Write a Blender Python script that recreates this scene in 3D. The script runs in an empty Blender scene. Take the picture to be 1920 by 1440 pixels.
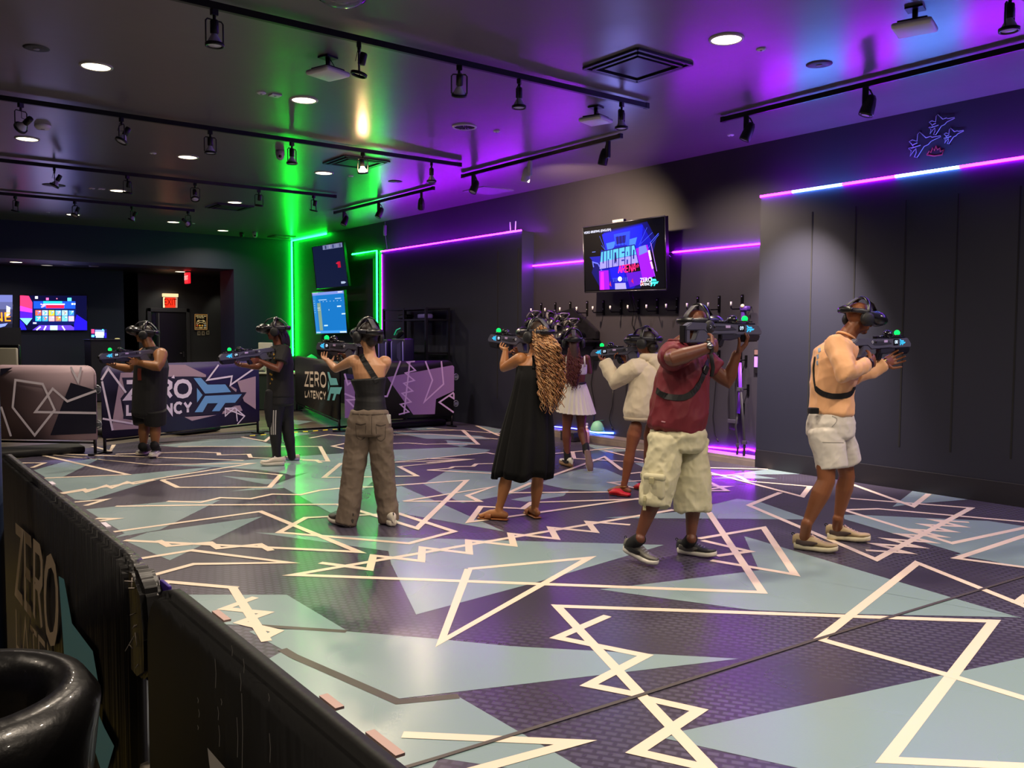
import bpy, bmesh, math, random
from mathutils import Vector as V, Matrix, noise
random.seed(7)
S = bpy.context.scene
COL = S.collection
# ---------------------------------------------------------------- camera
FPX, YAW, PITCH, ROLL, HC = 1620.0, 37.15, 3.3, 0.25, 1.6
cam = bpy.data.objects.new('camera', bpy.data.cameras.new('camera'))
COL.objects.link(cam)
CR = Matrix.Rotation(math.radians(-YAW), 4, 'Z') @ Matrix.Rotation(math.radians(90 - PITCH), 4, 'X') @ Matrix.Rotation(math.radians(ROLL), 4, 'Z')
cam.matrix_world = Matrix.Translation((0, 0, HC)) @ CR
cam.data.sensor_width = 36.0
cam.data.lens = 36.0 * FPX / 1920
cam.data.clip_start = 0.05
S.camera = cam
S.view_settings.view_transform = 'Standard'
S.view_settings.look = 'None'
S.view_settings.exposure = 0.0
S.view_settings.gamma = 1.0
S.view_settings.use_curve_mapping = False
S.cycles.max_bounces = 5
S.cycles.diffuse_bounces = 3
S.cycles.glossy_bounces = 3
S.cycles.transmission_bounces = 3
S.cycles.transparent_max_bounces = 6
S.cycles.caustics_reflective = False
S.cycles.caustics_refractive = False
S.cycles.sample_clamp_indirect = 4.0
S.cycles.use_denoising = True
w = bpy.data.worlds.new('world'); S.world = w; w.use_nodes = True
w.node_tree.nodes['Background'].inputs[0].default_value = (0.5, 0.45, 0.6, 1)
w.node_tree.nodes['Background'].inputs[1].default_value = 0.0
# ---------------------------------------------------------------- geometry of the room (metres)
H = 3.95          # ceiling
XW = 8.9          # right wall
XP = 8.65         # face of the panelling standing in front of it
YB = 21.0         # back wall face
FW = V((math.sin(math.radians(YAW)), math.cos(math.radians(YAW)), 0))
RT = V((math.cos(math.radians(YAW)), -math.sin(math.radians(YAW)), 0))
UP = V((0, 0, 1))
CP = V((0, 0, HC))
def ray(px, py): return CR.to_3x3() @ V(((px - 960) / FPX, -(py - 720) / FPX, -1))
def atz(px, py, z=0.0):
    d = ray(px, py); return CP + d * ((z - HC) / d.z)
def atx(px, py, x):
    d = ray(px, py); return CP + d * (x / d.x)
def aty(px, py, y):
    d = ray(px, py); return CP + d * (y / d.y)
def atd(px, py, D):
    d = ray(px, py); return CP + d * (D / d.dot(FW))
# ---------------------------------------------------------------- lights
def light(name, kind, loc, power, col, aim=None, size=0.2, spot=70, blend=0.6):
    L = bpy.data.lights.new(name, kind); L.energy = power; L.color = col
    o = bpy.data.objects.new(name, L); COL.objects.link(o); o.location = loc
    if kind == 'AREA': L.shape = 'DISK'; L.size = size; L.spread = math.radians(150)
    else: L.shadow_soft_size = size
    if kind == 'SPOT': L.spot_size = math.radians(spot); L.spot_blend = blend
    if aim is not None: o.rotation_euler = (V(aim) - V(loc)).to_track_quat('-Z', 'Y').to_euler()
    return o
WARM = (1.0, 0.84, 0.66)
DOWN = [(180,124,1),(570,187,1),(51,260,1),(352,294,1),(607,324,1),(221,357,1),(440,379,1),(325,416,1),(418,432,1),(137,402,1),(871,238,0),(1362,73,1)]
DPOS = [(atz(a, b, H), c) for a, b, c in DOWN]
LK = 0.55
for p, on in DPOS:
    if on: light('downlight_lamp', 'AREA', (p.x, p.y, H - 0.03), (72 if p.y < 10 else 100 if p.y < 17 else 50) * LK, WARM, (p.x, p.y, 0), 0.16)
for x, y in ((1.7, 4.5), (3.55, 4.5), (1.7, 1.0), (3.55, 1.0), (5.4, 1.0), (7.2, 1.0), (3.55, -2.2), (5.4, -2.2), (-1.4, 1.0), (-1.4, 4.5)):
    light('downlight_lamp', 'AREA', (x, y, H - 0.03), (95 if x > 0 else 38) * LK, WARM, (x, y, 0), 0.16)
# ---------------------------------------------------------------- materials
def lin(c): 
    if isinstance(c, str): c = tuple(int(c[i:i+2], 16) / 255 for i in (0, 2, 4))
    return tuple(((x + 0.055) / 1.055) ** 2.4 if x > 0.04045 else x / 12.92 for x in c)
MATS = {}
def mat(name, col='808080', rough=0.6, metal=0.0, emis=None, es=0.0, spec=0.5, coat=0.0, bump=None, var=None, sheen=0.0, trans=0.0, alpha=1.0):
    if name in MATS: return MATS[name]
    m = bpy.data.materials.new(name); m.use_nodes = True
    N, L = m.node_tree.nodes, m.node_tree.links
    b = N['Principled BSDF']
    c = lin(col) + (1,)
    b.inputs['Base Color'].default_value = c
    b.inputs['Roughness'].default_value = rough
    b.inputs['Metallic'].default_value = metal
    b.inputs['Specular IOR Level'].default_value = spec
    b.inputs['Coat Weight'].default_value = coat
    b.inputs['Sheen Weight'].default_value = sheen
    b.inputs['Transmission Weight'].default_value = trans
    b.inputs['Alpha'].default_value = alpha
    if emis:
        b.inputs['Emission Color'].default_value = lin(emis) + (1,)
        b.inputs['Emission Strength'].default_value = es
    tc = N.new('ShaderNodeTexCoord')
    if var:   # (scale, amount, second colour[, stretch])
        nz = N.new('ShaderNodeTexNoise'); nz.inputs['Scale'].default_value = var[0]; nz.inputs['Detail'].default_value = 4
        mp = N.new('ShaderNodeMapping')
        if len(var) > 3: mp.inputs['Scale'].default_value = var[3]
        L.new(tc.outputs['Object'], mp.inputs[0]); L.new(mp.outputs[0], nz.inputs['Vector'])
        rp = N.new('ShaderNodeValToRGB'); rp.color_ramp.elements[0].position = 0.5 - 0.5 * (1 - var[1]); rp.color_ramp.elements[1].position = 0.5 + 0.5 * (1 - var[1]) + 0.01
        rp.color_ramp.elements[0].color = c; rp.color_ramp.elements[1].color = lin(var[2]) + (1,)
        L.new(nz.outputs['Fac'], rp.inputs[0]); L.new(rp.outputs[0], b.inputs['Base Color'])
    if bump:  # (scale, strength, distance[, stretch])
        nz = N.new('ShaderNodeTexNoise'); nz.inputs['Scale'].default_value = bump[0]; nz.inputs['Detail'].default_value = 3
        mp = N.new('ShaderNodeMapping')
        if len(bump) > 3: mp.inputs['Scale'].default_value = bump[3]
        L.new(tc.outputs['Object'], mp.inputs[0]); L.new(mp.outputs[0], nz.inputs['Vector'])
        bp = N.new('ShaderNodeBump'); bp.inputs['Strength'].default_value = bump[1]; bp.inputs['Distance'].default_value = bump[2]
        L.new(nz.outputs['Fac'], bp.inputs['Height']); L.new(bp.outputs[0], b.inputs['Normal'])
    MATS[name] = m
    return m
def glow(name, col, s): return mat(name, '030303', 0.7, emis=col, es=s, spec=0.08)
# ---------------------------------------------------------------- object helpers
def props(o, label=None, cat=None, group=None, kind=None):
    if label: o['label'] = label
    if cat: o['category'] = cat
    if group: o['group'] = group
    if kind: o['kind'] = kind
    return o
def thing(name, label, cat, loc=(0, 0, 0), rotz=0.0, group=None, M=None):
    o = bpy.data.objects.new(name, None); COL.objects.link(o); o.empty_display_size = 0.1
    if M is not None: o.matrix_basis = M
    else: o.location = loc; o.rotation_euler = (0, 0, rotz)
    return props(o, label, cat, group)
def wmat(o):
    M = Matrix()
    while o is not None:
        M = (Matrix.LocRotScale(o.location, o.rotation_euler, o.scale)) @ M; o = o.parent
    return M
def basis(d, side=None):
    d = V(d).normalized()
    s = V(side) if side is not None else (V((0, 0, 1)) if abs(d.z) < 0.9 else V((1, 0, 0)))
    s = (s - d * s.dot(d))
    if s.length < 1e-6: s = d.orthogonal()
    s.normalize()
    return s, d.cross(s)
class MB:
    """collects shapes; build() makes ONE mesh object"""
    def __init__(s): s.bm = bmesh.new(); s.mi = 0
    def _f(s, vs):
        try:
            f = s.bm.faces.new(vs); f.material_index = s.mi; f.smooth = True; return f
        except ValueError: return None
    def box(s, c, size, R=None, bev=0.0):
        R = R or Matrix.Identity(3); c = V(c); h = V(size) / 2; vs = []
        tmp = bmesh.new(); bmesh.ops.create_cube(tmp, size=1.0)
        for v in tmp.verts: v.co = V((v.co.x * size[0], v.co.y * size[1], v.co.z * size[2]))
        if bev > 0: bmesh.ops.bevel(tmp, geom=tmp.edges[:], offset=min(bev, min(size) * 0.49), segments=2, affect='EDGES', profile=0.6)
        mp = {v: s.bm.verts.new(c + R @ v.co) for v in tmp.verts}
        for f in tmp.faces:
            g = s._f([mp[v] for v in f.verts])
            if g and bev <= 0.0101: g.smooth = False
        tmp.free(); return s
    def quad(s, a, b, c, d, mi=None):
        f = s._f([s.bm.verts.new(V(p)) for p in (a, b, c, d)])
        if f: f.smooth = False
        return s
    def poly(s, pts):
        f = s._f([s.bm.verts.new(V(p)) for p in pts])
        if f: f.smooth = False
        return s
    def loft(s, pts, rad, side=None, n=14, round_ends=True, caps=True, cap=1.0):
        """rad: list of r or (a along side, b across)"""
        pts = [V(p) for p in pts]; rad = [(r, r) if not isinstance(r, (tuple, list)) else tuple(r) for r in rad]
        if round_ends and len(pts) > 1:
            def ext(p, q, r):
                d = (p - q).normalized(); m = min(r)
                return [(p + d * m * k * cap, tuple(x * math.sqrt(max(0, 1 - k * k)) for x in r)) for k in (0.45, 0.78, 0.95)]
            e0 = ext(pts[0], pts[1], rad[0]); e1 = ext(pts[-1], pts[-2], rad[-1]) if round_ends != 'start' else []
            pts = [p for p, _ in reversed(e0)] + pts + [p for p, _ in e1]
            rad = [r for _, r in reversed(e0)] + rad + [r for _, r in e1]
        rings = []; prev = None
        for i, p in enumerate(pts):
            t = (pts[min(i + 1, len(pts) - 1)] - pts[max(i - 1, 0)])
            if t.length < 1e-9: t = V((0, 0, 1))
            sd = side if side is not None else prev
            a, b = basis(t, sd); prev = a
            rings.append([s.bm.verts.new(p + a * rad[i][0] * math.cos(2 * math.pi * k / n) + b * rad[i][1] * math.sin(2 * math.pi * k / n)) for k in range(n)])
        for r0, r1 in zip(rings, rings[1:]):
            for k in range(n): s._f([r0[k], r0[(k + 1) % n], r1[(k + 1) % n], r1[k]])
        if caps:
            s._f(list(reversed(rings[0]))); s._f(rings[-1])
        return s
    def tube(s, pts, r, n=8, side=None): return s.loft(pts, [r] * len(pts), side, n, round_ends=False)
    def ball(s, c, r, R=None, n=14):
        r = (r, r, r) if not isinstance(r, (tuple, list)) else r; R = R or Matrix.Identity(3); c = V(c)
        m = n // 2; rows = []
        for i in range(1, m):
            th = math.pi * i / m
            rows.append([s.bm.verts.new(c + R @ V((r[0] * math.sin(th) * math.cos(2 * math.pi * k / n), r[1] * math.sin(th) * math.sin(2 * math.pi * k / n), r[2] * math.cos(th)))) for k in range(n)])
        t = s.bm.verts.new(c + R @ V((0, 0, r[2]))); b = s.bm.verts.new(c - R @ V((0, 0, r[2])))
        for k in range(n):
            s._f([t, rows[0][k], rows[0][(k + 1) % n]]); s._f([b, rows[-1][(k + 1) % n], rows[-1][k]])
        for a, q in zip(rows, rows[1:]):
            for k in range(n): s._f([a[k], q[k], q[(k + 1) % n], a[(k + 1) % n]])
        return s
    def lathe(s, prof, c, axis=(0, 0, 1), n=24, side=None):
        """prof: list of (radius, height along axis)"""
        c = V(c); ax = V(axis).normalized(); a, b = basis(ax, side); rings = []
        for r, h in prof:
            if r < 1e-6: rings.append([s.bm.verts.new(c + ax * h)])
            else: rings.append([s.bm.verts.new(c + ax * h + a * r * math.cos(2 * math.pi * k / n) + b * r * math.sin(2 * math.pi * k / n)) for k in range(n)])
        for p, q in zip(rings, rings[1:]):
            for k in range(n):
                k2 = (k + 1) % n
                if len(p) == 1 and len(q) == 1: continue
                if len(p) == 1: s._f([p[0], q[k2], q[k]])
                elif len(q) == 1: s._f([p[k], p[k2], q[0]])
                else: s._f([p[k], p[k2], q[k2], q[k]])
        return s
    def torus(s, c, R_, r, axis=(0, 0, 1), n=28, m=8, a0=0.0, a1=360.0, side=None, flat=1.0):
        ax = V(axis).normalized(); a, b = basis(ax, side); full = abs(a1 - a0) >= 359.9; k_n = n if full else n + 1
        rings = []
        for k in range(k_n):
            t = math.radians(a0 + (a1 - a0) * k / n); d = a * math.cos(t) + b * math.sin(t)
            rings.append([s.bm.verts.new(V(c) + d * (R_ + r * math.cos(2 * math.pi * j / m)) + ax * r * flat * math.sin(2 * math.pi * j / m)) for j in range(m)])
        for k in range(n):
            p, q = rings[k], rings[(k + 1) % k_n]
            for j in range(m): s._f([p[j], q[j], q[(j + 1) % m], p[(j + 1) % m]])
        if not full: s._f(list(reversed(rings[0]))) ; s._f(rings[-1])
        return s
    def prism(s, poly, O, U, W, thick, bev=0.0):
        """2D poly (u,w) on plane O+uU+wW, extruded thick along the normal both ways"""
        O, U, W = V(O), V(U), V(W); N = U.cross(W).normalized()
        tmp = bmesh.new(); a = [tmp.verts.new(O + U * u + W * w_ - N * thick / 2) for u, w_ in poly]
        f = tmp.faces.new(a); r = bmesh.ops.extrude_face_region(tmp, geom=[f])
        for g in r['geom']:
            if isinstance(g, bmesh.types.BMVert): g.co += N * thick
        bmesh.ops.recalc_face_normals(tmp, faces=tmp.faces[:])
        if bev > 0: bmesh.ops.bevel(tmp, geom=tmp.edges[:], offset=bev, segments=2, affect='EDGES', clamp_overlap=True)
        mp = {v: s.bm.verts.new(v.co) for v in tmp.verts}
        for q in tmp.faces:
            g = s._f([mp[v] for v in q.verts])
            if g: g.smooth = bev > 0.011
        tmp.free(); return s
    def line(s, pts, wd, nrm, closed=False):
        """flat mitred band along pts"""
        pts = [V(p) for p in pts]; nrm = V(nrm).normalized(); out = []; n = len(pts)
        for i, p in enumerate(pts):
            d0 = (p - pts[i - 1]) if (i > 0 or closed) else None
            d1 = (pts[(i + 1) % n] - p) if (i < n - 1 or closed) else None
            if d0 is None: d0 = d1
            if d1 is None: d1 = d0
            d0 = d0.normalized(); d1 = d1.normalized()
            n0 = nrm.cross(d0); n1 = nrm.cross(d1); m = n0 + n1
            if m.length < 0.35: m = n1; k = 1.0; 
            else: m.normalize(); k = min(1.0 / max(0.25, m.dot(n1)), 3.2)
            out.append((s.bm.verts.new(p + m * wd / 2 * k), s.bm.verts.new(p - m * wd / 2 * k)))
        for i in range(n if closed else n - 1):
            a, b = out[i], out[(i + 1) % n]
            f = s._f([a[0], a[1], b[1], b[0]])
            if f: f.smooth = False
        return s
    def build(s, name, mats, parent=None, world=False, flat=False, mods=None):
        me = bpy.data.meshes.new(name)
        bmesh.ops.recalc_face_normals(s.bm, faces=s.bm.faces[:]) if not flat else None
        if world and parent is not None: s.bm.transform(wmat(parent).inverted())
        s.bm.to_mesh(me); s.bm.free()
        for m in (mats if isinstance(mats, (list, tuple)) else [mats]): me.materials.append(m)
        o = bpy.data.objects.new(name, me); COL.objects.link(o); o.parent = parent
        return o
def organic(mb, name, m, parent, voxel=0.006, smooth=4, folds=None, cut=None, extra=None):
    """joins the shapes of mb into one continuous skin (voxel remesh), smooths, adds cloth folds; world coordinates"""
    bmesh.ops.recalc_face_normals(mb.bm, faces=mb.bm.faces[:])
    me = bpy.data.meshes.new('tmp'); mb.bm.to_mesh(me); mb.bm.free()
    t = bpy.data.objects.new('tmp', me); COL.objects.link(t)
    r = t.modifiers.new('r', 'REMESH'); r.mode = 'VOXEL'; r.voxel_size = voxel
    sm = t.modifiers.new('s', 'SMOOTH'); sm.iterations = smooth; sm.factor = 0.5
    dg = bpy.context.evaluated_depsgraph_get(); e = t.evaluated_get(dg)
    nm = bpy.data.meshes.new_from_object(e)
    bpy.data.objects.remove(t); bpy.data.meshes.remove(me)
    bm = bmesh.new(); bm.from_mesh(nm); bpy.data.meshes.remove(nm)
    if folds:
        bm.normal_update()
        for sc, amp, st in folds:
            for v in bm.verts:
                q = V((v.co.dot(RT) * st[0], v.co.dot(FW) * st[1], v.co.z * st[2])) * sc
                k = noise.noise(q); k = (1 - abs(k) * 2.2)
                v.co += v.normal * (k * amp)
    if cut: cut(bm)
    for f in bm.faces: f.smooth = True
    bm.transform(wmat(parent).inverted())
    me = bpy.data.meshes.new(name); bm.to_mesh(me); bm.free()
    me.materials.append(m)
    o = bpy.data.objects.new(name, me); COL.objects.link(o); o.parent = parent
    return o
def dup(root, label=None, group=None, M=None, loc=None, rot=None):
    r = root.copy(); COL.objects.link(r)
    if M is not None: r.matrix_basis = M
    if loc is not None: r.location = loc
    if rot is not None: r.rotation_euler = rot
    if label: r['label'] = label
    if group: r['group'] = group
    def rec(a, b):
        for ch in [c for c in bpy.data.objects if c.parent == a]:
            c = ch.copy(); COL.objects.link(c); c.parent = b; rec(ch, c)
    kids = [c for c in list(bpy.data.objects) if c.parent == root]
    for ch in kids:
        c = ch.copy(); COL.objects.link(c); c.parent = r
        for g in [q for q in list(bpy.data.objects) if q.parent == ch]:
            d = g.copy(); COL.objects.link(d); d.parent = c
    return r
def struct(name, mb, m, **k): return props(mb.build(name, m, **k), kind='structure')
def text_mesh(name, body, m, parent, O, U, W, size, depth=0.002, align='CENTER', sx=1.0, offset=0.0, world=True, font_space=1.0):
    """flat lettering: origin O, baseline direction U, up direction W (world coordinates)"""
    cu = bpy.data.curves.new(name, 'FONT'); cu.body = body; cu.size = size; cu.align_x = align; cu.align_y = 'CENTER'
    cu.extrude = depth / 2; cu.offset = offset; cu.resolution_u = 3; cu.space_character = font_space
    t = bpy.data.objects.new('tmp', cu); COL.objects.link(t)
    dg = bpy.context.evaluated_depsgraph_get(); me = bpy.data.meshes.new_from_object(t.evaluated_get(dg))
    bpy.data.objects.remove(t); bpy.data.curves.remove(cu)
    U = V(U).normalized(); W = V(W); W = (W - U * W.dot(U)).normalized(); N = U.cross(W)
    M = Matrix((( U.x * sx, W.x, N.x, O[0]), (U.y * sx, W.y, N.y, O[1]), (U.z * sx, W.z, N.z, O[2]), (0, 0, 0, 1)))
    if world and parent is not None: M = wmat(parent).inverted() @ M
    me.transform(M); me.name = name; me.materials.clear(); me.materials.append(m)
    o = bpy.data.objects.new(name, me); COL.objects.link(o); o.parent = parent
    return o
# the venue's emblem, drawn once as 2D polygons (unit height 1, origin bottom left)
LOGO = [[(0,1),(.2,1),(.38,.80),(.89,.80),(1.06,.57),(.31,.54)], [(.087,.71),(.087,.28),(.24,.5)],
        [(.31,.47),(1.39,.5),(1.18,.25),(.89,.25),(.72,.014),(.5,.014),(.67,.25),(.38,.25),(.24,0),(.02,0)]]
STROKES = {'Z':[[(0,1),(.62,1),(0,0),(.62,0)]],'E':[[(.52,1),(0,1),(0,0),(.52,0)],[(0,.5),(.46,.5)]],
 'R':[[(0,0),(0,1),(.4,1),(.55,.88),(.55,.62),(.4,.5),(0,.5)],[(.3,.5),(.58,0)]],
 'O':[[(.37,1),(.6,.93),(.74,.74),(.78,.5),(.74,.26),(.6,.07),(.37,0),(.14,.07),(0.02,.26),(-.02,.5),(.02,.74),(.14,.93),(.37,1)]],
 'L':[[(0,1),(0,0),(.48,0)]],'A':[[(0,0),(.32,1),(.64,0)]],'T':[[(0,1),(.6,1)],[(.3,1),(.3,0)]],
 'N':[[(0,0),(0,1),(.56,0),(.56,1)]],'C':[[(.6,.86),(.42,1),(.2,.97),(.05,.78),(0,.5),(.05,.22),(.2,.03),(.42,0),(.6,.14)]],
 'Y':[[(0,1),(.3,.48),(.6,1)],[(.3,.48),(.3,0)]]}
ADV = {'Z':.86,'E':.76,'R':.82,'O':1.0,'L':.68,'A':.8,'T':.78,'N':.84,'C':.84,'Y':.7}
def lettering(mb, word, P, h, weight):
    """P(u,w)->3D; returns advance in h units"""
    u = 0.0
    for c in word:
        for st in STROKES[c]:
            p = [P((u + a) * h, b * h) for a, b in st]
            closed = c == 'O'
            if closed: p = p[:-1]
            nn = (P(1, 0) - P(0, 0)).cross(P(0, 1) - P(0, 0))
            mb.line(p, weight, nn, closed)
        u += ADV[c]
    return u * h

from mathutils.bvhtree import BVHTree
def drape(obs, pts, lift=.006, step=5.0):
    """points laid on the surface of obs, following the course given by the picture points"""
    trees = []
    for o in (obs if isinstance(obs, (list, tuple)) else [obs]):
        bm = bmesh.new(); bm.from_mesh(o.data); bm.transform(wmat(o)); trees.append(BVHTree.FromBMesh(bm)); bm.free()
    out = []; last = None; P2 = []
    for (x0, y0), (x1, y1) in zip(pts, pts[1:]):
        n = max(1, int(math.hypot(x1 - x0, y1 - y0) / step)); P2 += [(x0 + (x1 - x0) * i / n, y0 + (y1 - y0) * i / n) for i in range(n)]
    P2.append(pts[-1])
    for x, y in P2:
        d = ray(x, y).normalized(); best = None
        for tr_ in trees:
            h = tr_.ray_cast(CP, d)
            if h[0] is not None and (best is None or h[3] < best[1]): best = (h[0], h[3], h[1])
        if best: nn = best[2] if best[2].dot(d) < 0 else -best[2]; last = best[1]; out.append((best[0] + nn * lift, nn))
        elif last: out.append((CP + d * last, -d))
    return out
def band(mb, hits, w, th=.004):
    """a strap of width w lying on draped points"""
    P = [h[0] for h in hits]; Q = []
    for i in range(len(P)):
        a = P[max(i - 1, 0)]; b_ = P[min(i + 1, len(P) - 1)]; Q.append(P[i] * .5 + (a + b_) * .25)
    rings = []
    for i, p in enumerate(Q):
        t_ = (Q[min(i + 1, len(Q) - 1)] - Q[max(i - 1, 0)]).normalized(); n_ = hits[i][1]; s_ = t_.cross(n_).normalized()
        rings.append([mb.bm.verts.new(p + s_ * w / 2 * a + n_ * th * c) for a, c in ((-1, -.5), (1, -.5), (1, .5), (-1, .5))])
    for r0, r1 in zip(rings, rings[1:]):
        for j in range(4):
            f_ = mb._f([r0[j], r0[(j + 1) % 4], r1[(j + 1) % 4], r1[j]])
            if f_: f_.smooth = False
    mb._f(rings[0]); mb._f(rings[-1]); return mb
# ---------------------------------------------------------------- room shell
BLACKWALL = mat('black_wall', '2f2a36', 0.5, bump=(9, 0.12, 0.01), var=(1.3, 0.25, '23222b'))
BACKWALL = mat('back_wall', '1f2542', 0.62, bump=(9, 0.12, 0.01))
CEILM = mat('ceiling_paint', '706a70', 0.28, spec=1.0, bump=(1.6, 0.25, 0.02, (1, 1, 1)))
PANEL = mat('black_panelling', '191b2b', 0.50, bump=(14, 0.06, 0.01))
GROOVE = mat('groove', '040405', 0.8)
DARK = mat('dark_void', '08080a', 0.8)
def wallbox(name, x0, x1, y0, y1, z0, z1, m):
    b = MB(); b.box(((x0 + x1) / 2, (y0 + y1) / 2, (z0 + z1) / 2), (x1 - x0, y1 - y0, z1 - z0)); return struct(name, b, m)
c = MB()
c.box((2.4, 7.9, H + 0.1), (13.6, 26.4, 0.2))
struct('ceiling', c, CEILM)
wallbox('wall_right', XW, XW + 0.2, -5.3, 26.5, -0.1, H, BLACKWALL)
wallbox('wall_left', -4.4, -4.2, -5.3, 26.5, -0.1, H, BLACKWALL)
wallbox('wall_front', -4.2, XW, -5.3, -5.1, -0.1, H, BLACKWALL)
# back wall: bulkhead above a wide opening, full height return on the right
b = MB(); b.box((1.59, YB + 0.5, (3.15 + H) / 2), (11.58, 1.0, H - 3.15)); b.box(((7.38 + XW) / 2, YB + 0.5, H / 2), (XW - 7.38, 1.0, H))
struct('wall_back', b, BACKWALL)
wallbox('ceiling_alcove', -4.2, XW, YB + 1.0, 26.4, 3.15, 3.25, mat('alcove_ceiling', '2a2a33', 0.4))
ALC = mat('alcove_wall', '34363a', 0.6, bump=(12, 0.2, 0.01))
TVW = aty(231, 505, 23.3).x
wallbox('wall_alcove_screens', -4.2, TVW, 23.3, 23.5, 0, 3.15, BACKWALL)
wallbox('wall_alcove_door', 5.9, XW, 24.0, 24.2, 0, 3.15, ALC)
wallbox('wall_alcove_far', -4.2, XW, 26.2, 26.4, 0, 3.15, DARK)
# panelling on the right wall, with grooves
pyL = atx(1427, 367, XP).y
PZ = 3.24
p = MB(); p.box(((XP + XW) / 2, (pyL - 5.1) / 2, (PZ + 0.02) / 2), (XW - XP, pyL + 5.1, PZ - 0.02))
struct('wall_panelling', p, PANEL)
g = MB()
for px, py in ((1519, 600), (1603, 480), (1693, 600), (1790, 600), (1905, 600), (2035, 600)):
    y = atx(px, py, XP).y; g.box((XP - 0.001, y, 1.72), (0.006, 0.016, 2.55))
for k in range(5): g.box((XP - 0.001, atx(2035, 600, XP).y - 0.75 * (k + 1), 1.72), (0.006, 0.016, 2.55))
struct('trim_panel_grooves', g, GROOVE)
b = MB(); b.box((XP - 0.008, (pyL - 5.1) / 2, 0.11), (0.016, pyL + 5.1, 0.22), bev=0.006); struct('baseboard_right', b, mat('baseboard', '201f26', 0.35))
# block of panelling in front of the wall further back
by0, by1 = atx(978, 560, XP).y, atx(716, 470, XP).y
BZ = 3.27
p = MB(); p.box(((XP + XW) / 2, (by0 + by1) / 2, BZ / 2), (XW - XP, by1 - by0, BZ)); struct('wall_block', p, PANEL)
g = MB()
for px in (933, 971): g.box((XP - 0.001, atx(px, 600, XP).y, 1.75), (0.006, 0.02, 2.5))
struct('trim_block_grooves', g, GROOVE)
# low plinth at the foot of the niche
b = MB(); b.box(((XP + XW) / 2, (pyL + by0) / 2, 0.05), (XW - XP, by0 - pyL, 0.10)); b.box((XP - 0.005, (pyL + by0) / 2, 0.035), (0.012, by0 - pyL, 0.07))
struct('trim_plinth', b, mat('plinth', '8d8077', 0.5, var=(3, 0.4, '5b5258')))
# dark recess panel behind the portrait screens
b = MB(); b.box((XW - 0.03, 17.9, 1.6), (0.06, 2.6, 3.2)); struct('trim_recess_panel', b, mat('recess', '121316', 0.5))
# door in the alcove
b = MB()
dx0, dx1 = aty(276, 640, 24).x, aty(356, 640, 24).x; dz = aty(310, 578, 24).z
for x in (dx0 + 0.05, dx1 - 0.05): b.box((x, 23.97, dz / 2), (0.10, 0.06, dz), bev=0.01)
b.box(((dx0 + dx1) / 2, 23.97, dz - 0.05), (dx1 - dx0, 0.06, 0.10), bev=0.01)
dfr = struct('door_1', b, mat('door_frame', '3a3b3e', 0.45))
b = MB(); b.box(((dx0 + dx1) / 2 + 0.06, 23.985, dz / 2 - 0.06), (dx1 - dx0 - 0.34, 0.05, dz - 0.13)); dl = b.build('door_leaf', mat('door_leaf', '17181a', 0.4), dfr)
b = MB(); b.box(((dx0 + dx1) / 2 - 0.34, 23.99, dz / 2 - 0.06), (0.17, 0.02, dz - 0.13)); b.build('dark_gap', mat('gap_dark', '0b0908', 0.15), dfr)  # dark strip stands in for the shaded gap of the ajar door
b = MB(); b.box((dx0 + 0.29, 23.965, dz / 2 - 0.06), (0.025, 0.05, dz - 0.13)); b.build('leaf_edge', mat('door_edge', '6a6a6a', 0.4), dfr)
b = MB(); b.box((dx1 - 0.19, 23.93, 1.02), (0.03, 0.05, 0.14), bev=0.01); b.tube([(dx1 - 0.19, 23.91, 1.05), (dx1 - 0.30, 23.90, 1.05)], 0.012); b.build('door_handle', mat('steel', '8a8a8c', 0.3, 1.0), dfr)
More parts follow.
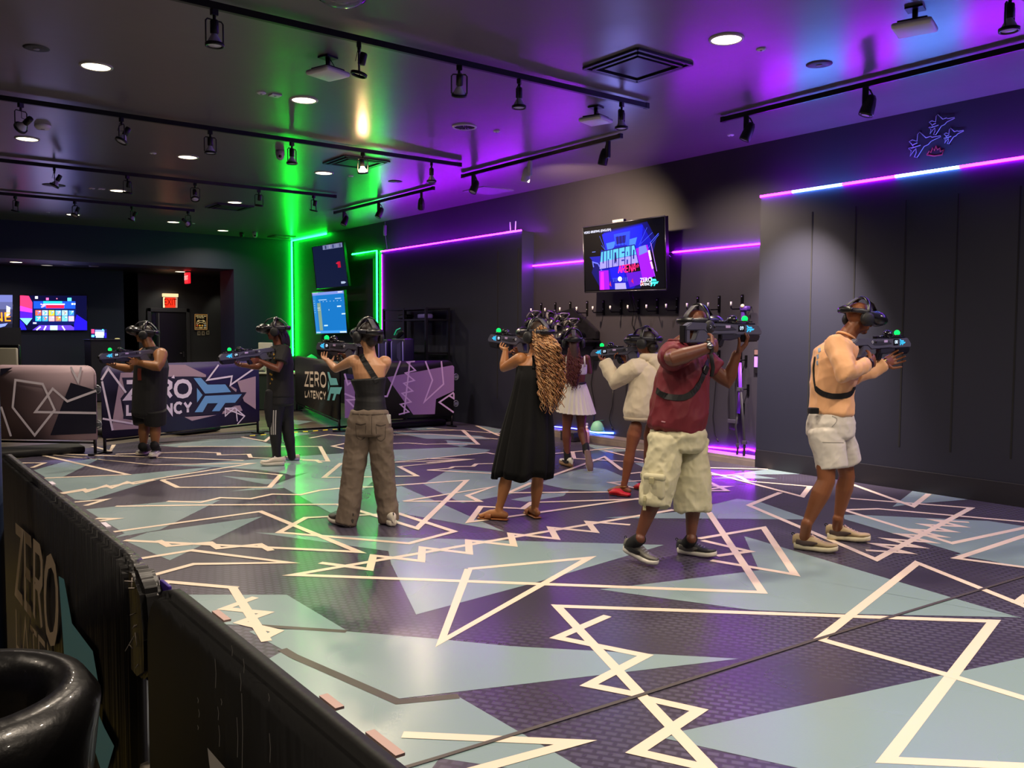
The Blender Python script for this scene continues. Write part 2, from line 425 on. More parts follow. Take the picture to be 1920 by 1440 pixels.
# ---------------------------------------------------------------- floor
ZP = {'A': (0, 800, 1/3), 'B': (400, 780, 1/3), 'C': (800, 780, 1/3), 'D': (1280, 840, 1/3), 'E': (200, 1040, 800/1920), 'F': (700, 1040, 700/1920), 'G': (1220, 1040, 700/1920)}
def tr(spec, z):
    out = []
    for k, x, y in spec:
        ox, oy, s = ZP[k]; p = atz(ox + x * s, oy + y * s, z); p.x = min(p.x, XP - 0.02); out.append(p)
    return out
def P_(s):
    out = []; k = None
    for t in s.split():
        if t[0].isalpha(): k = t[0]; t = t[1:]
        a, b = t.split(','); out.append((k, float(a), float(b)))
    return out
TEAL = """E700,332 E1080,345 E1500,380 F700,470 F1880,535 F130,740 E835,450 E640,345
E800,430 E835,470 E1310,665 F430,725 F1070,1097 F1150,1180 E900,1000 E300,700
B235,655 B1090,685 C1335,725 F900,125 F220,308 B1000,830 B985,760
F1165,178 G0,148 D430,688 D345,495 D1900,955 G1905,322 G1000,304 G520,285 G0,215
G155,908 G1920,530 G2300,440 G2300,1350 G1400,1240 G75,945
D905,375 D1040,378 D1720,410 D1920,440 D2300,520 D2300,760 D1920,675 D1640,615 D910,400
C1000,573 C1400,540 C1600,500 C1745,465 C1860,478 D720,402 D150,397
D250,150 D490,118 D660,147
D150,172 D380,148 D532,172
D1300,240 D1605,290 D1320,312 D1180,330
B1175,385 B1330,300 C450,318 C640,375 C560,410 C470,440 C200,490 B1400,490
C640,380 C720,335 C860,300 C940,290 C1010,300 C1210,385 C1000,425 C780,410
C470,470 C700,430 C800,420 C770,450 C560,482
B1010,400 B1060,395 B1640,650 B1040,545 B1000,500
A190,245 A350,200 A570,175 A340,290 A260,288
A250,292 A720,270 A1210,225 A840,310 A500,415 A420,410 A360,370
A1240,276 A1575,300 A1500,326
A880,104 A1200,75 A1380,62 A1560,108 A1000,116
A960,220 A1480,180 A1920,150 B900,150 B1000,225 B620,300 A1640,275 A1580,262 A1420,240 A1190,225
A1290,364 A1530,330 B640,280 B880,250 B1000,270 B840,420 B780,500 B660,545 A1600,345
A480,465 A960,420 A1240,412 A900,580 A640,625 A700,600
A700,640 A830,595 A1475,505 A955,752 A800,685
E200,180 E810,180 E1075,338 E640,318 E200,300
B1000,90 B1230,100 B1500,112 B1560,130 B1200,128
B1000,190 B1400,175 B1560,190 B1530,205 B1200,240 B1000,255
B1300,135 B1480,150 B1390,175
B1020,60 B1180,55 B1300,75 B1150,80
C270,55 C330,58 C420,75 C400,105
C110,135 C190,170 C120,160
C860,150 C960,165 C1250,190 C1000,205
C1170,265 C1290,255 C1240,300
A730,95 A900,92 A1190,70 A1260,70 A1000,88
A0,130 A80,150 A40,165
B420,20 B560,30 B470,50
A1600,20 A1750,40 A1620,60
G1560,0 D1540,600 D1700,560 D1920,500 D1920,640 G1920,60"""
DARKP = """F340,1046 F690,1097 F560,1180 F300,1100
A1290,250 A1440,240 A1640,275 A1600,262
B1090,385 B1180,382 B1700,640 B1500,590"""
LINES = """F1765,1130 F945,264 G1765,342 G1215,1055 G2100,1096
F1205,314 F945,426 F1400,518 F1108,670 F1375,722
F1400,738 F1675,800 F1352,1013 F1720,1097
F490,73 F1110,16 F350,445 F490,73
C1390,527 B450,893 G575,193 D147,360
B600,825 B880,862 B900,785 B1170,815 B1175,740 B1440,772 B1435,700 C490,728 C472,662 C730,690 C695,627 C950,652 C905,594 C1145,612
G2060,330 G1920,262 G1370,42 G870,434 G1535,620 G2100,792
G1880,252 G1925,218 G2000,252
D2300,370 D1540,620 D2300,720
D2200,390 D1515,535 D905,348 D1100,342 D1920,415 D2300,452
D870,278 D1622,337 D1088,627 D372,322 D550,250
D1610,418 D1410,405 D1575,442 D1350,430 D1520,470 D1285,458 D1460,498 D1220,485 D1400,530 D1150,512 D1335,558 D1080,540 D1270,590 D1030,575
D935,198 D1295,328 D1385,258
D150,137 D672,273 D716,216 D365,186 D305,155 D150,150
D90,510 D455,448 D632,712 D160,632
D110,520 D378,582 D190,607
D150,192 D250,240 D150,240
D150,232 D258,216 D150,214
F150,926 F1040,966 F480,1120 F300,1190
E215,180 E270,122 E588,150
E568,150 E720,390
E670,192 E530,243 E720,262 E600,305 E768,345 E700,378
A845,840 A1090,773 A1625,765 A1080,696 A790,742
A640,592 A1465,477 B818,765 A700,640
A890,640 A950,672 A1180,652 A1230,685 A1460,662 A1525,698
B930,553 B520,572 B370,655 B1100,717 B1355,650 B1040,548 B930,553
A650,448 A1240,440 A1900,437 B1145,632 B1425,362 B1000,392 B830,402
A940,420 A1130,426 A1240,400 A1410,406 A1530,380 A1690,383 A1800,358 B840,395
A480,445 A595,410 A420,425
A560,532 A655,518 A540,517
A340,374 A470,352 A490,366 A595,332 A630,344 A715,312 A755,322 A870,300
A350,378 A1420,207 A860,215 A180,148 A720,270 A250,290
A910,300 A1320,247 A1578,272 A1515,342 A1000,342 A910,300
A650,155 A1110,142 A1230,148 A1232,160 A1400,155 A1410,174 A1780,188 A1805,205
A180,148 A1370,190
A520,110 A620,138 A640,102
A1000,112 A1800,112 A1845,195 A1700,190
A1360,58 A1490,82 A1525,55
B540,125 B650,105 B740,112 B1225,103 B1600,130
B740,185 B670,170 B740,155 B1000,128
B720,265 B622,347 B1145,338 B1045,285 B1450,245 B1000,262 B1540,207 B1580,215
B1000,155 B1090,152 B1200,160 B1310,157 B1490,160 B1405,80 B1010,88
B1205,305 B1330,295 B1350,286 B1460,284 B1480,270 B1580,268
B1205,305 B1600,325
B1070,480 B1570,400 B1428,448 B1498,481 B1070,480
C1200,468 C590,487 C540,522 C305,510 C240,597 C430,572 C1200,464
C690,342 C1000,230 C1100,305
C460,432 C590,376
C460,433 C1030,428
C1210,414 C1030,375 C1250,362
C1140,325 C1250,312
C820,200 C830,240 C1230,262
C720,212 C1060,180 C1230,195
C1000,195 C1250,255
C1590,292 C1920,300
C200,80 C290,160 C150,156 C0,160
C280,55 C410,112
C0,70 C200,82 C420,100
A0,60 A60,40 A170,60
A0,205 A250,205 A180,232
C0,240 C240,245 C0,265"""
FL = MB()
zt = 0.0
FL.mi = 0; FL.quad((-4.2, -5.1, 0), (XW, -5.1, 0), (XW, 26.2, 0), (-4.2, 26.2, 0))
MX0 = 0.30; MY1 = atz(470, 808).y
ml = [atz(0, 866), atz(180, 838), atz(300, 822), atz(470, 807), atz(647, 799), atz(860, 790)]
FL.mi = 1; FL.poly([(MX0, -5, 0.003), (XP, -5, 0.003), (XP, 13.6, 0.003)] + [(p.x, p.y, 0.003) for p in reversed(ml)] + [(MX0, ml[0].y - 0.7, 0.003)])
FL.mi = 2
for i, s in enumerate(TEAL.split('\n')): FL.poly(tr(P_(s), 0.004 + i * 0.000012))
FL.mi = 1
for i, s in enumerate(DARKP.split('\n')): FL.poly(tr(P_(s), 0.0046 + i * 0.00002))
FL.mi = 3
_k = 0
for s in LINES.split('\n'):
    pp = tr(P_(s), 0.005)
    for p_ in pp: _k += 1; p_.z += _k * 0.00001
    FL.line(pp, 0.055, (0, 0, 1))
FL.mi = 4
for s, wd in (("F-200,1200 F330,1043 F1380,718 G850,435 G1920,110 G2300,0", 0.022), ("E790,425 E840,455 E1312,662 F440,727", 0.05), ("E640,318 E700,320 E1080,345", 0.04)):
    FL.line(tr(P_(s), 0.0085 if wd < .03 else 0.0049), wd, (0, 0, 1))
# hazard tape: yellow / black
for a, b_ in (((455, 818), (652, 803)), ((-60, 1420), (6, 1130))):
    A, B = atz(*a, 0.0055), atz(*b_, 0.0055); d = (B - A); L_ = d.length; d.normalize(); n_ = V((-d.y, d.x, 0)) * (0.05 if a[0] > 0 else 0.07); k = 0; st = 0.09
    if a[0] < 0: A = V((-0.28, 0.6, 0.0055)); B = V((-0.28, 7.0, 0.0055)); d = (B - A).normalized(); L_ = 6.4; n_ = V((0.13, 0, 0)); st = 0.04
    while k * st < L_:
        q = A + d * k * st; FL.mi = 5 if k % 2 else 6
        sh = d * (0.05 if a[0] > 0 else 0.0)
        FL.quad(q - n_, q + n_ + sh, q + d * st + n_ + sh, q + d * st - n_); k += 1
def floor_mat(name, col, rough, dots):
    m = mat(name, col, rough, spec=0.55)
    N, L = m.node_tree.nodes, m.node_tree.links; b = N['Principled BSDF']
    tc = N.new('ShaderNodeTexCoord'); nz = N.new('ShaderNodeTexNoise'); nz.inputs['Scale'].default_value = 1.1; nz.inputs['Detail'].default_value = 1
    L.new(tc.outputs['Object'], nz.inputs['Vector'])
    mr = N.new('ShaderNodeMapRange'); mr.inputs[1].default_value = 0.0; mr.inputs[2].default_value = 1.0; mr.inputs[3].default_value = rough - 0.05; mr.inputs[4].default_value = rough + 0.12
    L.new(nz.outputs['Fac'], mr.inputs[0]); L.new(mr.outputs[0], b.inputs['Roughness'])
    nf = N.new('ShaderNodeTexNoise'); nf.inputs['Scale'].default_value = 120; L.new(tc.outputs['Object'], nf.inputs['Vector'])
    bp = N.new('ShaderNodeBump'); bp.inputs['Strength'].default_value = 0.1; bp.inputs['Distance'].default_value = 0.002
    L.new(nf.outputs['Fac'], bp.inputs['Height']); L.new(bp.outputs[0], b.inputs['Normal'])
    if dots:
        br = N.new('ShaderNodeTexBrick'); br.offset = 0.5; br.inputs['Scale'].default_value = 1.0
        br.inputs['Brick Width'].default_value = 0.062; br.inputs['Row Height'].default_value = 0.042; br.inputs['Mortar Size'].default_value = 0.013
        br.inputs['Mortar Smooth'].default_value = 0.6
        mp = N.new('ShaderNodeMapping'); mp.inputs['Rotation'].default_value = (0, 0, math.radians(55))
        L.new(tc.outputs['Object'], mp.inputs[0]); L.new(mp.outputs[0], br.inputs['Vector'])
        c0 = lin(dots) + (1,); c1 = lin(col) + (1,)
        br.inputs['Color1'].default_value = c0; br.inputs['Color2'].default_value = c0; br.inputs['Mortar'].default_value = c1
        n2 = N.new('ShaderNodeTexNoise'); n2.inputs['Scale'].default_value = 0.8; L.new(tc.outputs['Object'], n2.inputs['Vector'])
        mx = N.new('ShaderNodeMix'); mx.data_type = 'RGBA'; mx.inputs[6].default_value = c1
        r2 = N.new('ShaderNodeMapRange'); r2.inputs[1].default_value = 0.35; r2.inputs[2].default_value = 0.6; r2.inputs[4].default_value = 0.8
        L.new(n2.outputs['Fac'], r2.inputs[0]); L.new(r2.outputs[0], mx.inputs[0]); L.new(br.outputs['Color'], mx.inputs[7]); L.new(mx.outputs[2], b.inputs['Base Color'])
    return m
def wood():
    m = mat('plank_floor', '6e6658', 0.38)
    N, L = m.node_tree.nodes, m.node_tree.links; b = N['Principled BSDF']; tc = N.new('ShaderNodeTexCoord')
    br = N.new('ShaderNodeTexBrick'); br.inputs['Scale'].default_value = 1; br.inputs['Brick Width'].default_value = 1.3; br.inputs['Row Height'].default_value = 0.18; br.inputs['Mortar Size'].default_value = 0.004
    br.inputs['Color1'].default_value = lin('776c5c') + (1,); br.inputs['Color2'].default_value = lin('544c42') + (1,); br.inputs['Mortar'].default_value = lin('241f1a') + (1,)
    L.new(tc.outputs['Object'], br.inputs['Vector'])
    nz = N.new('ShaderNodeTexNoise'); nz.inputs['Scale'].default_value = 3; mp = N.new('ShaderNodeMapping'); mp.inputs['Scale'].default_value = (1, 9, 1)
    L.new(tc.outputs['Object'], mp.inputs[0]); L.new(mp.outputs[0], nz.inputs['Vector'])
    mx = N.new('ShaderNodeMix'); mx.data_type = 'RGBA'; mx.blend_type = 'MULTIPLY'; mx.inputs[0].default_value = 0.6
    L.new(br.outputs['Color'], mx.inputs[6]); L.new(nz.outputs['Color'], mx.inputs[7]); L.new(mx.outputs[2], b.inputs['Base Color'])
    return m
fl = FL.build('floor', [wood(), floor_mat('mat_dark', '3c3744', 0.26, '5e5a6c'), floor_mat('mat_teal', '879d9e', 0.24, None), mat('mat_cream', 'ead6be', 0.35), mat('mat_seam', '4a443c', 0.5), mat('tape_yellow', 'e8cf20', 0.5), mat('tape_black', '141412', 0.5)], flat=True)
for f in fl.data.polygons:
    pass
bm = bmesh.new(); bm.from_mesh(fl.data)
for f in bm.faces:
    if f.normal.z < 0: f.normal_flip()
bm.to_mesh(fl.data); bm.free()
props(fl, kind='structure')
# ---------------------------------------------------------------- LED strips
PUR = glow('led_magenta', 'a40aff', 120.0)
WHB = glow('led_ice', '5a8cff', 95.0)
GRN = glow('led_green', '0aff30', 62.0)
BLU = glow('led_blue', '3a40ff', 25.0)
CH = mat('led_channel', '9a98a0', 0.4)
def strip(label, pts, m, group, off=(0.0, 0, 0), r=0.011, cat='light strip'):
    t = thing('led_strip', label, cat, pts[0], group=group)
    b = MB(); b.tube([V(p) + V(off) for p in pts], r, 6); b.build('light_tube', m, t, world=True)
    b = MB(); b.tube([V(p) + V(off) * 0.15 for p in pts], r * 0.8, 4); b.build('channel', CH, t, world=True)
    return t
# long strip on top of the right panelling: magenta and ice blue stretches
t = thing('led_strip', 'long magenta and ice blue light strip along the top of the right panelling', 'light strip', (XP, pyL, PZ))
xs = [1427, 1487, 1580, 1680, 1800, 1925, 2090, 2300, 2600, 3100, 4200]
ys = [atx(px, 367 - (px - 1427) * 0.152, XP).y for px in xs]
for i, (a, c_) in enumerate(zip(ys, ys[1:])):
    if c_ > a or c_ < -5: c_ = -4.9
    b = MB(); b.tube([(XP - 0.012, a, PZ + 0.01), (XP - 0.012, c_, PZ + 0.01)], 0.014, 6); b.build('light_tube', PUR if i % 2 == 0 else WHB, t, world=True)
    if c_ <= -4.8: break
strip('magenta light strip running along the top of the black block', [(XP, by1, BZ), (XP, by0, BZ)], PUR, None, (-0.014, 0, 0.012))
strip('thin magenta light strip down the far corner of the black block', [(XP, by1 - 0.02, BZ - 0.05), (XP, by1 - 0.02, 1.66)], glow('led_magenta_dim', 'c020ff', 12), None, (-0.012, 0, 0), 0.008)
sx = XW - 0.02
sA, sB, sC, sD = atx(990, 498, sx), atx(1095, 489, sx), atx(1262, 473, sx), atx(1428, 458, sx)
zs = 2.72
t = thing('led_strip', 'magenta light strip turning down the niche wall left of the big television', 'light strip', (sx, sA.y, zs))
b = MB(); b.tube([(sx, sB.y - 0.2, zs), (sx, sA.y, zs), (sx, sA.y, 1.80)], 0.013, 6); b.build('light_tube', PUR, t, world=True)
b = MB(); b.box((sx, sA.y, 1.76), (0.02, 0.025, 0.08)); b.build('connector', mat('plastic_white', 'e4e0e4', 0.4), t, world=True)
t = strip('magenta light strip on the niche wall right of the big television', [(sx, sC.y, zs), (sx, sD.y, zs)], PUR, None, (-0.004, 0, 0), 0.011)
b = MB(); b.tube([(sx, sC.y, zs), (sx - .01, sC.y + 0.12, zs + 0.01), (sx - .02, sC.y + 0.28, zs + .05)], 0.004, 5); b.tube([(sx, sC.y + 0.12, zs), (sx - .01, sC.y + 0.03, zs - 0.06)], 0.003, 5); b.build('lead_wire', mat('plastic_white', 'e4e0e4'), t, world=True)
q = [atx(1327, 838, sx), atx(1385, 843.5, sx), atx(1402, 842, sx), atx(1422, 847, sx)]
strip('sagging magenta light strip low on the niche wall under the hanging straps', q, PUR, None, (0, 0, 0), 0.010)
q = [atx(1100, 808, sx), atx(1122, 811, sx), atx(1150, 812, sx)]
strip('short blue light strip low on the wall behind the spray bottle', q, glow('led_azure', '4070ff', 25), None, (0, 0, 0), 0.012)
q = [atx(1040, 800, sx), atx(1075, 803, sx), atx(1098, 807, sx)]
strip('short violet blue light strip low behind the girl in the white skirt', q, BLU, None, (0, 0, 0), 0.008)
# green strips in the control corner
g1, g2, g3 = atx(549, 450, sx), atx(614, 437, sx), atx(554, 668, sx)
t = strip('bright green light strip running up the back corner and along the ceiling', [(sx - 0.02, g1.y, 1.02), (sx - 0.02, g1.y, H - 0.02), (sx - 0.02, g2.y, H - 0.02)], GRN, None, (-0.01, 0, 0), 0.022)
ga, gb, gc = atx(662, 478, sx), atx(708, 473, sx), atx(710, 622, sx)
t = strip('green light strip beside the black block turning down to the desk', [(sx, ga.y, 3.36), (sx, gb.y, 3.36), (sx, gb.y, 1.62)], GRN, None, (-0.02, 0, 0), 0.017)
# ---------------------------------------------------------------- ceiling fittings
RAILM = mat('track_black', '0c0c0e', 0.35)
LAMPB = mat('lamp_black', '0b0b0d', 0.4)
LAMPW = mat('lamp_white', 'c9c6d0', 0.4)
BULB = mat('bulb_glass', 'cfcde0', 0.25)
LITB = glow('bulb_lit', 'ffc890', 130)
TZ = H - 0.045
def rail(label, a, b):
    t = thing('track_rail', label, 'lighting track', a)
    m = MB(); a, b = V(a), V(b); d = (b - a)
    m.box((a + b) / 2, (max(abs(d.x), 0.036), max(abs(d.y), 0.036), 0.05)); m.build('rail', RAILM, t, world=True)
    for e in (a, b): m = MB(); m.box(e, (0.045, 0.045, 0.055)); m.build('end_cap', RAILM, t, world=True)
    return t
def pos_on(px, py, **k): return atz(px, py, TZ)
ty = [atz(778, 98, TZ).y, atz(430, 246, TZ).y, atz(300, 333, TZ).y, atz(150, 376, TZ).y, atz(1895, -22, TZ).y]
tx = [atz(1015, 293, TZ).x, atz(1640, 155, TZ).x, atz(720, 376, TZ).x]
names = ['nearest', 'second', 'third', 'furthest']
e1 = [aty(1212, 195, ty[0]).x, aty(862, 303, ty[1]).x, aty(628, 366, ty[2]).x, aty(352, 390, ty[3]).x + .1]
for i in range(4): rail('%s long black lighting track across the ceiling' % names[i], (-3.5, ty[i], TZ), (e1[i], ty[i], TZ))
rail('short black lighting track at the top right above the peach shirted man', (5.6, ty[4], TZ), (7.15, ty[4], TZ))
rail('black lighting track along the wall side above the big television', (tx[0], atx(1163, 256, tx[0]).y, TZ), (tx[0], atx(868, 328, tx[0]).y, TZ))
rail('black lighting track along the right wall above the panelling', (tx[1], -1.0, TZ), (tx[1], atx(1356, 224, tx[1]).y, TZ))
rail('black lighting track along the wall side above the control corner', (tx[2], atx(812, 354, tx[2]).y, TZ), (tx[2], atx(628, 398, tx[2]).y, TZ))
def gimbal(name, tilt, lit=False, bulb=True):
    t = thing(name, 'x', 'track light')
    b = MB(); b.box((0, 0, -0.045), (0.05, 0.035, 0.045), bev=0.005); b.tube([(0, 0, -0.06), (0, 0, -0.10)], 0.012); b.build('adapter', LAMPB, t)
    b = MB(); w_ = 0.066; b.tube([(-w_, 0, -0.26), (-w_, 0, -0.115), (-w_ * 0.8, 0, -0.10), (w_ * 0.8, 0, -0.10), (w_, 0, -0.115), (w_, 0, -0.26)], 0.006, 6); b.build('yoke', LAMPB, t)
    R = Matrix.Rotation(math.radians(tilt), 3, 'X'); P = V((0, 0, -0.26))
    b = MB(); ax = R @ V((0, 0, -1))
    b.lathe([(0.062, 0.0), (0.066, 0.0), (0.066, 0.022), (0.054, 0.022), (0.054, 0.0), (0.062, 0.0)], P, ax, 24); b.build('ring', LAMPB, t)
    b = MB(); b.lathe([(0, -0.16), (0.026, -0.16), (0.03, -0.15), (0.03, -0.07), (0.022, -0.065), (0, -0.065)], P, ax, 16); b.build('socket', LAMPB, t)
    if bulb:
        b = MB(); b.lathe([(0.016, -0.07), (0.022, -0.06), (0.05, -0.01), (0.053, 0.008), (0.045, 0.016), (0, 0.02)], P, ax, 20); b.build('bulb', LITB if lit else BULB, t)
    b = MB(); b.tube([P + ax * -0.12 + V((0.02, 0.02, 0)), V((0.03, 0.03, -0.16)), V((0.015, 0.01, -0.08))], 0.003, 5); b.build('lead', LAMPB, t)
    return t
def bullet(name, m, lit=False, tilt=25, pair=False):
    t = thing(name, 'x', 'track light')
    b = MB(); b.box((0, 0, -0.12), (0.055, 0.04, 0.20), bev=0.008); b.build('gear_box', m, t)
    for k in range(2 if pair else 1):
        R = Matrix.Rotation(math.radians(tilt + k * 6), 3, 'Y'); ax = R @ V((0, 0, -1)); P = V((0.06, 0.0, -0.10))
        b = MB(); b.lathe([(0, 0.0), (0.03, 0.0), (0.045, 0.03), (0.055, 0.09), (0.058, 0.17), (0.056, 0.19), (0.048, 0.18), (0, 0.17)], P, ax, 20); b.build('lamp_head', m, t)
        b = MB(); b.lathe([(0, 0.178), (0.046, 0.178), (0.046, 0.184), (0, 0.186)], P, ax, 16); b.build('lens', LITB if lit else BULB, t)
    b = MB(); b.tube([(0, 0, -0.03), (0.04, 0, -0.05), (0.07, 0, -0.11)], 0.008, 6); b.build('arm', m, t)
    return t
protos = {'s': gimbal('track_light', 0), 't': gimbal('track_light', 28), 'w': gimbal('track_light', 62), 'n': gimbal('track_light', 14, bulb=False), 'L': gimbal('track_light', -20, lit=True),
          'b': bullet('track_light', LAMPB), 'c': bullet('track_light', LAMPW, tilt=-14), 'd': bullet('track_light', LAMPB, tilt=-20), 'p': bullet('track_light', LAMPB, tilt=14, pair=True), 'M': bullet('track_light', LAMPB, lit=True, tilt=-30)}
used = set()
ORD = ['leftmost', 'second from the left', 'third from the left', 'fourth from the left', 'fifth from the left', 'sixth from the left']
KIND = {'s': 'black caged track lamp pointing straight down', 't': 'black caged track lamp tilted aside', 'w': 'black caged track lamp swung sideways', 'n': 'empty black caged track lamp', 'L': 'glowing warm caged track lamp', 'b': 'black bullet track spotlight', 'c': 'white bullet track spotlight', 'd': 'dark bullet track spotlight', 'p': 'black twin bullet track spotlight', 'M': 'glowing warm bullet track spotlight'}
def put(k, p, rot, lab):
    lab = KIND[k] + lab
    if k in used: o = dup(protos[k], lab, loc=p, rot=(0, 0, math.radians(rot)))
    else: used.add(k); o = protos[k]; o['label'] = lab; o.location = p; o.rotation_euler = (0, 0, math.radians(rot))
    o['group'] = 'track lights under the ceiling'
    return o
heads = [[(405, 's', 10), (674, 'n', 60), (861, 't', -30), (973, 's', 40), (1165, 's', 20)],
         [(40, 'w', 30), (228, 't', 100), (394, 's', 0), (547, 's', 20), (680, 'L', 140), (809, 's', 60)],
         [(100, 't', 80), (237, 'n', 20), (364, 't', 170), (484, 'n', 0), (587, 'n', 30)],
         [(25, 'n', 50), (137, 't', 120), (244, 't', 60), (350, 'w', -60)]]
tn = ['on the nearest ceiling track', 'on the second ceiling track', 'on the third ceiling track', 'on the furthest ceiling track']
LAMPPOS = {}
for i, row in enumerate(heads):
    for j, (px, k, r) in enumerate(row):
        x = aty(px, 250, ty[i]).x
        put(k, (x, ty[i], TZ - 0.0), r, ', %s %s' % (ORD[j], tn[i])); LAMPPOS[(i, j)] = (x, ty[i], TZ - 0.3)
put('s', (aty(1895, -22, ty[4]).x, ty[4], TZ), 0, ' in the top right corner of the view')
for px, k, r, l in ((888, 'b', 0, ' at the left end of the track above the television'), (994, 'c', 90, ' in the middle of the track above the television'), (1140, 'd', 80, ' at the right end of the track above the television')):
    put(k, (tx[0], atx(px, 300, tx[0]).y, TZ), r, l)
for px, k, r, l in ((1400, 'b', -60, ' at the far end of the track above the right panelling'), (1622, 'p', -50, ' in the middle of the track above the right panelling')):
    put(k, (tx[1], atx(px, 200, tx[1]).y, TZ), r, l)
for px, k, r, l in ((645, 'b', 0, ' at the left end of the track over the control corner'), (710, 'b', -20, ' in the middle of the track over the control corner'), (790, 'M', 60, ' at the right end of the track over the control corner')):
    put(k, (tx[2], atx(px, 380, tx[2]).y, TZ), r, l)
# real light from the lit track lamps and from the heads aimed at the wall
def spot(loc, aim, pw, ang=60, col=(1, 0.78, 0.52), size=0.05, blend=0.7): return light('spot_lamp', 'SPOT', loc, pw, col, aim, size, ang, blend)
lx = LAMPPOS[(1, 4)]; spot((lx[0], lx[1] - 0.08, lx[2] - 0.06), (3.0, 6.4, 0.2), 110, 80)
yM = atx(790, 380, tx[2]).y; spot((tx[2] - 0.1, yM - 0.1, H - 0.36), (5.4, 7.6, 0.5), 60, 70)
yc = atx(994, 300, tx[0]).y; spot((tx[0], yc - 0.03, H - 0.36), (XW, yc + 0.75, 2.5), 800, 120, (1, .72, .45), blend=1.0)
yd = atx(1140, 300, tx[0]).y; spot((tx[0] + 0.02, yd - 0.05, H - 0.36), (XW, yd - 0.6, 1.0), 320, 110, (1, .78, .62), blend=1.0)
y6 = atx(1400, 200, tx[1]).y; spot((tx[1] + 0.06, y6 + 0.05, H - 0.36), (XP, y6 + 0.15, 1.3), 1900, 62, (1, .82, .74), blend=1.0)
# ---- recessed downlights
TRIMW = mat('downlight_trim', 'b9b4ad', 0.35)
DISC = glow('downlight_disc', 'fff2c8', 6.0)
names_d = ['in front of the first track, near the top left', 'beside the green reflection, right of the square plate', 'at the left edge below the second track', 'left of the lit caged lamp, third row', 'right above the third track beside the vent', 'below the third track at left', 'below the third track near its middle', 'far back, left of a caged lamp', 'furthest back near the green corner', 'far back behind a caged lamp at left', '', 'large one near the top right vent']
for i, ((px, py, on), (p, _)) in enumerate(zip(DOWN, DPOS)):
    t = thing('recessed_downlight', ('glowing round recessed ceiling light ' + names_d[i]) if on else 'unlit chrome recessed ceiling light beside the violet glow', 'ceiling light', (p.x, p.y, H), group='recessed ceiling lights')
    b = MB(); b.lathe([(0.115, -0.004), (0.12, -0.012), (0.138, -0.008), (0.14, 0.0)], (0, 0, 0), (0, 0, 1), 32); b.build('trim_ring', TRIMW if on else LAMPW, t)
    b = MB()
    if on: b.lathe([(0, -0.006), (0.116, -0.006)], (0, 0, 0), (0, 0, 1), 32); b.build('diffuser', DISC, t)
    else:
        b.lathe([(0, -0.003), (0.05, -0.006), (0.1, -0.004), (0.116, -0.006)], (0, 0, 0), (0, 0, 1), 32); b.build('reflector', mat('chrome', 'c8c8d0', 0.15, 1.0), t)
        b = MB()
        for k in range(8): b.box((0.06 * math.cos(k * .785), 0.06 * math.sin(k * .785), -0.01), (0.07, 0.004, 0.006), Matrix.Rotation(k * .785, 3, 'Z'))
        b.build('baffle', mat('steel_dark', '55555a', 0.3, 1.0), t)
# ---- small discs, plates, detectors
PW = mat('plastic_white', 'e4e0e4', 0.4)
def disc(name, label, cat, px, py, r, h=0.012, m=PW, square=False):
    p = atz(px, py, H); t = thing(name, label, cat, (p.x, p.y, H))
    b = MB()
    if square: b.box((0, 0, -h / 2), (2 * r, 2 * r, h), bev=0.003)
    else: b.lathe([(0, -h), (r * 0.75, -h), (r, -h * 0.4), (r, 0)], (0, 0, 0), (0, 0, 1), 24)
    b.build('cover', m, t)
    b = MB(); b.lathe([(0, -h - 0.004), (r * 0.25, -h - 0.004), (r * 0.25, -h)], (0, 0, 0), (0, 0, 1), 12); b.build('centre', mat('grey_plastic', '8a8890', 0.4), t); return t
disc('sprinkler_cover', 'small white round ceiling cover next to a square plate', 'sprinkler', 490, 174, 0.045)
disc('ceiling_plate', 'small white square ceiling plate beside a round cover', 'cover plate', 516, 178, 0.05, square=True)
disc('sprinkler_cover', 'small white disc alone between the second track and a downlight', 'sprinkler', 287, 287, 0.04)
disc('sprinkler_cover', 'white disc right of the large downlight at top right', 'sprinkler', 1427, 92, 0.04)
disc('sprinkler_cover', 'tiny pale disc left of the panelling track end', 'sprinkler', 1370, 253, 0.04)
disc('sprinkler_cover', 'tiny violet lit disc right of the unlit chrome downlight', 'sprinkler', 931, 246, 0.04)
disc('smoke_detector', 'round white smoke detector below the second track at left', 'smoke detector', 80, 235, 0.085, 0.045)
disc('sprinkler_cover', 'round white cover under the third track at left', 'sprinkler', 172, 353, 0.05)
disc('ceiling_plate', 'pale square plate beside a round cover near the third track', 'cover plate', 190, 354, 0.05, square=True)
disc('sprinkler_cover', 'small pale disc under the furthest track at left', 'sprinkler', 90, 398, 0.04)
disc('sprinkler_cover', 'small pale disc beside the swung lamp far back', 'sprinkler', 362, 419, 0.04)
disc('sprinkler_cover', 'small disc at the foot of the warm streak', 'sprinkler', 658, 330, 0.04)
disc('ceiling_speaker', 'dark round ceiling speaker grille near the twin spotlight', 'speaker', 1536, 120, 0.11, 0.01, mat('grille', '34343c', 0.5))
disc('ceiling_speaker', 'dark round ceiling speaker near the violet streak', 'speaker', 741, 340, 0.11, 0.01, mat('grille', '34343c', 0.5))
disc('ceiling_speaker', 'faint dark round ceiling speaker at upper left', 'speaker', 68, 90, 0.10, 0.008, mat('grille', '34343c', 0.5))
disc('ceiling_speaker', 'dark round ceiling disc under a caged lamp at left', 'speaker', 101, 347, 0.17, 0.01, mat('grille', '34343c', 0.5))
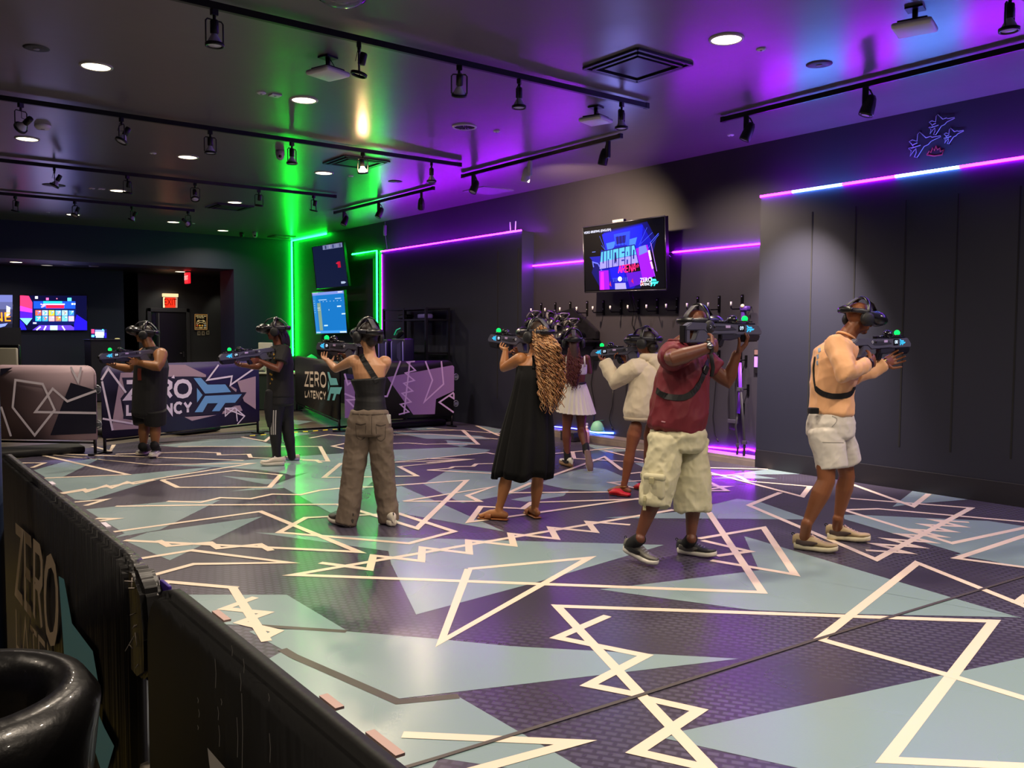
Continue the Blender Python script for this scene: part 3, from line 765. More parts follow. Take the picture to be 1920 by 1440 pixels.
p = atz(915, 357, H); t = thing('access_hatch', 'pale flat square ceiling hatch left of the white spotlight', 'hatch', (p.x, p.y, H)); b = MB(); b.box((0, 0, -0.006), (0.6, 0.6, 0.012), bev=0.002); b.build('hatch_panel', mat('hatch', '8a8494', 0.5), t)
p = atz(1175, 0, H)
# wireless access points hanging on brackets
for px, py, l in ((615, 138, 'white rounded wireless access point beside the empty caged lamp'), (1117, 226, 'white rounded wireless access point left of the track end lamp'), (1715, 52, 'white rounded wireless access point near the top right corner')):
    z = H - 0.14; p = atz(px, py, z); t = thing('access_point', l, 'wireless access point', (p.x, p.y, z), rotz=0.3, group='white access points under the ceiling')
    b = MB(); b.box((0, 0, 0), (0.27, 0.27, 0.045), bev=0.022); b.build('housing', PW, t)
    b = MB(); b.box((0, 0, 0.03), (0.20, 0.20, 0.02), bev=0.005); b.tube([(0, 0, 0.03), (0, 0, 0.14)], 0.02); b.box((0, 0, 0.132), (0.12, 0.12, 0.014)); b.build('bracket', LAMPB, t)
    b = MB(); b.tube([(0.08, 0.02, 0.03), (0.12, 0.03, 0.06), (0.08, 0.02, 0.10), (0.02, 0, 0.13)], 0.004, 6); b.build('cable', LAMPB, t)
# air vents
def vent(label, px, py, s, m=None):
    p = atz(px, py, H); t = thing('air_vent', label, 'air vent', (p.x, p.y, H)); m = m or mat('vent', '26242c', 0.35)
    b = MB()
    for r in (0.5, 0.41):
        for k in range(4):
            R = Matrix.Rotation(k * math.pi / 2, 3, 'Z'); b.box(R @ V((0, s * r, -0.012 - (0.5 - r) * 0.1)), (s * r * 2 if k % 2 == 0 else s * r * 2, 0.03, 0.02), R)
    b.build('frame', m, t)
    b = MB(); b.box((0, 0, -0.004), (s * 0.8, s * 0.8, 0.006)); b.build('backing', DARK, t)
    b = MB(); b.box((0, 0, -0.02), (s * 0.62, s * 0.62, 0.012), bev=0.004); b.build('centre_plate', m, t)
    return t
vent('large square four way air vent near the top right downlight', 1195, 122, 0.66)
vent('square air vent around the lit caged lamp', 668, 303, 0.66)
vent('dark flat air vent between the third and furthest tracks', 430, 387, 0.66)
vent('pale air vent beside the green corner strip', 528, 443, 0.5, mat('vent_pale', '6a7a70', 0.4))
# clear glass dome lamp at the top edge
p = atz(640, -4, H - 0.02); t = thing('dome_light', 'shallow clear dome fitting cut by the top edge', 'ceiling light', (p.x, p.y, H)); b = MB()
b.lathe([(0.15, 0), (0.155, -0.02), (0.13, -0.05), (0.07, -0.07), (0, -0.075)], (0, 0, 0), (0, 0, 1), 28); b.build('dome', mat('smoked_glass', '9a98a0', 0.12, alpha=0.55), t)
b = MB(); b.lathe([(0.17, -0.001), (0.17, -0.02), (0.15, -0.02)], (0, 0, 0), (0, 0, 1), 28); b.build('rim', mat('chrome', 'c8c8d0', 0.15, 1.0), t)
b = MB(); b.lathe([(0.05, -0.001), (0.05, -0.05), (0, -0.055)], (0, 0, 0), (0, 0, 1), 16); b.build('core', mat('core', '40385a', 0.4), t)
# dome security camera by the second track, two small cameras at the back
def seccam(label, px, py, r, m):
    p = atz(px, py, H); t = thing('security_camera', label, 'security camera', (p.x, p.y, H)); b = MB()
    b.lathe([(0, -0.001), (r, -0.001), (r, -r * 0.9), (r * 0.95, -r * 1.2)], (0, 0, 0), (0, 0, 1), 20); b.build('base', m, t)
    b = MB(); b.ball((0, 0, -r * 1.2), (r * 0.92, r * 0.92, r * 1.1)); b.build('dome', m, t)
    d = -(V((p.x, p.y, 0)).normalized()); b = MB(); b.ball(V((0, 0, -r * 1.5)) + d * r * 0.7, r * 0.38); b.build('lens', mat('lens_black', '060608', 0.1), t)
seccam('white dome security camera hanging left of a caged lamp', 525, 282, 0.055, mat('cam_white', '9a90a8', 0.4))
seccam('small white dome security camera near the green corner', 478, 435, 0.06, mat('cam_white2', 'b8c0b8', 0.4))
seccam('small dark security camera beside the white one at the back', 453, 436, 0.05, LAMPB)
# lights and plates on the alcove ceiling
for px, py, on, l in ((30, 491, 1, 'glowing oval of a recessed light in the alcove ceiling at far left'), (88, 497, 2, 'dimmer round light in the alcove ceiling'), (338, 509, 1, 'small glowing light in the alcove ceiling by the red sign')):
    p = atz(px, py, 3.15); t = thing('recessed_downlight', l, 'ceiling light', (p.x, p.y, 3.15), group='recessed lights in the alcove'); b = MB()
    b.lathe([(0, -0.008), (0.12, -0.008)], (0, 0, 0), (0, 0, 1), 20); b.build('diffuser', DISC if on == 1 else glow('disc_dim', 'c8c0b8', 0.8), t)
    b = MB(); b.lathe([(0.12, -0.01), (0.14, -0.006), (0.14, 0)], (0, 0, 0), (0, 0, 1), 20); b.build('trim_ring', TRIMW, t)
    if on == 1: light('alcove_lamp', 'AREA', (p.x, p.y, 3.12), 9, WARM, (p.x, p.y, 0), 0.2)
for px, py, l in ((128, 496, 'small pale disc in the alcove ceiling at left'), (176, 499, 'flat pale plate in the alcove ceiling'), (310, 504, 'tiny pale ceiling plate near the alcove light')):
    p = atz(px, py, 3.15); t = thing('ceiling_plate', l, 'cover plate', (p.x, p.y, 3.15)); b = MB(); b.lathe([(0, -0.012), (0.10, -0.012), (0.11, 0)], (0, 0, 0), (0, 0, 1), 16); b.build('cover', mat('plate_dim', '9a98a8', 0.5), t)
spot((aty(412, 520, 23.8).x, 23.5, 3.1), (aty(412, 600, 24).x, 24.0, 1.5), 14, 60, (1, .95, .7))
spot((aty(305, 520, 23.5).x, 23.4, 3.1), (aty(315, 600, 24).x, 24.0, 1.5), 14, 80, (1, .95, .8))
# ---------------------------------------------------------------- televisions and screens
BEZ = mat('tv_black', '08080b', 0.3); BEZE = mat('tv_edge', '4a4a58', 0.3, 0.8)
class Pl:
    """a flat screen through four corners (TL, TR, BR, BL); at(u,v) with u right, v down, both 0..1"""
    def __init__(s, TL, TR, BR, BL):
        s.TL, s.TR, s.BR, s.BL = V(TL), V(TR), V(BR), V(BL)
        s.N = (s.TR - s.TL).cross(s.BL - s.TL).normalized() * -1
        if s.N.dot(CP - s.TL) < 0: s.N = -s.N
        s.U = (s.TR - s.TL).normalized(); s.W = (s.TL - s.BL).normalized()
    def at(s, u, v, k=0.0): return (s.TL.lerp(s.TR, u)).lerp(s.BL.lerp(s.BR, u), v) + s.N * k
def screen_body(name, label, cat, P, thick=0.05, bez=0.012):
    c = P.at(.5, .5); t = thing(name, label, cat, c)
    b = MB(); b.quad(P.at(0, 0, -0.001), P.at(1, 0, -0.001), P.at(1, 1, -0.001), P.at(0, 1, -0.001))
    vs = b.bm.verts[:]; r = bmesh.ops.extrude_face_region(b.bm, geom=b.bm.faces[:])
    for g in r['geom']:
        if isinstance(g, bmesh.types.BMVert): g.co -= P.N * thick
    b.build('casing', BEZ, t, world=True)
    b = MB(); w_ = (P.TR - P.TL).length; h_ = (P.TL - P.BL).length; e = bez
    for a, c_ in (((0, 0), (1, 0)), ((1, 0), (1, 1)), ((1, 1), (0, 1)), ((0, 1), (0, 0))): b.tube([P.at(*a, 0.002), P.at(*c_, 0.002)], e * 0.5, 4)
    b.build('bezel', BEZE, t, world=True)
    return t
class Art:
    """flat artwork in one mesh with many materials; layers step outwards by 0.4 mm"""
    def __init__(s, P, k0=0.003): s.P, s.b, s.m, s.k = P, MB(), [], k0
    def c(s, m):
        if m not in s.m: s.m.append(m)
        s.b.mi = s.m.index(m); s.k += 0.0002
    def poly(s, pts, m): s.c(m); s.b.poly([s.P.at(u, v, s.k) for u, v in pts])
    def rect(s, u0, v0, u1, v1, m): s.poly([(u0, v0), (u1, v0), (u1, v1), (u0, v1)], m)
    def line(s, pts, wd, m, closed=False): s.c(m); s.b.line([s.P.at(u, v, s.k) for u, v in pts], wd, s.P.N, closed)
    def done(s, name, t): return s.b.build(name, s.m, t, world=True, flat=True)
GK = 1.5
def G(c, s=1.0): return glow('px_%s_%g' % (c, s * GK), c, s * GK)
# big television: UNDEAD ARENA
tv = Pl(atx(1093, 427, 8.44), atx(1247, 405, 8.44), atx(1250, 543, 8.56), atx(1097, 548, 8.56))
t = screen_body('television', 'large wall television showing blue and magenta game artwork reading undead arena', 'television', tv, 0.06, 0.02)
a = Art(tv)
a.rect(0.015, 0.02, 0.985, 0.975, G('02020c'))
def grad(a, x0, y0, x1, y1, cols, vert=True):
    n = len(cols)
    for i, c_ in enumerate(cols):
        if vert: a.rect(x0, y0 + (y1 - y0) * i / n, x1, y0 + (y1 - y0) * (i + 1) / n, c_)
        else: a.rect(x0 + (x1 - x0) * i / n, y0, x0 + (x1 - x0) * (i + 1) / n, y1, c_)
B1, B2, B3, B4 = G('0a0a60'), G('1018d8', 1.3), G('2040ff', 1.3), G('3a70ff', 1.2)
a.poly([(.22, .10), (.80, .04), (.90, .30), (.80, .75), (.70, .97), (.22, .97), (.10, .70), (.20, .35)], B1)
a.poly([(.27, .12), (.74, .06), (.84, .30), (.80, .72), (.62, .97), (.26, .97), (.2, .6), (.24, .35)], G('0c0ca0', 1.2))
a.poly([(.25, .14), (.75, .08), (.72, .42), (.30, .42)], B2); a.poly([(.30, .28), (.42, .26), (.38, .42), (.32, .42)], B4); a.poly([(.58, .26), (.68, .24), (.64, .42), (.58, .42)], B4); a.poly([(.40, .16), (.60, .14), (.58, .40), (.42, .40)], B3)
a.poly([(.42, .20), (.55, .19), (.54, .30), (.43, .31)], G('101090'))
for u in (.44, .48, .52): a.line([(u, .19), (u + .005, .34)], 0.012, G('05052a'))
a.poly([(.36, .38), (.42, .33), (.55, .33), (.60, .38)], G('0808b0'))
for (u0, v0, u1, v1) in ((.22, .16, .30, .42), (.70, .36, .80, .12), (.72, .34, .86, .20), (.80, .42, .93, .24), (.24, .30, .30, .40)): a.line([(u0, v0), (u1, v1)], 0.006, G('4a60ff', .8))
a.poly([(.08, .46), (.24, .46), (.24, .56), (.14, .56)], G('1a1aa8')); a.line([(.13, .62), (.12, .54), (.19, .57), (.24, .70)], 0.02, G('6a70ff', .9))
a.poly([(.20, .68), (.32, .68), (.33, .97), (.20, .97)], G('9a10d8', 1.0)); a.poly([(.22, .70), (.26, .70), (.26, .97), (.21, .97)], G('d820ff', 1.1))
a.poly([(.34, .64), (.52, .62), (.52, .80), (.36, .82)], G('1010ff', 1.2)); a.poly([(.54, .74), (.72, .72), (.74, .90), (.58, .95)], G('5a10c0', 1.0)); a.poly([(.66, .40), (.80, .36), (.88, .80), (.74, .88), (.70, .62)], G('8a10ff', 1.2)); a.poly([(.70, .38), (.78, .36), (.80, .46), (.70, .50)], G('7080ff', .9))
a.line([(.815, .44), (.835, .58)], 0.035, G('ffb0ff', 1.6)); a.line([(.835, .60), (.855, .70)], 0.03, G('ffa0ff', 1.6)); a.line([(.84, .34), (.90, .74)], 0.008, G('c080ff')); a.line([(.85, .66), (.88, .82)], 0.006, G('a060ff')); a.line([(.83, .34), (.93, .22)], 0.008, G('5060ff'))
a.poly([(.40, .88), (.53, .88), (.54, .97), (.40, .97)], G('9a90ff', 1.2))
for k in range(14):
    th = k * 2 * math.pi / 14
a.poly([(.463 + .026 * math.cos(k * .5236), .82 + .035 * math.sin(k * .5236)) for k in range(12)], G('e8f0ff', 1.8))
for u in (.40, .42, .51, .53, .38, .55): a.line([(u, .80), (u + .003, .86)], 0.008, G('5a70d0'))
a.poly([(.71, .92), (.73, .84), (.75, .93)], G('c04030')); a.poly([(.33, .90), (.345, .84), (.355, .93)], G('c03050')); a.poly([(.60, .86), (.62, .82), (.63, .9)], G('c02060')); a.rect(.12, .385, .165, .392, G('8090ff'))
# title lettering in slanted block capitals
FONT5 = {'U': [[(0,1),(0,.12),(.15,0),(.85,0),(1,.12),(1,1)]], 'N': [[(0,0),(0,1),(1,0),(1,1)]], 'D': [[(0,0),(0,1),(.7,1),(1,.8),(1,.2),(.7,0),(0,0)]], 'E': [[(1,1),(0,1),(0,0),(1,0)],[(0,.5),(.8,.5)]], 'A': [[(0,0),(.35,1),(.65,1),(1,0)],[(.15,.35),(.85,.35)]], 'R': [[(0,0),(0,1),(.9,1),(1,.8),(.9,.55),(0,.5)],[(.45,.5),(1,0)]], 'M': [[(0,0),(0,1),(.5,.4),(1,1),(1,0)]]}
def blockword(word, u0, v0, u1, v1, cols, wd, sk=0.0, rise=0.0):
    n = len(word); W_ = (u1 - u0) / n
    for i, ch in enumerate(word):
        for st in FONT5[ch]:
            pts = []
            for x, y in st:
                u = u0 + W_ * (i + .14 + .70 * x) + sk * y; pts.append((u, v1 - (v1 - v0) * (.1 + .8 * y) - rise * (i + x) / n))
            a.line(pts, wd, cols)
a.poly([(.205, .665), (.232, .385), (.655, .335), (.70, .61)], G('0a1070'))
a.poly([(.215, .65), (.240, .40), (.648, .350), (.672, .48), (.22, .545)], G('58b8f0', 1.0)); a.poly([(.212, .655), (.22, .55), (.672, .485), (.69, .60)], G('9a90ff', 1.0))
def cutlines():
    n = 6; D_ = G('10186a')
    for i in range(1, n): u = .225 + (.68 - .225) * i / n; a.line([(u + .01, .39 - .05 * i / n + .0), (u + .002, .66 - .06 * i / n)], 0.016, D_)
cutlines()
K = G('141c80')
def ctr(i, x, y): 
    u = .225 + (.455) * (i + x) / 6; return (u + .012 * (y - .5), .655 - .26 * y - .052 * (i + x) / 6)
a.line([ctr(0, .5, 1.02), ctr(0, .5, .3)], .022, K)                      # U
a.line([ctr(1, .45, -.02), ctr(1, .38, .5)], .018, K); a.line([ctr(1, .62, 1.02), ctr(1, .66, .5)], .018, K)   # N
a.line([ctr(2, .5, .2), ctr(2, .5, .8)], .03, K); a.poly([ctr(2, .35, .05), ctr(2, .5, .55), ctr(2, .62, .9), ctr(2, .72, .5), ctr(2, .85, .05), ctr(2, .6, .35)], G('0a0e50'))   # D with a figure
a.line([ctr(3, .55, .72), ctr(3, 1.0, .72)], .02, K); a.line([ctr(3, .55, .28), ctr(3, 1.0, .28)], .02, K)     # E
a.line([ctr(4, .5, -.02), ctr(4, .5, .28)], .025, K); a.line([ctr(4, .5, .5), ctr(4, .5, .72)], .016, K); a.line([ctr(4, .12, 1.02), ctr(4, .05, .4)], .014, K); a.line([ctr(4, .88, 1.02), ctr(4, .95, .4)], .014, K)   # A
a.line([ctr(5, .5, .25), ctr(5, .5, .75)], .025, K)                      # D
blockword('ARENA', .445, .62, .665, .745, G('ff2070', 1.3), .016, .008, .022)
a.line([(.675, .63), (.675, .67)], .008, G('ff2070', 1.3)); a.line([(.69, .67), (.69, .62), (.70, .65)], .008, G('ff2070', 1.3))
a.done('screen_image', t)
def ptxt(t, P, s, u, v, size, m, name='caption', sx=1.0, k=0.012, align='CENTER'):
    return text_mesh(name, s, m, t, P.at(u, v, k), P.U, P.W, size, 0.001, align, sx)
ptxt(t, tv, 'VIDEO BRIEFING (ENGLISH)', .02, .085, .046, G('e8e8ff', 1.2), sx=1.0, align='LEFT')
ptxt(t, tv, 'ZERO', .775, .855, .085, G('f0f4ff', 1.3), 'logo_words'); ptxt(t, tv, 'LATENCY', .775, .915, .05, G('f0f4ff', 1.3), 'logo_words')
b = MB(); o = tv.at(.825, .945, .012)
for pl in LOGO: b.poly([o + tv.U * x * .11 + tv.W * y * .12 for x, y in pl])
b.build('emblem', G('40e0d8', 1.2), t, world=True)
# wall arm
b = MB(); c_ = tv.at(.5, .5, -0.08); b.box((8.72, c_.y, c_.z), (0.33, 0.08, 0.10)); b.box((8.87, c_.y, c_.z), (0.03, 0.5, 0.4)); b.build('wall_arm', BEZ, t, world=True)
b = MB(); b.box(tv.at(.45, -0.02, -0.03), (0.06, 0.22, 0.05), bev=0.01); b.build('sensor_bar', mat('grey_plastic', '8a8890', 0.4), t, world=True)
b = MB(); y0 = tv.at(.45, 1).y; b.tube([(8.7, y0, tv.at(.5, 1).z + .1), (8.84, y0, 1.95), (8.86, y0 + .05, 1.75), (8.87, y0 - .06, 1.55), (8.86, y0 + .12, 1.40)], 0.008, 6)
b.tube([(8.7, y0 - .05, tv.at(.5, 1).z + .1), (8.85, y0 - .04, 1.95), (8.87, y0 - .12, 1.7), (8.87, y0 - .18, 1.5)], 0.008, 6); b.build('power_cable', LAMPB, t, world=True)
light('screen_glow', 'AREA', tv.at(.5, .5, 0.06), 6, (0.3, 0.3, 1), tv.at(.5, .5, 1), 0.7)
GK = 1.0
# two portrait screens in the control corner
s1 = Pl(atx(585.5, 463, 8.45), atx(643, 453.5, 8.45), atx(653.5, 536.5, 8.62), atx(594, 541.5, 8.62))
t = screen_body('monitor', 'upper dark navy tilted screen between the green strips', 'monitor', s1, 0.06, 0.02)
a = Art(s1); a.rect(.01, .01, .99, .99, G('141c3c', 1.0)); a.rect(.35, .01, .97, .11, G('8890c0', .8)); 
for u, c_ in ((.42, '404878'), (.55, 'b0b0d8'), (.66, '505890'), (.78, 'a0a8d0'), (.88, '606890')): a.rect(u, .02, u + .05, .10, G(c_, .7))
a.rect(.76, .42, .85, .56, G('c01838', 1.0)); a.rect(.72, .44, .80, .47, G('e02040')); a.rect(.80, .88, .90, .93, G('b8c8e8')); a.poly([(.90, .88), (.95, .905), (.90, .93)], G('b8c8e8'))
a.done('screen_image', t)
b = MB(); c_ = s1.at(.5, .5, -0.05); b.box((8.74, c_.y, c_.z), (0.28, 0.1, 0.1)); b.box((8.85, c_.y, c_.z), (0.05, 0.5, 0.4)); b.build('wall_arm', BEZ, t, world=True)
s2 = Pl(atx(584.8, 548.8, 8.48), atx(645, 543.7, 8.48), atx(651.5, 624.5, 8.62), atx(592.8, 626, 8.62))
t = screen_body('monitor', 'lower bright blue tilted screen with a booking grid below the dark one', 'monitor', s2, 0.06, 0.02)
a = Art(s2); a.rect(.01, .01, .99, .99, G('1878c8', 1.1)); a.rect(.01, .01, .99, .075, G('8aa0f0', 1.0)); a.rect(.01, .0, .2, .03, G('c8c8f8', 1.0)); a.rect(.01, .075, .11, .97, G('2f8cd8', 1.0)); a.rect(.14, .26, .25, .92, G('8aa898', 1.0))
a.rect(.01, .93, .99, .99, G('4aa0f0', 1.1)); a.rect(.02, .955, .16, .985, G('c0e0ff')); a.rect(.78, .955, .98, .985, G('e0f4ff', 1.2)); a.rect(.76, .35, .88, .38, G('d8f0ff', 1.2)); a.rect(.88, .53, .99, .56, G('c8e8ff', 1.2)); a.rect(.30, .79, .42, .82, G('c8f0ff', 1.2))
for k in range(7): a.rect(.22 + k * .11, .225, .25 + k * .11, .24, G('b0d8ff'))
for k in range(6): a.rect(.03, .2 + k * .055, .07, .21 + k * .055, G('b0d8ff'))
a.rect(.2, .18, .46, .2, G('b0d8ff')); a.rect(.72, .17, .9, .19, G('b0d8ff')); a.rect(.14, .37, .23, .39, G('c8d8d8')); a.rect(.14, .42, .24, .435, G('c8d8d8')); a.rect(.82, .02, .95, .05, G('e8e8ff')); a.rect(.5, .42, .515, .45, G('d0f0ff'))
a.done('screen_image', t)
b = MB(); c_ = s2.at(.5, .5, -0.05); b.box((8.74, c_.y, c_.z), (0.28, 0.1, 0.1)); b.box((8.85, c_.y, c_.z), (0.05, 0.5, 0.4)); b.build('wall_arm', BEZ, t, world=True)
# alcove televisions
GK = 2.2
YT = 23.22
def yscreen(x0, y0, x1, y1, yy=YT): return Pl(aty(x0, y0, yy), aty(x1, y0 + .6, yy), aty(x1, y1, yy), aty(x0, y1 - .2, yy))
s3 = yscreen(37, 553.5, 163, 619)
t = screen_body('television', 'alcove television with a colourful game menu grid', 'television', s3, 0.06, 0.015)
a = Art(s3); a.rect(0, 0, 1, 1, G('08082a')); a.poly([(0, 0), (.13, .02), (.18, .2), (.18, .55), (0, .6)], G('e03060', 1.1)); a.poly([(0, .3), (.18, .4), (.18, .6), (0, .6)], G('d838d8', 1.0)); a.poly([(0, .45), (.18, .5), (.18, .68), (0, .68)], G('4818d0')); a.poly([(0, .66), (.18, .66), (.10, .86)], G('70d8f8', 1.1)); a.poly([(0, .70), (.06, .82), (.10, 1), (0, 1)], G('2018d8', 1.1))
a.rect(.18, .16, .83, .84, G('0a1450')); a.rect(.2, .17, .82, .38, G('1848d0', 1.0)); a.rect(.34, .17, .62, .22, G('20d8e8', 1.2)); a.rect(.38, .28, .65, .37, G('d81838', 1.2)); a.rect(.34, .24, .66, .27, G('e8e8ff', 1.0)); a.line([(.3, .25), (.36, .3), (.31, .34)], .03, G('e0a0c0'))
gc = ['e05838', 'a0a8e0', 'd0b828', '58a0e8', '90c8d8', '3070d8', '28a8e8', '3898d0', 'e89898', 'a06858', '68c0e0', 'd8a0d8']
for k, c_ in enumerate(gc):
    i, j = k % 6, k // 6; u, v = .225 + i * .098, .43 + j * .165; a.rect(u, v, u + .085, v + .15, G(c_, 1.1)); a.line([(u + .02, v + .03), (u + .06, v + .07), (u + .03, v + .12)], .018, G(gc[(k + 5) % 12], .9)); a.rect(u + .05, v + .02, u + .075, v + .05, G('f0f0ff'))
a.poly([(.28, .86), (.75, .86), (.86, 1), (.18, 1)], G('5a3ae0', 1.0)); a.rect(.44, .87, .55, 1, G('a8f0e8', 1.1)); a.line([(.3, .9), (.24, 1)], .03, G('e0e0ff')); a.line([(.38, .88), (.35, 1)], .03, G('e0e0ff')); a.line([(.62, .88), (.66, 1)], .03, G('e0e0ff')); a.poly([(.84, .55), (1, .75), (1, 1), (.8, 1), (.8, .84)], G('1c10c8', 1.1)); a.rect(.22, .03, .26, .1, G('f0f0ff', 1.2)); a.rect(.38, .07, .42, .14, G('e060a0', 1.1)); a.rect(.70, .07, .76, .16, G('50d8f8', 1.2)); a.rect(.53, .08, .55, .11, G('d07090')); a.rect(.19, .78, .24, .82, G('e0e0ff')); a.rect(.76, .22, .79, .27, G('e0f0ff')); a.rect(.80, .22, .82, .27, G('e0f0ff'))
a.done('screen_image', t); light('screen_glow', 'AREA', s3.at(.5, .5, .1), 3, (.5, .4, 1), s3.at(.5, .5, 2), .8)
s4 = yscreen(-100, 552, 24, 621)
t = screen_body('television', 'alcove television at far left with orange lettering, cut by the frame', 'television', s4, 0.06, 0.015)
a = Art(s4); grad(a, 0, 0, 1, 1, [G('6a70b0', .8), G('585c8c', .8), G('3c3c60', .8), G('26263c', .8), G('1a1a28', .8)]); a.poly([(.9, .3), (.96, .35), (.95, .55), (.9, .6)], G('f0f4ff', 1.3)); a.poly([(.7, .83), (.92, .78), (.88, .86), (.7, .95)], G('7080ff', 1.1)); a.done('screen_image', t)
ptxt(t, s4, 'NE', .97, .62, .30, G('ff7a18', 1.6), align='RIGHT')
s5 = yscreen(171, 616.5, 200, 634, 21.6)
t = screen_body('monitor', 'small monitor with a game menu on the dark cabinet', 'monitor', s5, 0.03, 0.01)
a = Art(s5); a.rect(0, 0, 1, 1, G('0c1250')); a.rect(0, .05, .2, .5, G('e04070')); a.rect(0, .65, .2, .9, G('60c0f0')); a.rect(.25, .1, .85, .75, G('8090c0')); a.rect(.25, .35, .8, .75, G('d8e0f0', 1.2)); a.rect(.3, .8, .8, .95, G('b0f0f0', 1.2)); a.rect(.85, .4, 1, 1, G('2018a0')); a.rect(.7, 0, .8, .15, G('50e0f8')); a.done('screen_image', t)
b = MB(); c_ = s5.at(.5, 1); b.box((c_.x, c_.y + .05, c_.z - .02), (.25, .15, .02)); b.box((c_.x, c_.y + .06, c_.z + .02), (.05, .03, .1)); b.build('stand', BEZ, t, world=True)
ctz = c_.z - .03
cx0, cx1 = aty(170, 640, 21.5).x, aty(226, 640, 21.5).x
t = thing('cabinet', 'black cabinet under the small monitor in the alcove', 'cabinet', ((cx0 + cx1) / 2, 21.9, 0)); b = MB(); b.box(((cx0 + cx1) / 2, 21.85, ctz / 2), (cx1 - cx0, .7, ctz - .04), bev=.01); b.build('carcass', mat('cab_black', '101116', .45), t, world=True)
b = MB(); b.box(((cx0 + cx1) / 2, 21.85, ctz - .012), (cx1 - cx0 + .06, .76, .024), bev=.005); b.build('top', mat('cab_top', '1c1c22', .3), t, world=True)
p = aty(220, 635.5, 21.7); t = thing('puck_light', 'small round yellowish light lying on the black cabinet', 'light', (p.x, 21.7, ctz)); b = MB(); b.lathe([(0, .03), (.05, .025), (.06, 0)], (0, 0, 0), (0, 0, 1), 16); b.build('lens', glow('puck', 'e8d890', 1.0), t); b = MB(); b.lathe([(.06, .0), (.07, 0.01), (.07, 0)], (0, 0, 0), (0, 0, 1), 16); b.build('rim', BEZ, t)
# dark cabinet column under the far left television
x1 = aty(38, 640, 22.9).x
t = thing('cabinet', 'tall dark cabinet under the far left television', 'cabinet', (1.2, 23, 0)); b = MB(); b.box(((x1 - 1.0) / 2, 22.95, .85), (x1 + 1.0, .4, 1.7)); b.build('carcass', mat('cab_navy', '171922', .5), t, world=True)
# signs in the alcove
GK = 1.0
def wallquad(px0, py0, px1, py1, y=24.0): return Pl(aty(px0, py0, y), aty(px1, py0 + .3, y), aty(px1, py1 + .3, y), aty(px0, py1, y))
s6 = wallquad(305, 557, 333, 577, 23.94)
t = screen_body('exit_sign', 'lit red exit sign with a warm emergency lamp bar above the door', 'exit sign', s6, .05, .01)
a = Art(s6); a.rect(.0, .0, 1, 1, G('c8a088', .9)); a.rect(.14, .04, .86, .98, G('ff3018', 1.3)); a.rect(.05, .02, .12, .98, G('fff0a0', 2.0)); a.done('face', t)
ptxt(t, s6, 'EXIT', .5, .5, .26, G('7a0808', .6), 'letters', sx=.62)
q0, q1 = aty(305, 550, 23.9), aty(334, 557, 23.9); b = MB(); b.box(((q0.x + q1.x) / 2, 23.92, (q0.z + q1.z) / 2), (q1.x - q0.x, .1, q0.z - q1.z), bev=.01); b.build('lamp_bar', glow('lampbar', 'ffd8a0', 1.3), t, world=True)
p = aty(351.5, 521.5, 22.4)
t = thing('exit_sign', 'red exit sign hanging edge on from the alcove ceiling', 'exit sign', (p.x, 22.4, 3.15)); b = MB(); hh = .27
b.box((p.x, 22.4, p.z), (.06, .32, hh), bev=.008); b.build('housing', glow('exit_red', 'ff1828', 1.6), t, world=True)
b = MB(); b.tube([(p.x, 22.4, p.z + hh / 2), (p.x, 22.4, 3.15)], .012); b.box((p.x, 22.4, 3.14), (.1, .1, .02)); b.build('hanger', LAMPB, t, world=True)
text_mesh('letters', 'EXIT', G('ffd0c8', 1.2), t, (p.x - .034, 22.4, p.z), (0, -1, 0), (0, 0, 1), .15, .002)
light('sign_glow', 'POINT', (p.x, 22.4, p.z + .2), 1.5, (1, .05, .05), None, .1)
# poster with a game controller drawn in light lines
s7 = wallquad(364, 588, 389.5, 619, 23.97)
t = screen_body('poster', 'small framed poster with a drawn game controller and coloured dots', 'poster', s7, .02, .02)
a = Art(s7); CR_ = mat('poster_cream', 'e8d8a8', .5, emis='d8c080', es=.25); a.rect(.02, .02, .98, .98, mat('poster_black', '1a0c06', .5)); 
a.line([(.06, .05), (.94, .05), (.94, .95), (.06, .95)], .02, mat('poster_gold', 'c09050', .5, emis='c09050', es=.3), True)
a.line([(.18, .62), (.24, .44), (.34, .38), (.44, .42), (.56, .42), (.66, .38), (.78, .44), (.84, .62), (.78, .62), (.62, .54), (.38, .54), (.24, .64)], .016, CR_, True)
for u in (.32, .68): a.poly([(u + .07 * math.cos(k), .46 + .045 * math.sin(k)) for k in [i * .5236 for i in range(12)]], CR_)
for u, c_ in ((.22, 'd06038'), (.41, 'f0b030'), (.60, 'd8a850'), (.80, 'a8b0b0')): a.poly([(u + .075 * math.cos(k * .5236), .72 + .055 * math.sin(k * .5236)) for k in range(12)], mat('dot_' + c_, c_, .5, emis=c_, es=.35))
for u0, v0, u1, v1 in ((.12, .11, .34, .18), (.38, .10, .44, .2), (.48, .11, .66, .18), (.70, .12, .88, .18), (.2, .22, .34, .27), (.38, .22, .50, .27), (.53, .22, .72, .27), (.12, .82, .2, .89), (.25, .82, .29, .89), (.35, .82, .62, .89), (.7, .82, .88, .89)): a.rect(u0, v0, u1, v1, CR_)
a.done('print', t)
for px, l in ((373, 'left'), (381, 'middle'), (389.5, 'right')):
    p = aty(px, 624.5 if px < 389 else 623.5, 23.99); t = thing('light_switch', l + ' switch plate of three under the controller poster', 'light switch', (p.x, 23.99, p.z), group='switches under the poster')
    b = MB(); b.box((0, 0, 0), (.085, .012, .12), bev=.004); b.build('plate', mat('switch_plate', 'b0a890', .4), t); b = MB(); b.box((0, -.01, -.005), (.03, .012, .05), bev=.002); b.build('toggle', mat('toggle', '3a3630', .4), t)
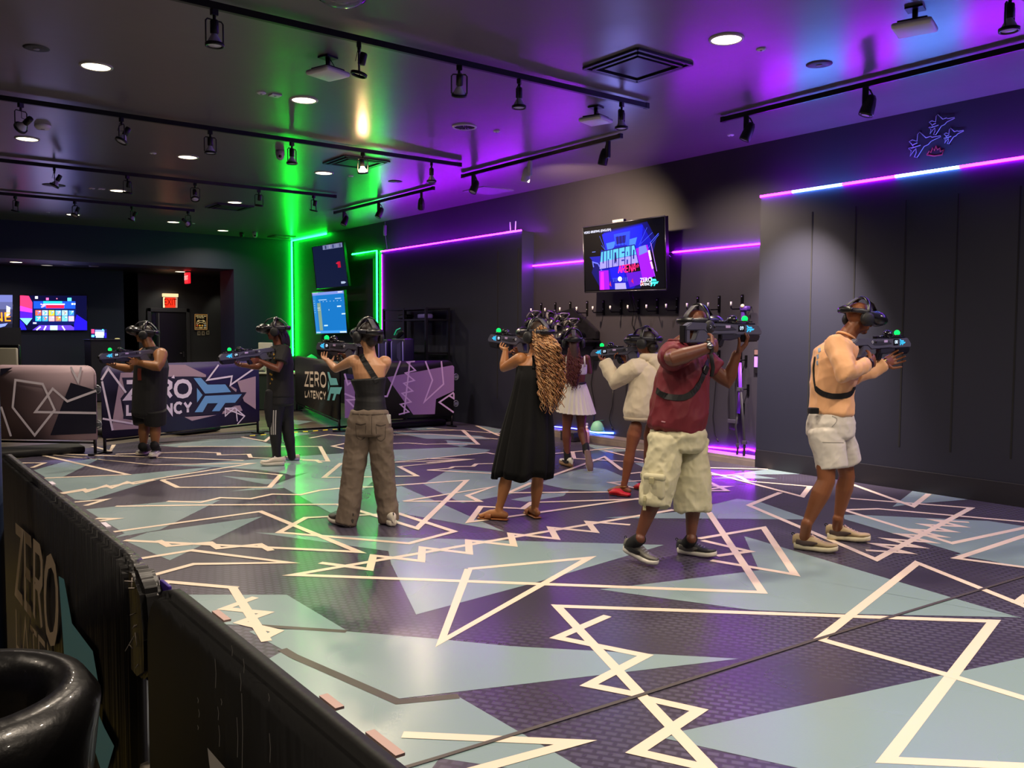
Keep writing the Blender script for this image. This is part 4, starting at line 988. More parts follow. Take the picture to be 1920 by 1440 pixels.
# jets drawn in unlit neon tube on the upper right wall, faint glow put into the colour
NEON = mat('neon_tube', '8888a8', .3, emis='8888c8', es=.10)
def npt(x, y): return atx(1680 + x * 140 / 1833, 200 + y * 110 / 1440, XW - .02)
J1 = [(735,765),(580,620),(530,680),(515,850),(400,815),(320,860),(370,900),(415,965),(430,1000),(300,1025),(375,1080),(345,1215),(430,1090),(490,1030),(495,1130),(450,1235),(520,1245),(690,975),(790,930),(860,850),(1100,735),(1090,710),(880,750),(850,725),(735,765)]
def jet(label, pts, k, dx, dy):
    P = [npt(dx + x * k, dy + y * k) for x, y in pts]; t = thing('neon_sign', label, 'neon sign', P[0], group='outline jets on the upper right wall')
    b = MB(); b.tube(P, .0042, 6); b.build('tube_outline', NEON, t, world=True)
    b = MB(); b.tube([npt(dx + x * k, dy + y * k) for x, y in ((410, 940), (520, 890))], .005, 5); b.tube([npt(dx + x * k, dy + y * k) for x, y in ((430, 1000), (580, 955))], .005, 5); b.tube([npt(dx + x * k, dy + y * k) for x, y in ((380, 1020), (600, 945))], .005, 5); b.build('inner_tubes', NEON, t, world=True)
    [MB().box((XW - .01, P[i].y, P[i].z), (.02, .02, .02)).build('clip', LAMPB, t, world=True) for i in (1, 9, 16)]
jet('largest unlit neon outline of a fighter jet, lower left of three', J1, 1.0, 0, 0)
jet('unlit neon outline of a fighter jet, the upper one of three', J1, .80, 560, -305)
jet('smallest unlit neon outline of a fighter jet, right of the others', J1, .62, 980, 140)
P = [npt(760, 1180), npt(820, 1090), npt(850, 1130), npt(900, 1010), npt(940, 1080), npt(985, 960), npt(1020, 1060), npt(1080, 1010), npt(1090, 1100), npt(1170, 1060), npt(1130, 1180), npt(940, 1210), npt(760, 1180)]
t = thing('neon_sign', 'dull red unlit neon explosion shape under the jets', 'neon sign', P[0]); b = MB(); b.tube(P, .008, 6); b.build('tube_outline', mat('neon_red', '802038', .4, emis='801830', es=.3), t, world=True); b = MB(); b.poly([p + V((.01, 0, 0)) for p in P[:-1]]); b.build('backing', mat('neon_back', '2a0c20', .5), t, world=True)  # unlit as well; faint red glow put into the tube colour
# ---------------------------------------------------------------- crowd barriers with printed covers
MAUVE = mat('print_mauve', 'a9929c', .6, bump=(5, .2, .01)); NAVY = mat('print_navy', '2a2350', .6, bump=(5, .2, .01)); NAVY2 = mat('print_deep', '17162c', .6); WHT = mat('print_white', 'e6dcea', .6); LAV = mat('print_lavender', 'c8a8dc', .6)
PURP = mat('print_purple', '8d6ca4', .6, bump=(5, .25, .01)); BLK = mat('print_black', '0d0c10', .5, bump=(5, .25, .01)); BLUE = mat('print_blue', '6ba4d8', .6); TEA = mat('print_teal', '67b2b6', .6); CRM = mat('print_cream', 'd9c8b4', .6)
FRM = mat('barrier_frame', '16151a', .4, .6); STL = mat('galvanised', '9aa0a8', .35, .8); RUB = mat('rubber_black', '09090a', .7)
class BP:
    """vertical barrier plane through the floor points A and B"""
    def __init__(s, A, B, k=0.03):
        s.A, s.B = V((A[0], A[1], 0)), V((B[0], B[1], 0)); s.U = (s.B - s.A).normalized(); s.N = V((s.U.y, -s.U.x, 0)); s.L = (s.B - s.A).length
        if s.N.dot(CP - s.A) < 0: s.N = -s.N
        s.k = k
    def hit(s, px, py, k=0.0):
        d = ray(px, py); o = s.A + s.N * (s.k + k); return CP + d * ((o - CP).dot(s.N) / d.dot(s.N))
    def at(s, u, z, k=0.0): return s.A + s.U * u + UP * z + s.N * k
def barrier(label, A, B, h, base, back=None, r=0.13, z0=0.19, feet=True, hinge=None):
    P = BP(A, B); t = thing('crowd_barrier', label, 'crowd barrier', P.A)
    pts = [(0, z0), (P.L, z0)] + [(P.L - r + r * math.cos(a), h - r + r * math.sin(a)) for a in [i * math.pi / 12 for i in range(7)]] + [(r - r * math.cos(a), h - r + r * math.sin(a)) for a in [i * math.pi / 12 for i in range(6, -1, -1)]]
    b = MB(); b.prism(pts, P.A, P.U, UP, 0.05, bev=0.014); cov = b.build('cover', base if isinstance(base, list) else [base], t, world=True)
    for u in (0.03, P.L - 0.03):
        b = MB(); b.tube([P.at(u, 0.0), P.at(u, z0 + .05)], 0.02, 8)
        b.build('leg', FRM, t, world=True)
        if feet: b = MB(); b.box(P.at(u, .015), (.08, .22, .02), Matrix.Rotation(math.atan2(P.U.y, P.U.x), 3, 'Z'), bev=.005); b.build('foot_plate', FRM, t, world=True)
    b = MB(); b.tube([P.at(0.03, z0 - .03), P.at(P.L - .03, z0 - .03)], 0.014, 8); b.build('bottom_rail', FRM, t, world=True)
    if hinge is not None:
        for z in (.86, .40):
            b = MB(); b.torus(P.at(hinge, z), .05, .008, P.N, 16, 6); b.box(P.at(hinge, z), (.07, .03, .05), Matrix.Rotation(math.atan2(P.U.y, P.U.x), 3, 'Z')); b.build('coupling', STL, t, world=True)
    return t, P
class BArt:
    def __init__(s, P, key=None, k=0.002): s.P, s.b, s.m, s.k, s.key = P, MB(), [], k, key
    def c(s, m):
        if m not in s.m: s.m.append(m)
        s.b.mi = s.m.index(m); s.k += .0003
    def h(s, p):
        x, y = p
        if s.key: ox, oy, sc = s.key; x, y = ox + x * sc, oy + y * sc
        return s.P.hit(x, y, s.k)
    def poly(s, pts, m): s.c(m); s.b.poly([s.h(p) for p in pts])
    def line(s, pts, wd, m, closed=False): s.c(m); s.b.line([s.h(p) for p in pts], wd, s.P.N, closed)
    def box4(s, TL, TR, BR, BL):
        s.k += .0003; a, b_, c_, d = [s.h(p) for p in (TL, TR, BR, BL)]
        return lambda u, v: d.lerp(c_, u).lerp(a.lerp(b_, u), v)
    def word(s, wd_, TL, TR, BR, BL, m, wt):
        s.c(m); Q = s.box4(TL, TR, BR, BL); tot = sum(ADV[c] for c in wd_) - .22; u = 0
        for ch in wd_:
            for st in STROKES[ch]:
                p = [Q((u + a) / tot, b_) for a, b_ in st]; cl = ch == 'O'
                s.b.line(p[:-1] if cl else p, wt, s.P.N, cl)
            u += ADV[ch]
    def emblem(s, TL, TR, BR, BL, m):
        s.c(m); Q = s.box4(TL, TR, BR, BL)
        for pl in LOGO: s.b.poly([Q(x / 1.39, y) for x, y in pl])
    def done(s, name, t): return s.b.build(name, s.m, t, world=True, flat=True)
HK, KK = (0, 640, .25), (480, 640, 400 / 1920)
# far left barrier
L1, R1 = atz(0, 850), atz(183, 853)
A1 = V((R1.x, R1.y, 0)) + (V((L1.x, L1.y, 0)) - V((R1.x, R1.y, 0))) * 1.06
t, P1 = barrier('mauve printed crowd barrier with angular white lines at the far left', A1, R1, 1.17, MAUVE, hinge=1.44)
a = BArt(P1, HK); a.poly([(530, 310), (722, 368), (722, 690), (378, 705)], NAVY2); a.poly([(2, 205), (95, 197), (2, 262)], NAVY2); a.poly([(520, 560), (722, 600), (722, 690), (378, 700), (430, 590)], NAVY2)
W_ = .030
a.line([(115, 290), (320, 320), (410, 515), (260, 705), (95, 495)], W_, WHT, True); a.line([(722, 370), (505, 450), (395, 355), (265, 530), (722, 538)], W_, WHT); a.line([(530, 192), (585, 300), (610, 192)], W_, WHT); a.line([(8, 490), (82, 712)], W_, WHT)
a.done('print', t)
b = MB(); fp = P1.hit(75, 826, .0); b.box((fp.x, fp.y + .05, .05), (1.0, .55, .09), bev=.03); b.build('ballast', RUB, t, world=True)
# ZERO LATENCY barrier behind the man in the black tank top
L2, R2 = atz(193, 850), atz(486, 813)
t, P2 = barrier('purple crowd barrier printed with a large ZERO LATENCY logo and blue emblem', L2, R2, 1.17, NAVY, hinge=None)
a = BArt(P2, HK)
a.poly([(905, 235), (1010, 235), (1000, 275), (918, 272), (940, 380), (905, 430), (930, 580), (1040, 600), (1038, 655), (840, 668), (850, 560)], MAUVE)
a.poly([(1265, 176), (1390, 176), (1545, 250), (1545, 268), (1240, 268)], MAUVE); a.poly([(1780, 300), (1918, 262), (1918, 510), (1830, 450)], MAUVE); a.poly([(1725, 330), (1775, 360), (1770, 385), (1740, 380)], MAUVE); a.poly([(1690, 490), (1800, 480), (1820, 520), (1665, 545)], MAUVE)
a.poly([(915, 272), (1450, 262), (1550, 270), (1580, 320), (1700, 320), (1770, 380), (1850, 382), (1790, 470), (1640, 540), (1440, 560), (925, 582), (930, 470), (903, 430), (940, 380)], NAVY2)
a.poly([(1385, 568), (1625, 552), (1440, 596)], MAUVE); a.poly([(1285, 275), (1305, 250), (1310, 278)], WHT)
a.line([(760, 290), (812, 205), (945, 385)], W_, WHT); a.line([(765, 300), (845, 668)], W_, WHT); a.line([(770, 580), (995, 617), (993, 592)], W_ * .8, WHT)
a.line([(1640, 176), (1555, 290), (1740, 262), (1728, 328), (1900, 208)], W_ * .9, WHT); a.line([(1690, 565), (1690, 502), (1770, 500), (1780, 600)], W_ * .6, WHT); a.line([(1690, 560), (1760, 498), (1835, 560), (1780, 622)], W_ * .6, WHT); a.line([(1690, 502), (1835, 562)], W_ * .6, WHT)
a.word('ZERO', (950, 306), (1428, 296), (1428, 412), (950, 428), WHT, .058); a.word('LATENCY', (955, 478), (1424, 458), (1424, 532), (955, 548), WHT, .040); a.emblem((1452, 275), (1815, 270), (1815, 522), (1455, 532), BLUE)
a.done('print', t)
for x, y, w_ in ((364, 812, .75), (230, 818, .6)):
    b = MB(); fp = atz(x, y); b.box((fp.x, fp.y + .1, .06), (w_, .5, .10), Matrix.Rotation(.38, 3, 'Z'), bev=.045); b.build('ballast', RUB, t, world=True)
# black ZERO LATENCY barrier in the green light
L3, R3 = atz(556, 771), atz(637, 810)
t, P3 = barrier('black crowd barrier with cream ZERO LATENCY logo and teal emblem in the green light', L3, R3, 1.14, BLK)
a = BArt(P3, KK); a.word('ZERO', (440, 282), (628, 286), (632, 408), (440, 396), CRM, .05); a.word('LATENCY', (442, 448), (624, 458), (624, 522), (442, 498), CRM, .036); a.emblem((642, 276), (772, 285), (776, 540), (638, 530), TEA); a.done('print', t)
# wide purple barrier
L4, R4 = atz(654, 812), atz(850, 800)
t, P4 = barrier('wide purple and black printed crowd barrier with lavender zigzag lines', L4, R4, 1.15, BLK, hinge=(V(R4) - V(L4)).length + .05)
a = BArt(P4, KK); a.poly([(1180, 322), (1770, 215), (1783, 230), (1783, 445), (1620, 520), (1610, 655), (1415, 660)], PURP); a.poly([(795, 345), (890, 350), (890, 688), (800, 690)], PURP); a.poly([(800, 290), (890, 300), (890, 345), (800, 330)], NAVY)
w2 = .028
a.line([(797, 290), (825, 390), (885, 350)], w2, LAV); a.line([(797, 470), (890, 510)], w2, LAV); a.line([(895, 525), (820, 528), (880, 590)], w2, LAV); a.line([(1300, 178), (1180, 495), (1152, 495)], w2, LAV)
a.line([(1430, 180), (1360, 187), (1435, 262), (1345, 285), (1425, 352), (1330, 378), (1410, 447), (1315, 468), (1395, 545), (1300, 567), (1375, 635), (1285, 658)], w2 * .8, LAV); a.line([(1385, 180), (1332, 655)], w2, LAV)
a.line([(1525, 178), (1588, 350), (1515, 545), (1688, 385), (1668, 178)], w2, LAV); a.line([(1780, 460), (1650, 548), (1780, 640)], w2, LAV); a.line([(1740, 490), (1780, 515), (1780, 467)], w2, LAV)
a.done('print', t)
b = MB(); fp = atz(790, 802); b.box((fp.x, fp.y + .25, .06), (1.1, .4, .10), bev=.04); b.build('ballast', RUB, t, world=True)
# near barriers at the edge of the mat (camera side is black)
BLKN = mat('cover_black_near', '0b0a0b', .42, bump=(2.2, .5, .03, (1, 14, .6)), var=(40, .12, '110f0f', (1, 30, 2)))
INNER = mat('cover_inner', '3a1f8c', .5)
yE0, yE1 = atx(268, 1200, .45).y, atx(12, 1000, .45).y
t, N1 = barrier('near black crowd barrier with tall ZERO LATENCY lettering and a frayed corner', (.45, yE0, 0), (.45, yE1, 0), 1.13, BLKN, r=.11)
N1t = t; a = BArt(N1, None, k=.004)
CRN = mat('near_cream', 'b3a08c', .6); TEN = mat('near_teal', '5a9fb4', .6)
a.word('ZERO', (29, 990), (108, 1062), (106, 1215), (30, 1110), CRN, .038); a.word('LATENCY', (30, 1143), (150, 1290), (150, 1380), (31, 1212), CRN, .018)
a.poly([(110, 1080), (120, 1086), (135, 1169), (174, 1221), (186, 1290), (182, 1330), (125, 1300)], TEN); a.poly([(184, 1337), (196, 1365), (214, 1399), (202, 1440), (191, 1450), (176, 1401), (170, 1420)], TEN)
a.done('print', t)
b = MB()
for i in range(26):
    q = N1.at(.015 + .05 * random.random(), 1.115 - i * .008 * random.random() * 3, 0); q.y = yE0 - .05 + .03 * random.random(); q.z = 1.11 - i * .0065
    q += V((random.uniform(-.03, .03), 0, 0)); b.tube([q, q + V((random.uniform(-.02, .01), random.uniform(-.02, .01), random.uniform(-.025, .012)))], .0012, 4)
props(b.build('frayed_threads', mat('threads', '8a8078', .8), t, world=True), kind='stuff')
b = MB(); b.box((.478, (yE0 + yE1) / 2, .66), (.006, yE1 - yE0 - .06, .86)); b.box((.482, yE0 + .25, .8), (.005, .3, .5)); b.build('inner_print', INNER, t, world=True)
for y in (yE0 + .42, yE0 + 1.15): b = MB(); b.box((.472, y, 1.129), (.012, .06, .0035)); b.build('edge_patch', WHT, t, world=True)
t, N2 = barrier('nearest black crowd barrier running out of the bottom of the view', (.45, -1.0, 0), (.45, atx(299, 1250, .45).y, 0), 1.13, mat('cover_black_front', '050505', .6, spec=.3, bump=(2.2, .35, .02, (1, 5, .6))), r=.12)
a = BArt(N2, None, .004); a.poly([(389, 1402), (423, 1441), (440, 1470), (398, 1470), (392, 1430)], mat('near_white', 'c8c4c0', .6)); a.done('print', t)
b = MB(); 
for x, y0, y1 in ((458, 1235, 1262), (416, 1310, 1322), (455, 1300, 1440), (452, 1262, 1296), (405, 1235, 1290), (372, 1308, 1318), (374, 1330, 1345), (372, 1360, 1368), (410, 1325, 1350), (412, 1360, 1400), (446, 1345, 1420), (505, 1300, 1315), (507, 1375, 1430), (436, 1210, 1230)):
    b.line([N2.hit(x - 2, y0, .003), N2.hit(x, (y0 + y1) / 2, .003), N2.hit(x - 1, y1, .003)], .0022, N2.N)
props(b.build('scuffs', mat('scuff', '8c8a88', .6), t, world=True), kind='stuff')
b = MB(); b.box((.478, .3, .66), (.006, 2.4, .86)); b.build('inner_print', INNER, t, world=True)
for y, l_ in ((1.42, .10), (1.0, .08), (.86, .12), (.72, .2)): b = MB(); b.box((.470, y, 1.129), (.012, l_ * .6, .0035)); b.build('edge_patch', mat('patch', 'c8a8a0', .6), t, world=True)
b = MB(); b.prism([(0, 1.12), (.03, 1.125), (.10, 1.09), (.125, 1.0), (.12, .93), (.06, .90), (-.02, .90)], (.45, yE0 + .02, 0), (0, -1, 0), (0, 0, 1), .044, bev=.01); b.build('torn_corner', BLKN, N1t, world=True)
b = MB(); b.box((.478, yE0 - .07, 1.03), (.008, .06, .14), bev=.003); b.build('corner_lining', INNER, N1t, world=True)
# steel post between the two
ym = N2.B.y + .055
t = thing('barrier_post', 'pale galvanised steel post between the two near black barriers', 'post', (.46, ym, 0)); b = MB(); b.tube([(.46, ym, 0), (.46, ym, .96)], .021, 12); b.build('post', mat('galv_pale', 'b8c0cc', .35, .3), t, world=True)
b = MB(); b.box((.44, ym - .012, .66), (.035, .05, .16), bev=.012); b.tube([(.43, ym - .03, .74), (.41, ym, .70), (.42, ym + .02, .64)], .008, 6); b.build('latch', mat('latch', '8a8276', .4, .5), t, world=True)
# dark blue post at the far left edge
p = atd(1, 1000, 2.75); t = thing('padded_post', 'dark blue padded post cut by the left edge of the view', 'post', (p.x - .035, p.y, 0)); b = MB(); b.loft([(0, 0, .02), (0, 0, 1.48)], [.045, .045], None, 16); b.build('padding', mat('post_blue', '1c2c4c', .6), t); b = MB(); b.lathe([(0, .02), (.13, .018), (.14, 0)], (0, 0, 0), (0, 0, 1), 20); b.build('base', RUB, t)
# ---- black leather bar chair in the corner
LEA = mat('leather_black', '0d0c0e', .33, coat=.25, bump=(55, .25, .004)); c0 = atd(-100, 1500, 1.42); cz = 1.0
t = thing('bar_chair', 'black leather bar chair with a rounded tub back in the bottom left corner', 'chair', (c0.x, c0.y, 0))
b = MB(); R0 = .205; rings = []
n = 30
th0 = math.atan2(RT.y, RT.x)
prof = [(0.0, .62), (.012, .70), (.02, .82), (.03, .91), (.035, .955), (.012, .99), (-.022, .995), (-.05, .97), (-.055, .93), (-.05, .83), (-.045, .72), (-.045, .62)]
for k in range(n + 1):
    th = th0 + math.radians(-110 + 250 * k / n); e = min(1, min(k, n - k) / 5); dz = (.10 * (1 - e) ** 2)
    rings.append([b.bm.verts.new((math.cos(th) * (R0 + r), math.sin(th) * (R0 + r), z - dz * (z - .62) / .38)) for r, z in prof])
for r0, r1 in zip(rings, rings[1:]):
    for j in range(len(prof)): b._f([r0[j], r1[j], r1[(j + 1) % len(prof)], r0[(j + 1) % len(prof)]])
b._f(rings[0]); b._f(list(reversed(rings[-1]))); b.build('back', LEA, t)
b = MB(); b.lathe([(0, .72), (.15, .72), (.19, .705), (.205, .67), (.20, .62), (0, .61)], (0, 0, 0), (0, 0, 1), 32); b.build('seat', LEA, t)
b = MB(); b.tube([(0, 0, .03), (0, 0, .62)], .025, 12); b.build('column', STL, t); b = MB(); b.lathe([(0, .04), (.06, .035), (.2, .012), (.21, 0)], (0, 0, 0), (0, 0, 1), 32); b.build('base', STL, t); b = MB(); b.torus((0, 0, .3), .15, .01); b.box((.0, 0, .3), (.3, .02, .015)); b.build('foot_ring', STL, t)
# ---------------------------------------------------------------- things along the niche wall
HKM = mat('hook_black', '0e0d10', .3, .5); TIP = mat('hook_tip', 'd8d4d0', .4)
hx = [1015.6, 1042, 1070, 1101.6, 1132, 1165, 1198, 1233, 1270, 1309, 1349, 1392]
proto = None
HOOKP = []
for i, px in enumerate(hx):
    p = atx(px, 583 - (px - 1015) * .028, XW); z = 2.0; HOOKP.append(p.y)
    lab = 'wall hook with white tip, %s in the row below the television' % (['first from left', 'second', 'third', 'fourth', 'fifth', 'sixth', 'seventh', 'eighth', 'ninth', 'tenth', 'eleventh', 'twelfth'][i])
    if proto is None:
        proto = thing('wall_hook', lab, 'wall hook', (XW, p.y, z), group='wall hooks under the television')
        b = MB(); b.box((-.008, 0, 0), (.016, .035, .22), bev=.004); b.build('back_plate', HKM, proto)
        b = MB(); b.tube([(-.01, 0, -.07), (-.20, 0, -.075), (-.22, 0, -.06), (-.222, 0, -.03)], .008, 8); b.build('arm', HKM, proto)
        b = MB(); b.tube([(-.222, 0, -.035), (-.222, 0, .015)], .012, 8); b.build('tip', TIP, proto)
        b = MB(); b.ball((-.018, 0, .085), .008, n=8); b.ball((-.018, 0, -.02), .008, n=8); b.build('screws', STL, proto)
    else: dup(proto, lab, 'wall hooks under the television', loc=(XW, p.y, z))
# cables hanging down the niche wall
def cab(label, pts, r=.006, m=LAMPB, tip=True):
    P = [atx(x, y, XW - .02) for x, y in pts]; t = thing('hanging_cable', label, 'cable', P[0], group='cables on the niche wall')
    b = MB(); b.tube(P, r, 6); b.build('lead', m, t, world=True)
    b = MB(); b.tube([P[-1], P[-1] + (P[-1] - P[-2]).normalized() * .06], r * 2, 6); b.build('plug', m, t, world=True)
    b = MB(); b.box((XW - .012, P[0].y, P[0].z), (.024, .035, .12), bev=.004); b.build('clip', HKM, t, world=True)
cab('thin black cable hanging beside the girl in the white skirt', [(1113, 655), (1112, 690), (1108, 720), (1115, 760), (1113, 790)])
cab('second thin cable hanging left of the hoodie', [(1150, 720), (1148, 760), (1142, 785), (1147, 800)])
cab('thin dark cable hanging between hoodie and maroon shirt', [(1176, 640), (1177, 670), (1174, 735), (1176, 770)])
cab('long thin cable with a plug hanging right of the maroon shirt', [(1347, 665), (1342, 720), (1337, 780), (1341, 815), (1344, 822)])
# straps and harnesses hanging near the end of the niche
STRP = mat('strap_black', '17141f', .6); VIO = mat('strap_violet_lit', '6a30b8', .4)  # second one: violet light put into the colour of a black strap
def strap(label, px, y0, y1, wd, m, pts=None, beads=False, dz=0.0):
    P = [atx(x, y, XW - .10 - dz) for x, y in (pts or [(px, y0), (px + 1, (y0 + y1) / 2), (px, y1)])]; t = thing('hanging_strap', label, 'strap', P[0], group='harness straps on the niche wall')
    b = MB(); b.loft(P, [(wd / 2, .006)] * len(P), side=(0, 1, 0), n=8, round_ends=False); b.build('webbing', m, t, world=True)
    b = MB(); q = P[len(P) // 2]; b.box(q, (.03, wd * 1.5, .05), bev=.006); b.build('buckle', mat('buckle', '4a4458', .3, .4), t, world=True)
    b = MB(); b.tube([(XW, P[0].y, P[0].z + .03), (XW - .1 - dz, P[0].y, P[0].z + .03)], .007); b.box((XW - .008, P[0].y, P[0].z + .02), (.016, .03, .14)); b.build('hook', HKM, t, world=True)
strap('wide dark strap bundle hanging at left of the violet tube', 1376, 672, 800, .10, STRP, [(1380, 672), (1372, 720), (1374, 790), (1372, 805)])
strap('violet lit strap hanging from the last lower hook', 1387, 680, 775, .055, VIO, [(1387, 680), (1388, 730), (1384, 775)], dz=.03)
strap('beaded black strap hanging lowest at right', 1392, 735, 868, .04, STRP, [(1389, 735), (1393, 790), (1396, 830), (1394, 866)], dz=.05)
strap('looped black strap reaching nearly to the floor', 1382, 770, 868, .035, STRP, [(1384, 770), (1379, 800), (1384, 835), (1380, 868)], dz=.01)
p = atx(1396, 640, XW - .12); t = thing('charging_headset', 'violet lit headset parts hanging above the aimed rifle at the niche end', 'headset', (XW - .12, p.y, 1.75)); b = MB(); b.box((0, 0, .18), (.09, .11, .06), bev=.02); b.box((0, .02, .08), (.05, .05, .18), bev=.01); b.build('visor', mat('plastic_violet_lit', '4a2c80', .3), t); b = MB(); b.ball((-.04, .01, .21), .025); b.build('lens', mat('lens_pale', 'd8c8a0', .2), t); b = MB(); b.tube([(.12, 0, .2), (0, 0, .2)], .008); b.build('hook', HKM, t)  # violet light of the strips put into the visor colour
p = atx(1420, 677, XW - .005); t = thing('wall_switch', 'narrow black and violet switch box at the right end of the niche', 'switch', (XW, p.y, p.z)); b = MB(); b.box((-.015, 0, 0), (.03, .07, .30), bev=.004); b.build('box', LAMPB, t); b = MB(); b.box((-.032, 0, -.01), (.008, .05, .13), bev=.003); b.build('lit_face', mat('lit_violet', '9a70e0', .4, emis='9050e0', es=.6), t); b = MB(); b.box((-.032, 0, .11), (.006, .05, .06)); b.build('label_plate', mat('brown_label', '6a5050', .5), t)
# wall panel with charging dock and hung headsets (headsets are placed with the people)
DK = [atx(1002, 655, XW - .16), atx(1006, 600, XW - .16), atx(1072, 588, XW - .16), atx(1098, 628, XW - .16), atx(1098, 640, XW - .16)]
t = thing('charging_rack', 'black angled charging rack on the niche wall holding spare headsets', 'rack', DK[0]); b = MB()
o = V((XW - .05, DK[0].y, DK[0].z)); b.prism([(0, 0), (0, .28), (1.0, .46), (1.55, .10), (1.55, -.02)], (XW - .04, atx(1004, 655, XW).y, 1.55), (0, -1, 0), (0, 0, 1), .07, bev=.01); b.build('panel', mat('rack_black', '0c0b12', .4), t, world=True)
b = MB(); b.box((XW - .16, atx(1055, 640, XW).y, 1.50), (.28, 1.8, .03), bev=.005); b.build('shelf', mat('rack_black', '0c0b12', .4), t, world=True)
q = atx(1102, 638, XW - .1); b = MB(); b.box((XW - .12, q.y, q.z - .03), (.2, .16, .13), bev=.01); b.build('charger', LAMPB, t, world=True); b = MB(); b.box((XW - .222, q.y - .025, q.z - .02), (.006, .03, .045)); b.box((XW - .222, q.y + .03, q.z - .02), (.006, .03, .045)); b.build('indicator', glow('amber_led', 'ffd890', 2), t, world=True)
# spray bottle and mint dome brush on the floor by the plinth
p = atz(1120, 829); t = thing('spray_bottle', 'clear plastic bottle with pink liquid standing at the foot of the niche wall', 'bottle', (XP - .12, p.y, 0.004)); b = MB(); b.lathe([(0, 0), (.045, 0), (.05, .01), (.05, .15), (.04, .19), (.018, .21), (.018, .23)], (0, 0, 0), (0, 0, 1), 20); b.build('bottle', mat('bottle_pink', 'e0a8b0', .3, alpha=.85), t); b = MB(); b.lathe([(.021, .225), (.021, .25), (0, .26)], (0, 0, 0), (0, 0, 1), 16); b.box((-.015, 0, .28), (.07, .022, .03), bev=.006); b.tube([(0, 0, .25), (0, 0, .29)], .009); b.build('spray_head', mat('nozzle', 'e4e0e4', .4), t)
pd = atx(1122, 800, XW - .1); t = thing('mesh_dome', 'mint green domed cover hanging above the spray bottle', 'cover', (XW - .02, pd.y, pd.z)); b = MB(); b.lathe([(.105, -.06), (.10, -.01), (.075, .05), (.04, .08), (0, .09)], (-.10, 0, 0), (0, 0, 1), 24); b.build('dome', mat('mint', '7cc0a8', .5), t); b = MB(); b.torus((-.10, 0, -.055), .104, .008); b.tube([(-.1, 0, .085), (0.02, 0, .09)], .006); b.build('rim', mat('mint_dark', '4a8a78', .5), t)
p = atz(1085, 826); t = thing('storage_box', 'small dark box behind the spray bottle at the wall foot', 'box', (XP - .14, p.y, .004)); b = MB(); b.box((0, 0, .07), (.2, .3, .13), bev=.01); b.build('body', mat('box_dark', '201c24', .5), t); b = MB(); b.box((0, 0, .14), (.21, .31, .02), bev=.006); b.build('lid', mat('lid_grey', '4a4650', .4), t)
# router on the black block
p = atx(962, 432, XP + .12); t = thing('router', 'pale router with two upright antennas on top of the black block', 'router', (XP + .12, p.y, BZ)); b = MB(); b.box((0, 0, .025), (.14, .2, .04), bev=.01); b.build('housing', PW, t)
for s_ in (-.06, .07): b = MB(); b.tube([(.0, s_, .03), (0, s_ * 1.2, .20)], .009, 8); b.build('antenna', PW, t)
p = atx(938, 437, XP + .1); t = thing('adapter', 'flat pale adapter lying on the black block left of the router', 'adapter', (XP + .1, p.y, BZ)); b = MB(); b.box((0, 0, .012), (.06, .22, .022), bev=.004); b.build('case', mat('pale_violet', '8a6a98', .5), t); b = MB(); b.tube([(0, .1, .01), (.05, .22, .012)], .004); b.build('lead', LAMPB, t)
p = atx(723, 440, XW - .03); t = thing('power_lead', 'white power lead with a plug hanging by the far corner of the black block', 'cable', (XW - .03, p.y, H)); P = [atx(x, y, XW - .04) for x, y in ((722, 432), (723, 445), (726, 468))]; P.insert(0, V((XW - .04, P[0].y, H - .02))); b = MB(); b.tube(P, .008, 6); b.build('lead', mat('grey_lead', '9a98a0', .5), t, world=True); b = MB(); b.box(P[1], (.05, .08, .22), bev=.02); b.build('plug', mat('grey_lead', '9a98a0', .5), t, world=True)
# ---------------------------------------------------------------- equipment behind the wide purple barrier
yR = atx(757, 600, XP).y
q0, q1 = atx(737, 640, XP - .35), atx(817, 640, XP - .35)
t = thing('equipment_rack', 'tall black open equipment rack against the black block', 'rack', (XP - .3, (q0.y + q1.y) / 2, 0)); zt_ = atx(760, 578, XP - .5).z
RK = mat('rack_frame', '0f1018', .35, .3)
for x in (XP - .55, XP - .08):
    for y in (q0.y, (q0.y + q1.y) / 2, q1.y): b = MB(); b.box((x, y, zt_ / 2), (.04, .05, zt_)); b.build('post', RK, t, world=True)
for z in (.15, .75, 1.25, zt_ - .22, zt_ - .02): b = MB(); b.box((XP - .315, (q0.y + q1.y) / 2, z), (.50, abs(q0.y - q1.y), .03)); b.build('shelf', RK, t, world=True)
for (px, py, l, c_) in ((760, 590, 'dark headset lying on the upper rack shelf at left', '1a1a24'), (797, 585, 'pale violet topped headset on the upper rack shelf at right', '6a60a8')):
    p = atx(px, py, XP - .4); t2 = thing('stored_headset', l, 'headset', (XP - .4, p.y, zt_ - .205)); b = MB(); b.box((0, 0, .05), (.16, .3, .09), bev=.03); b.build('visor', mat('stored_' + c_, c_, .3), t2); b = MB(); b.torus((.06, 0, .06), .10, .014, (0, 0, 1), 20, 6, 0, 360); b.build('strap', STRP, t2)
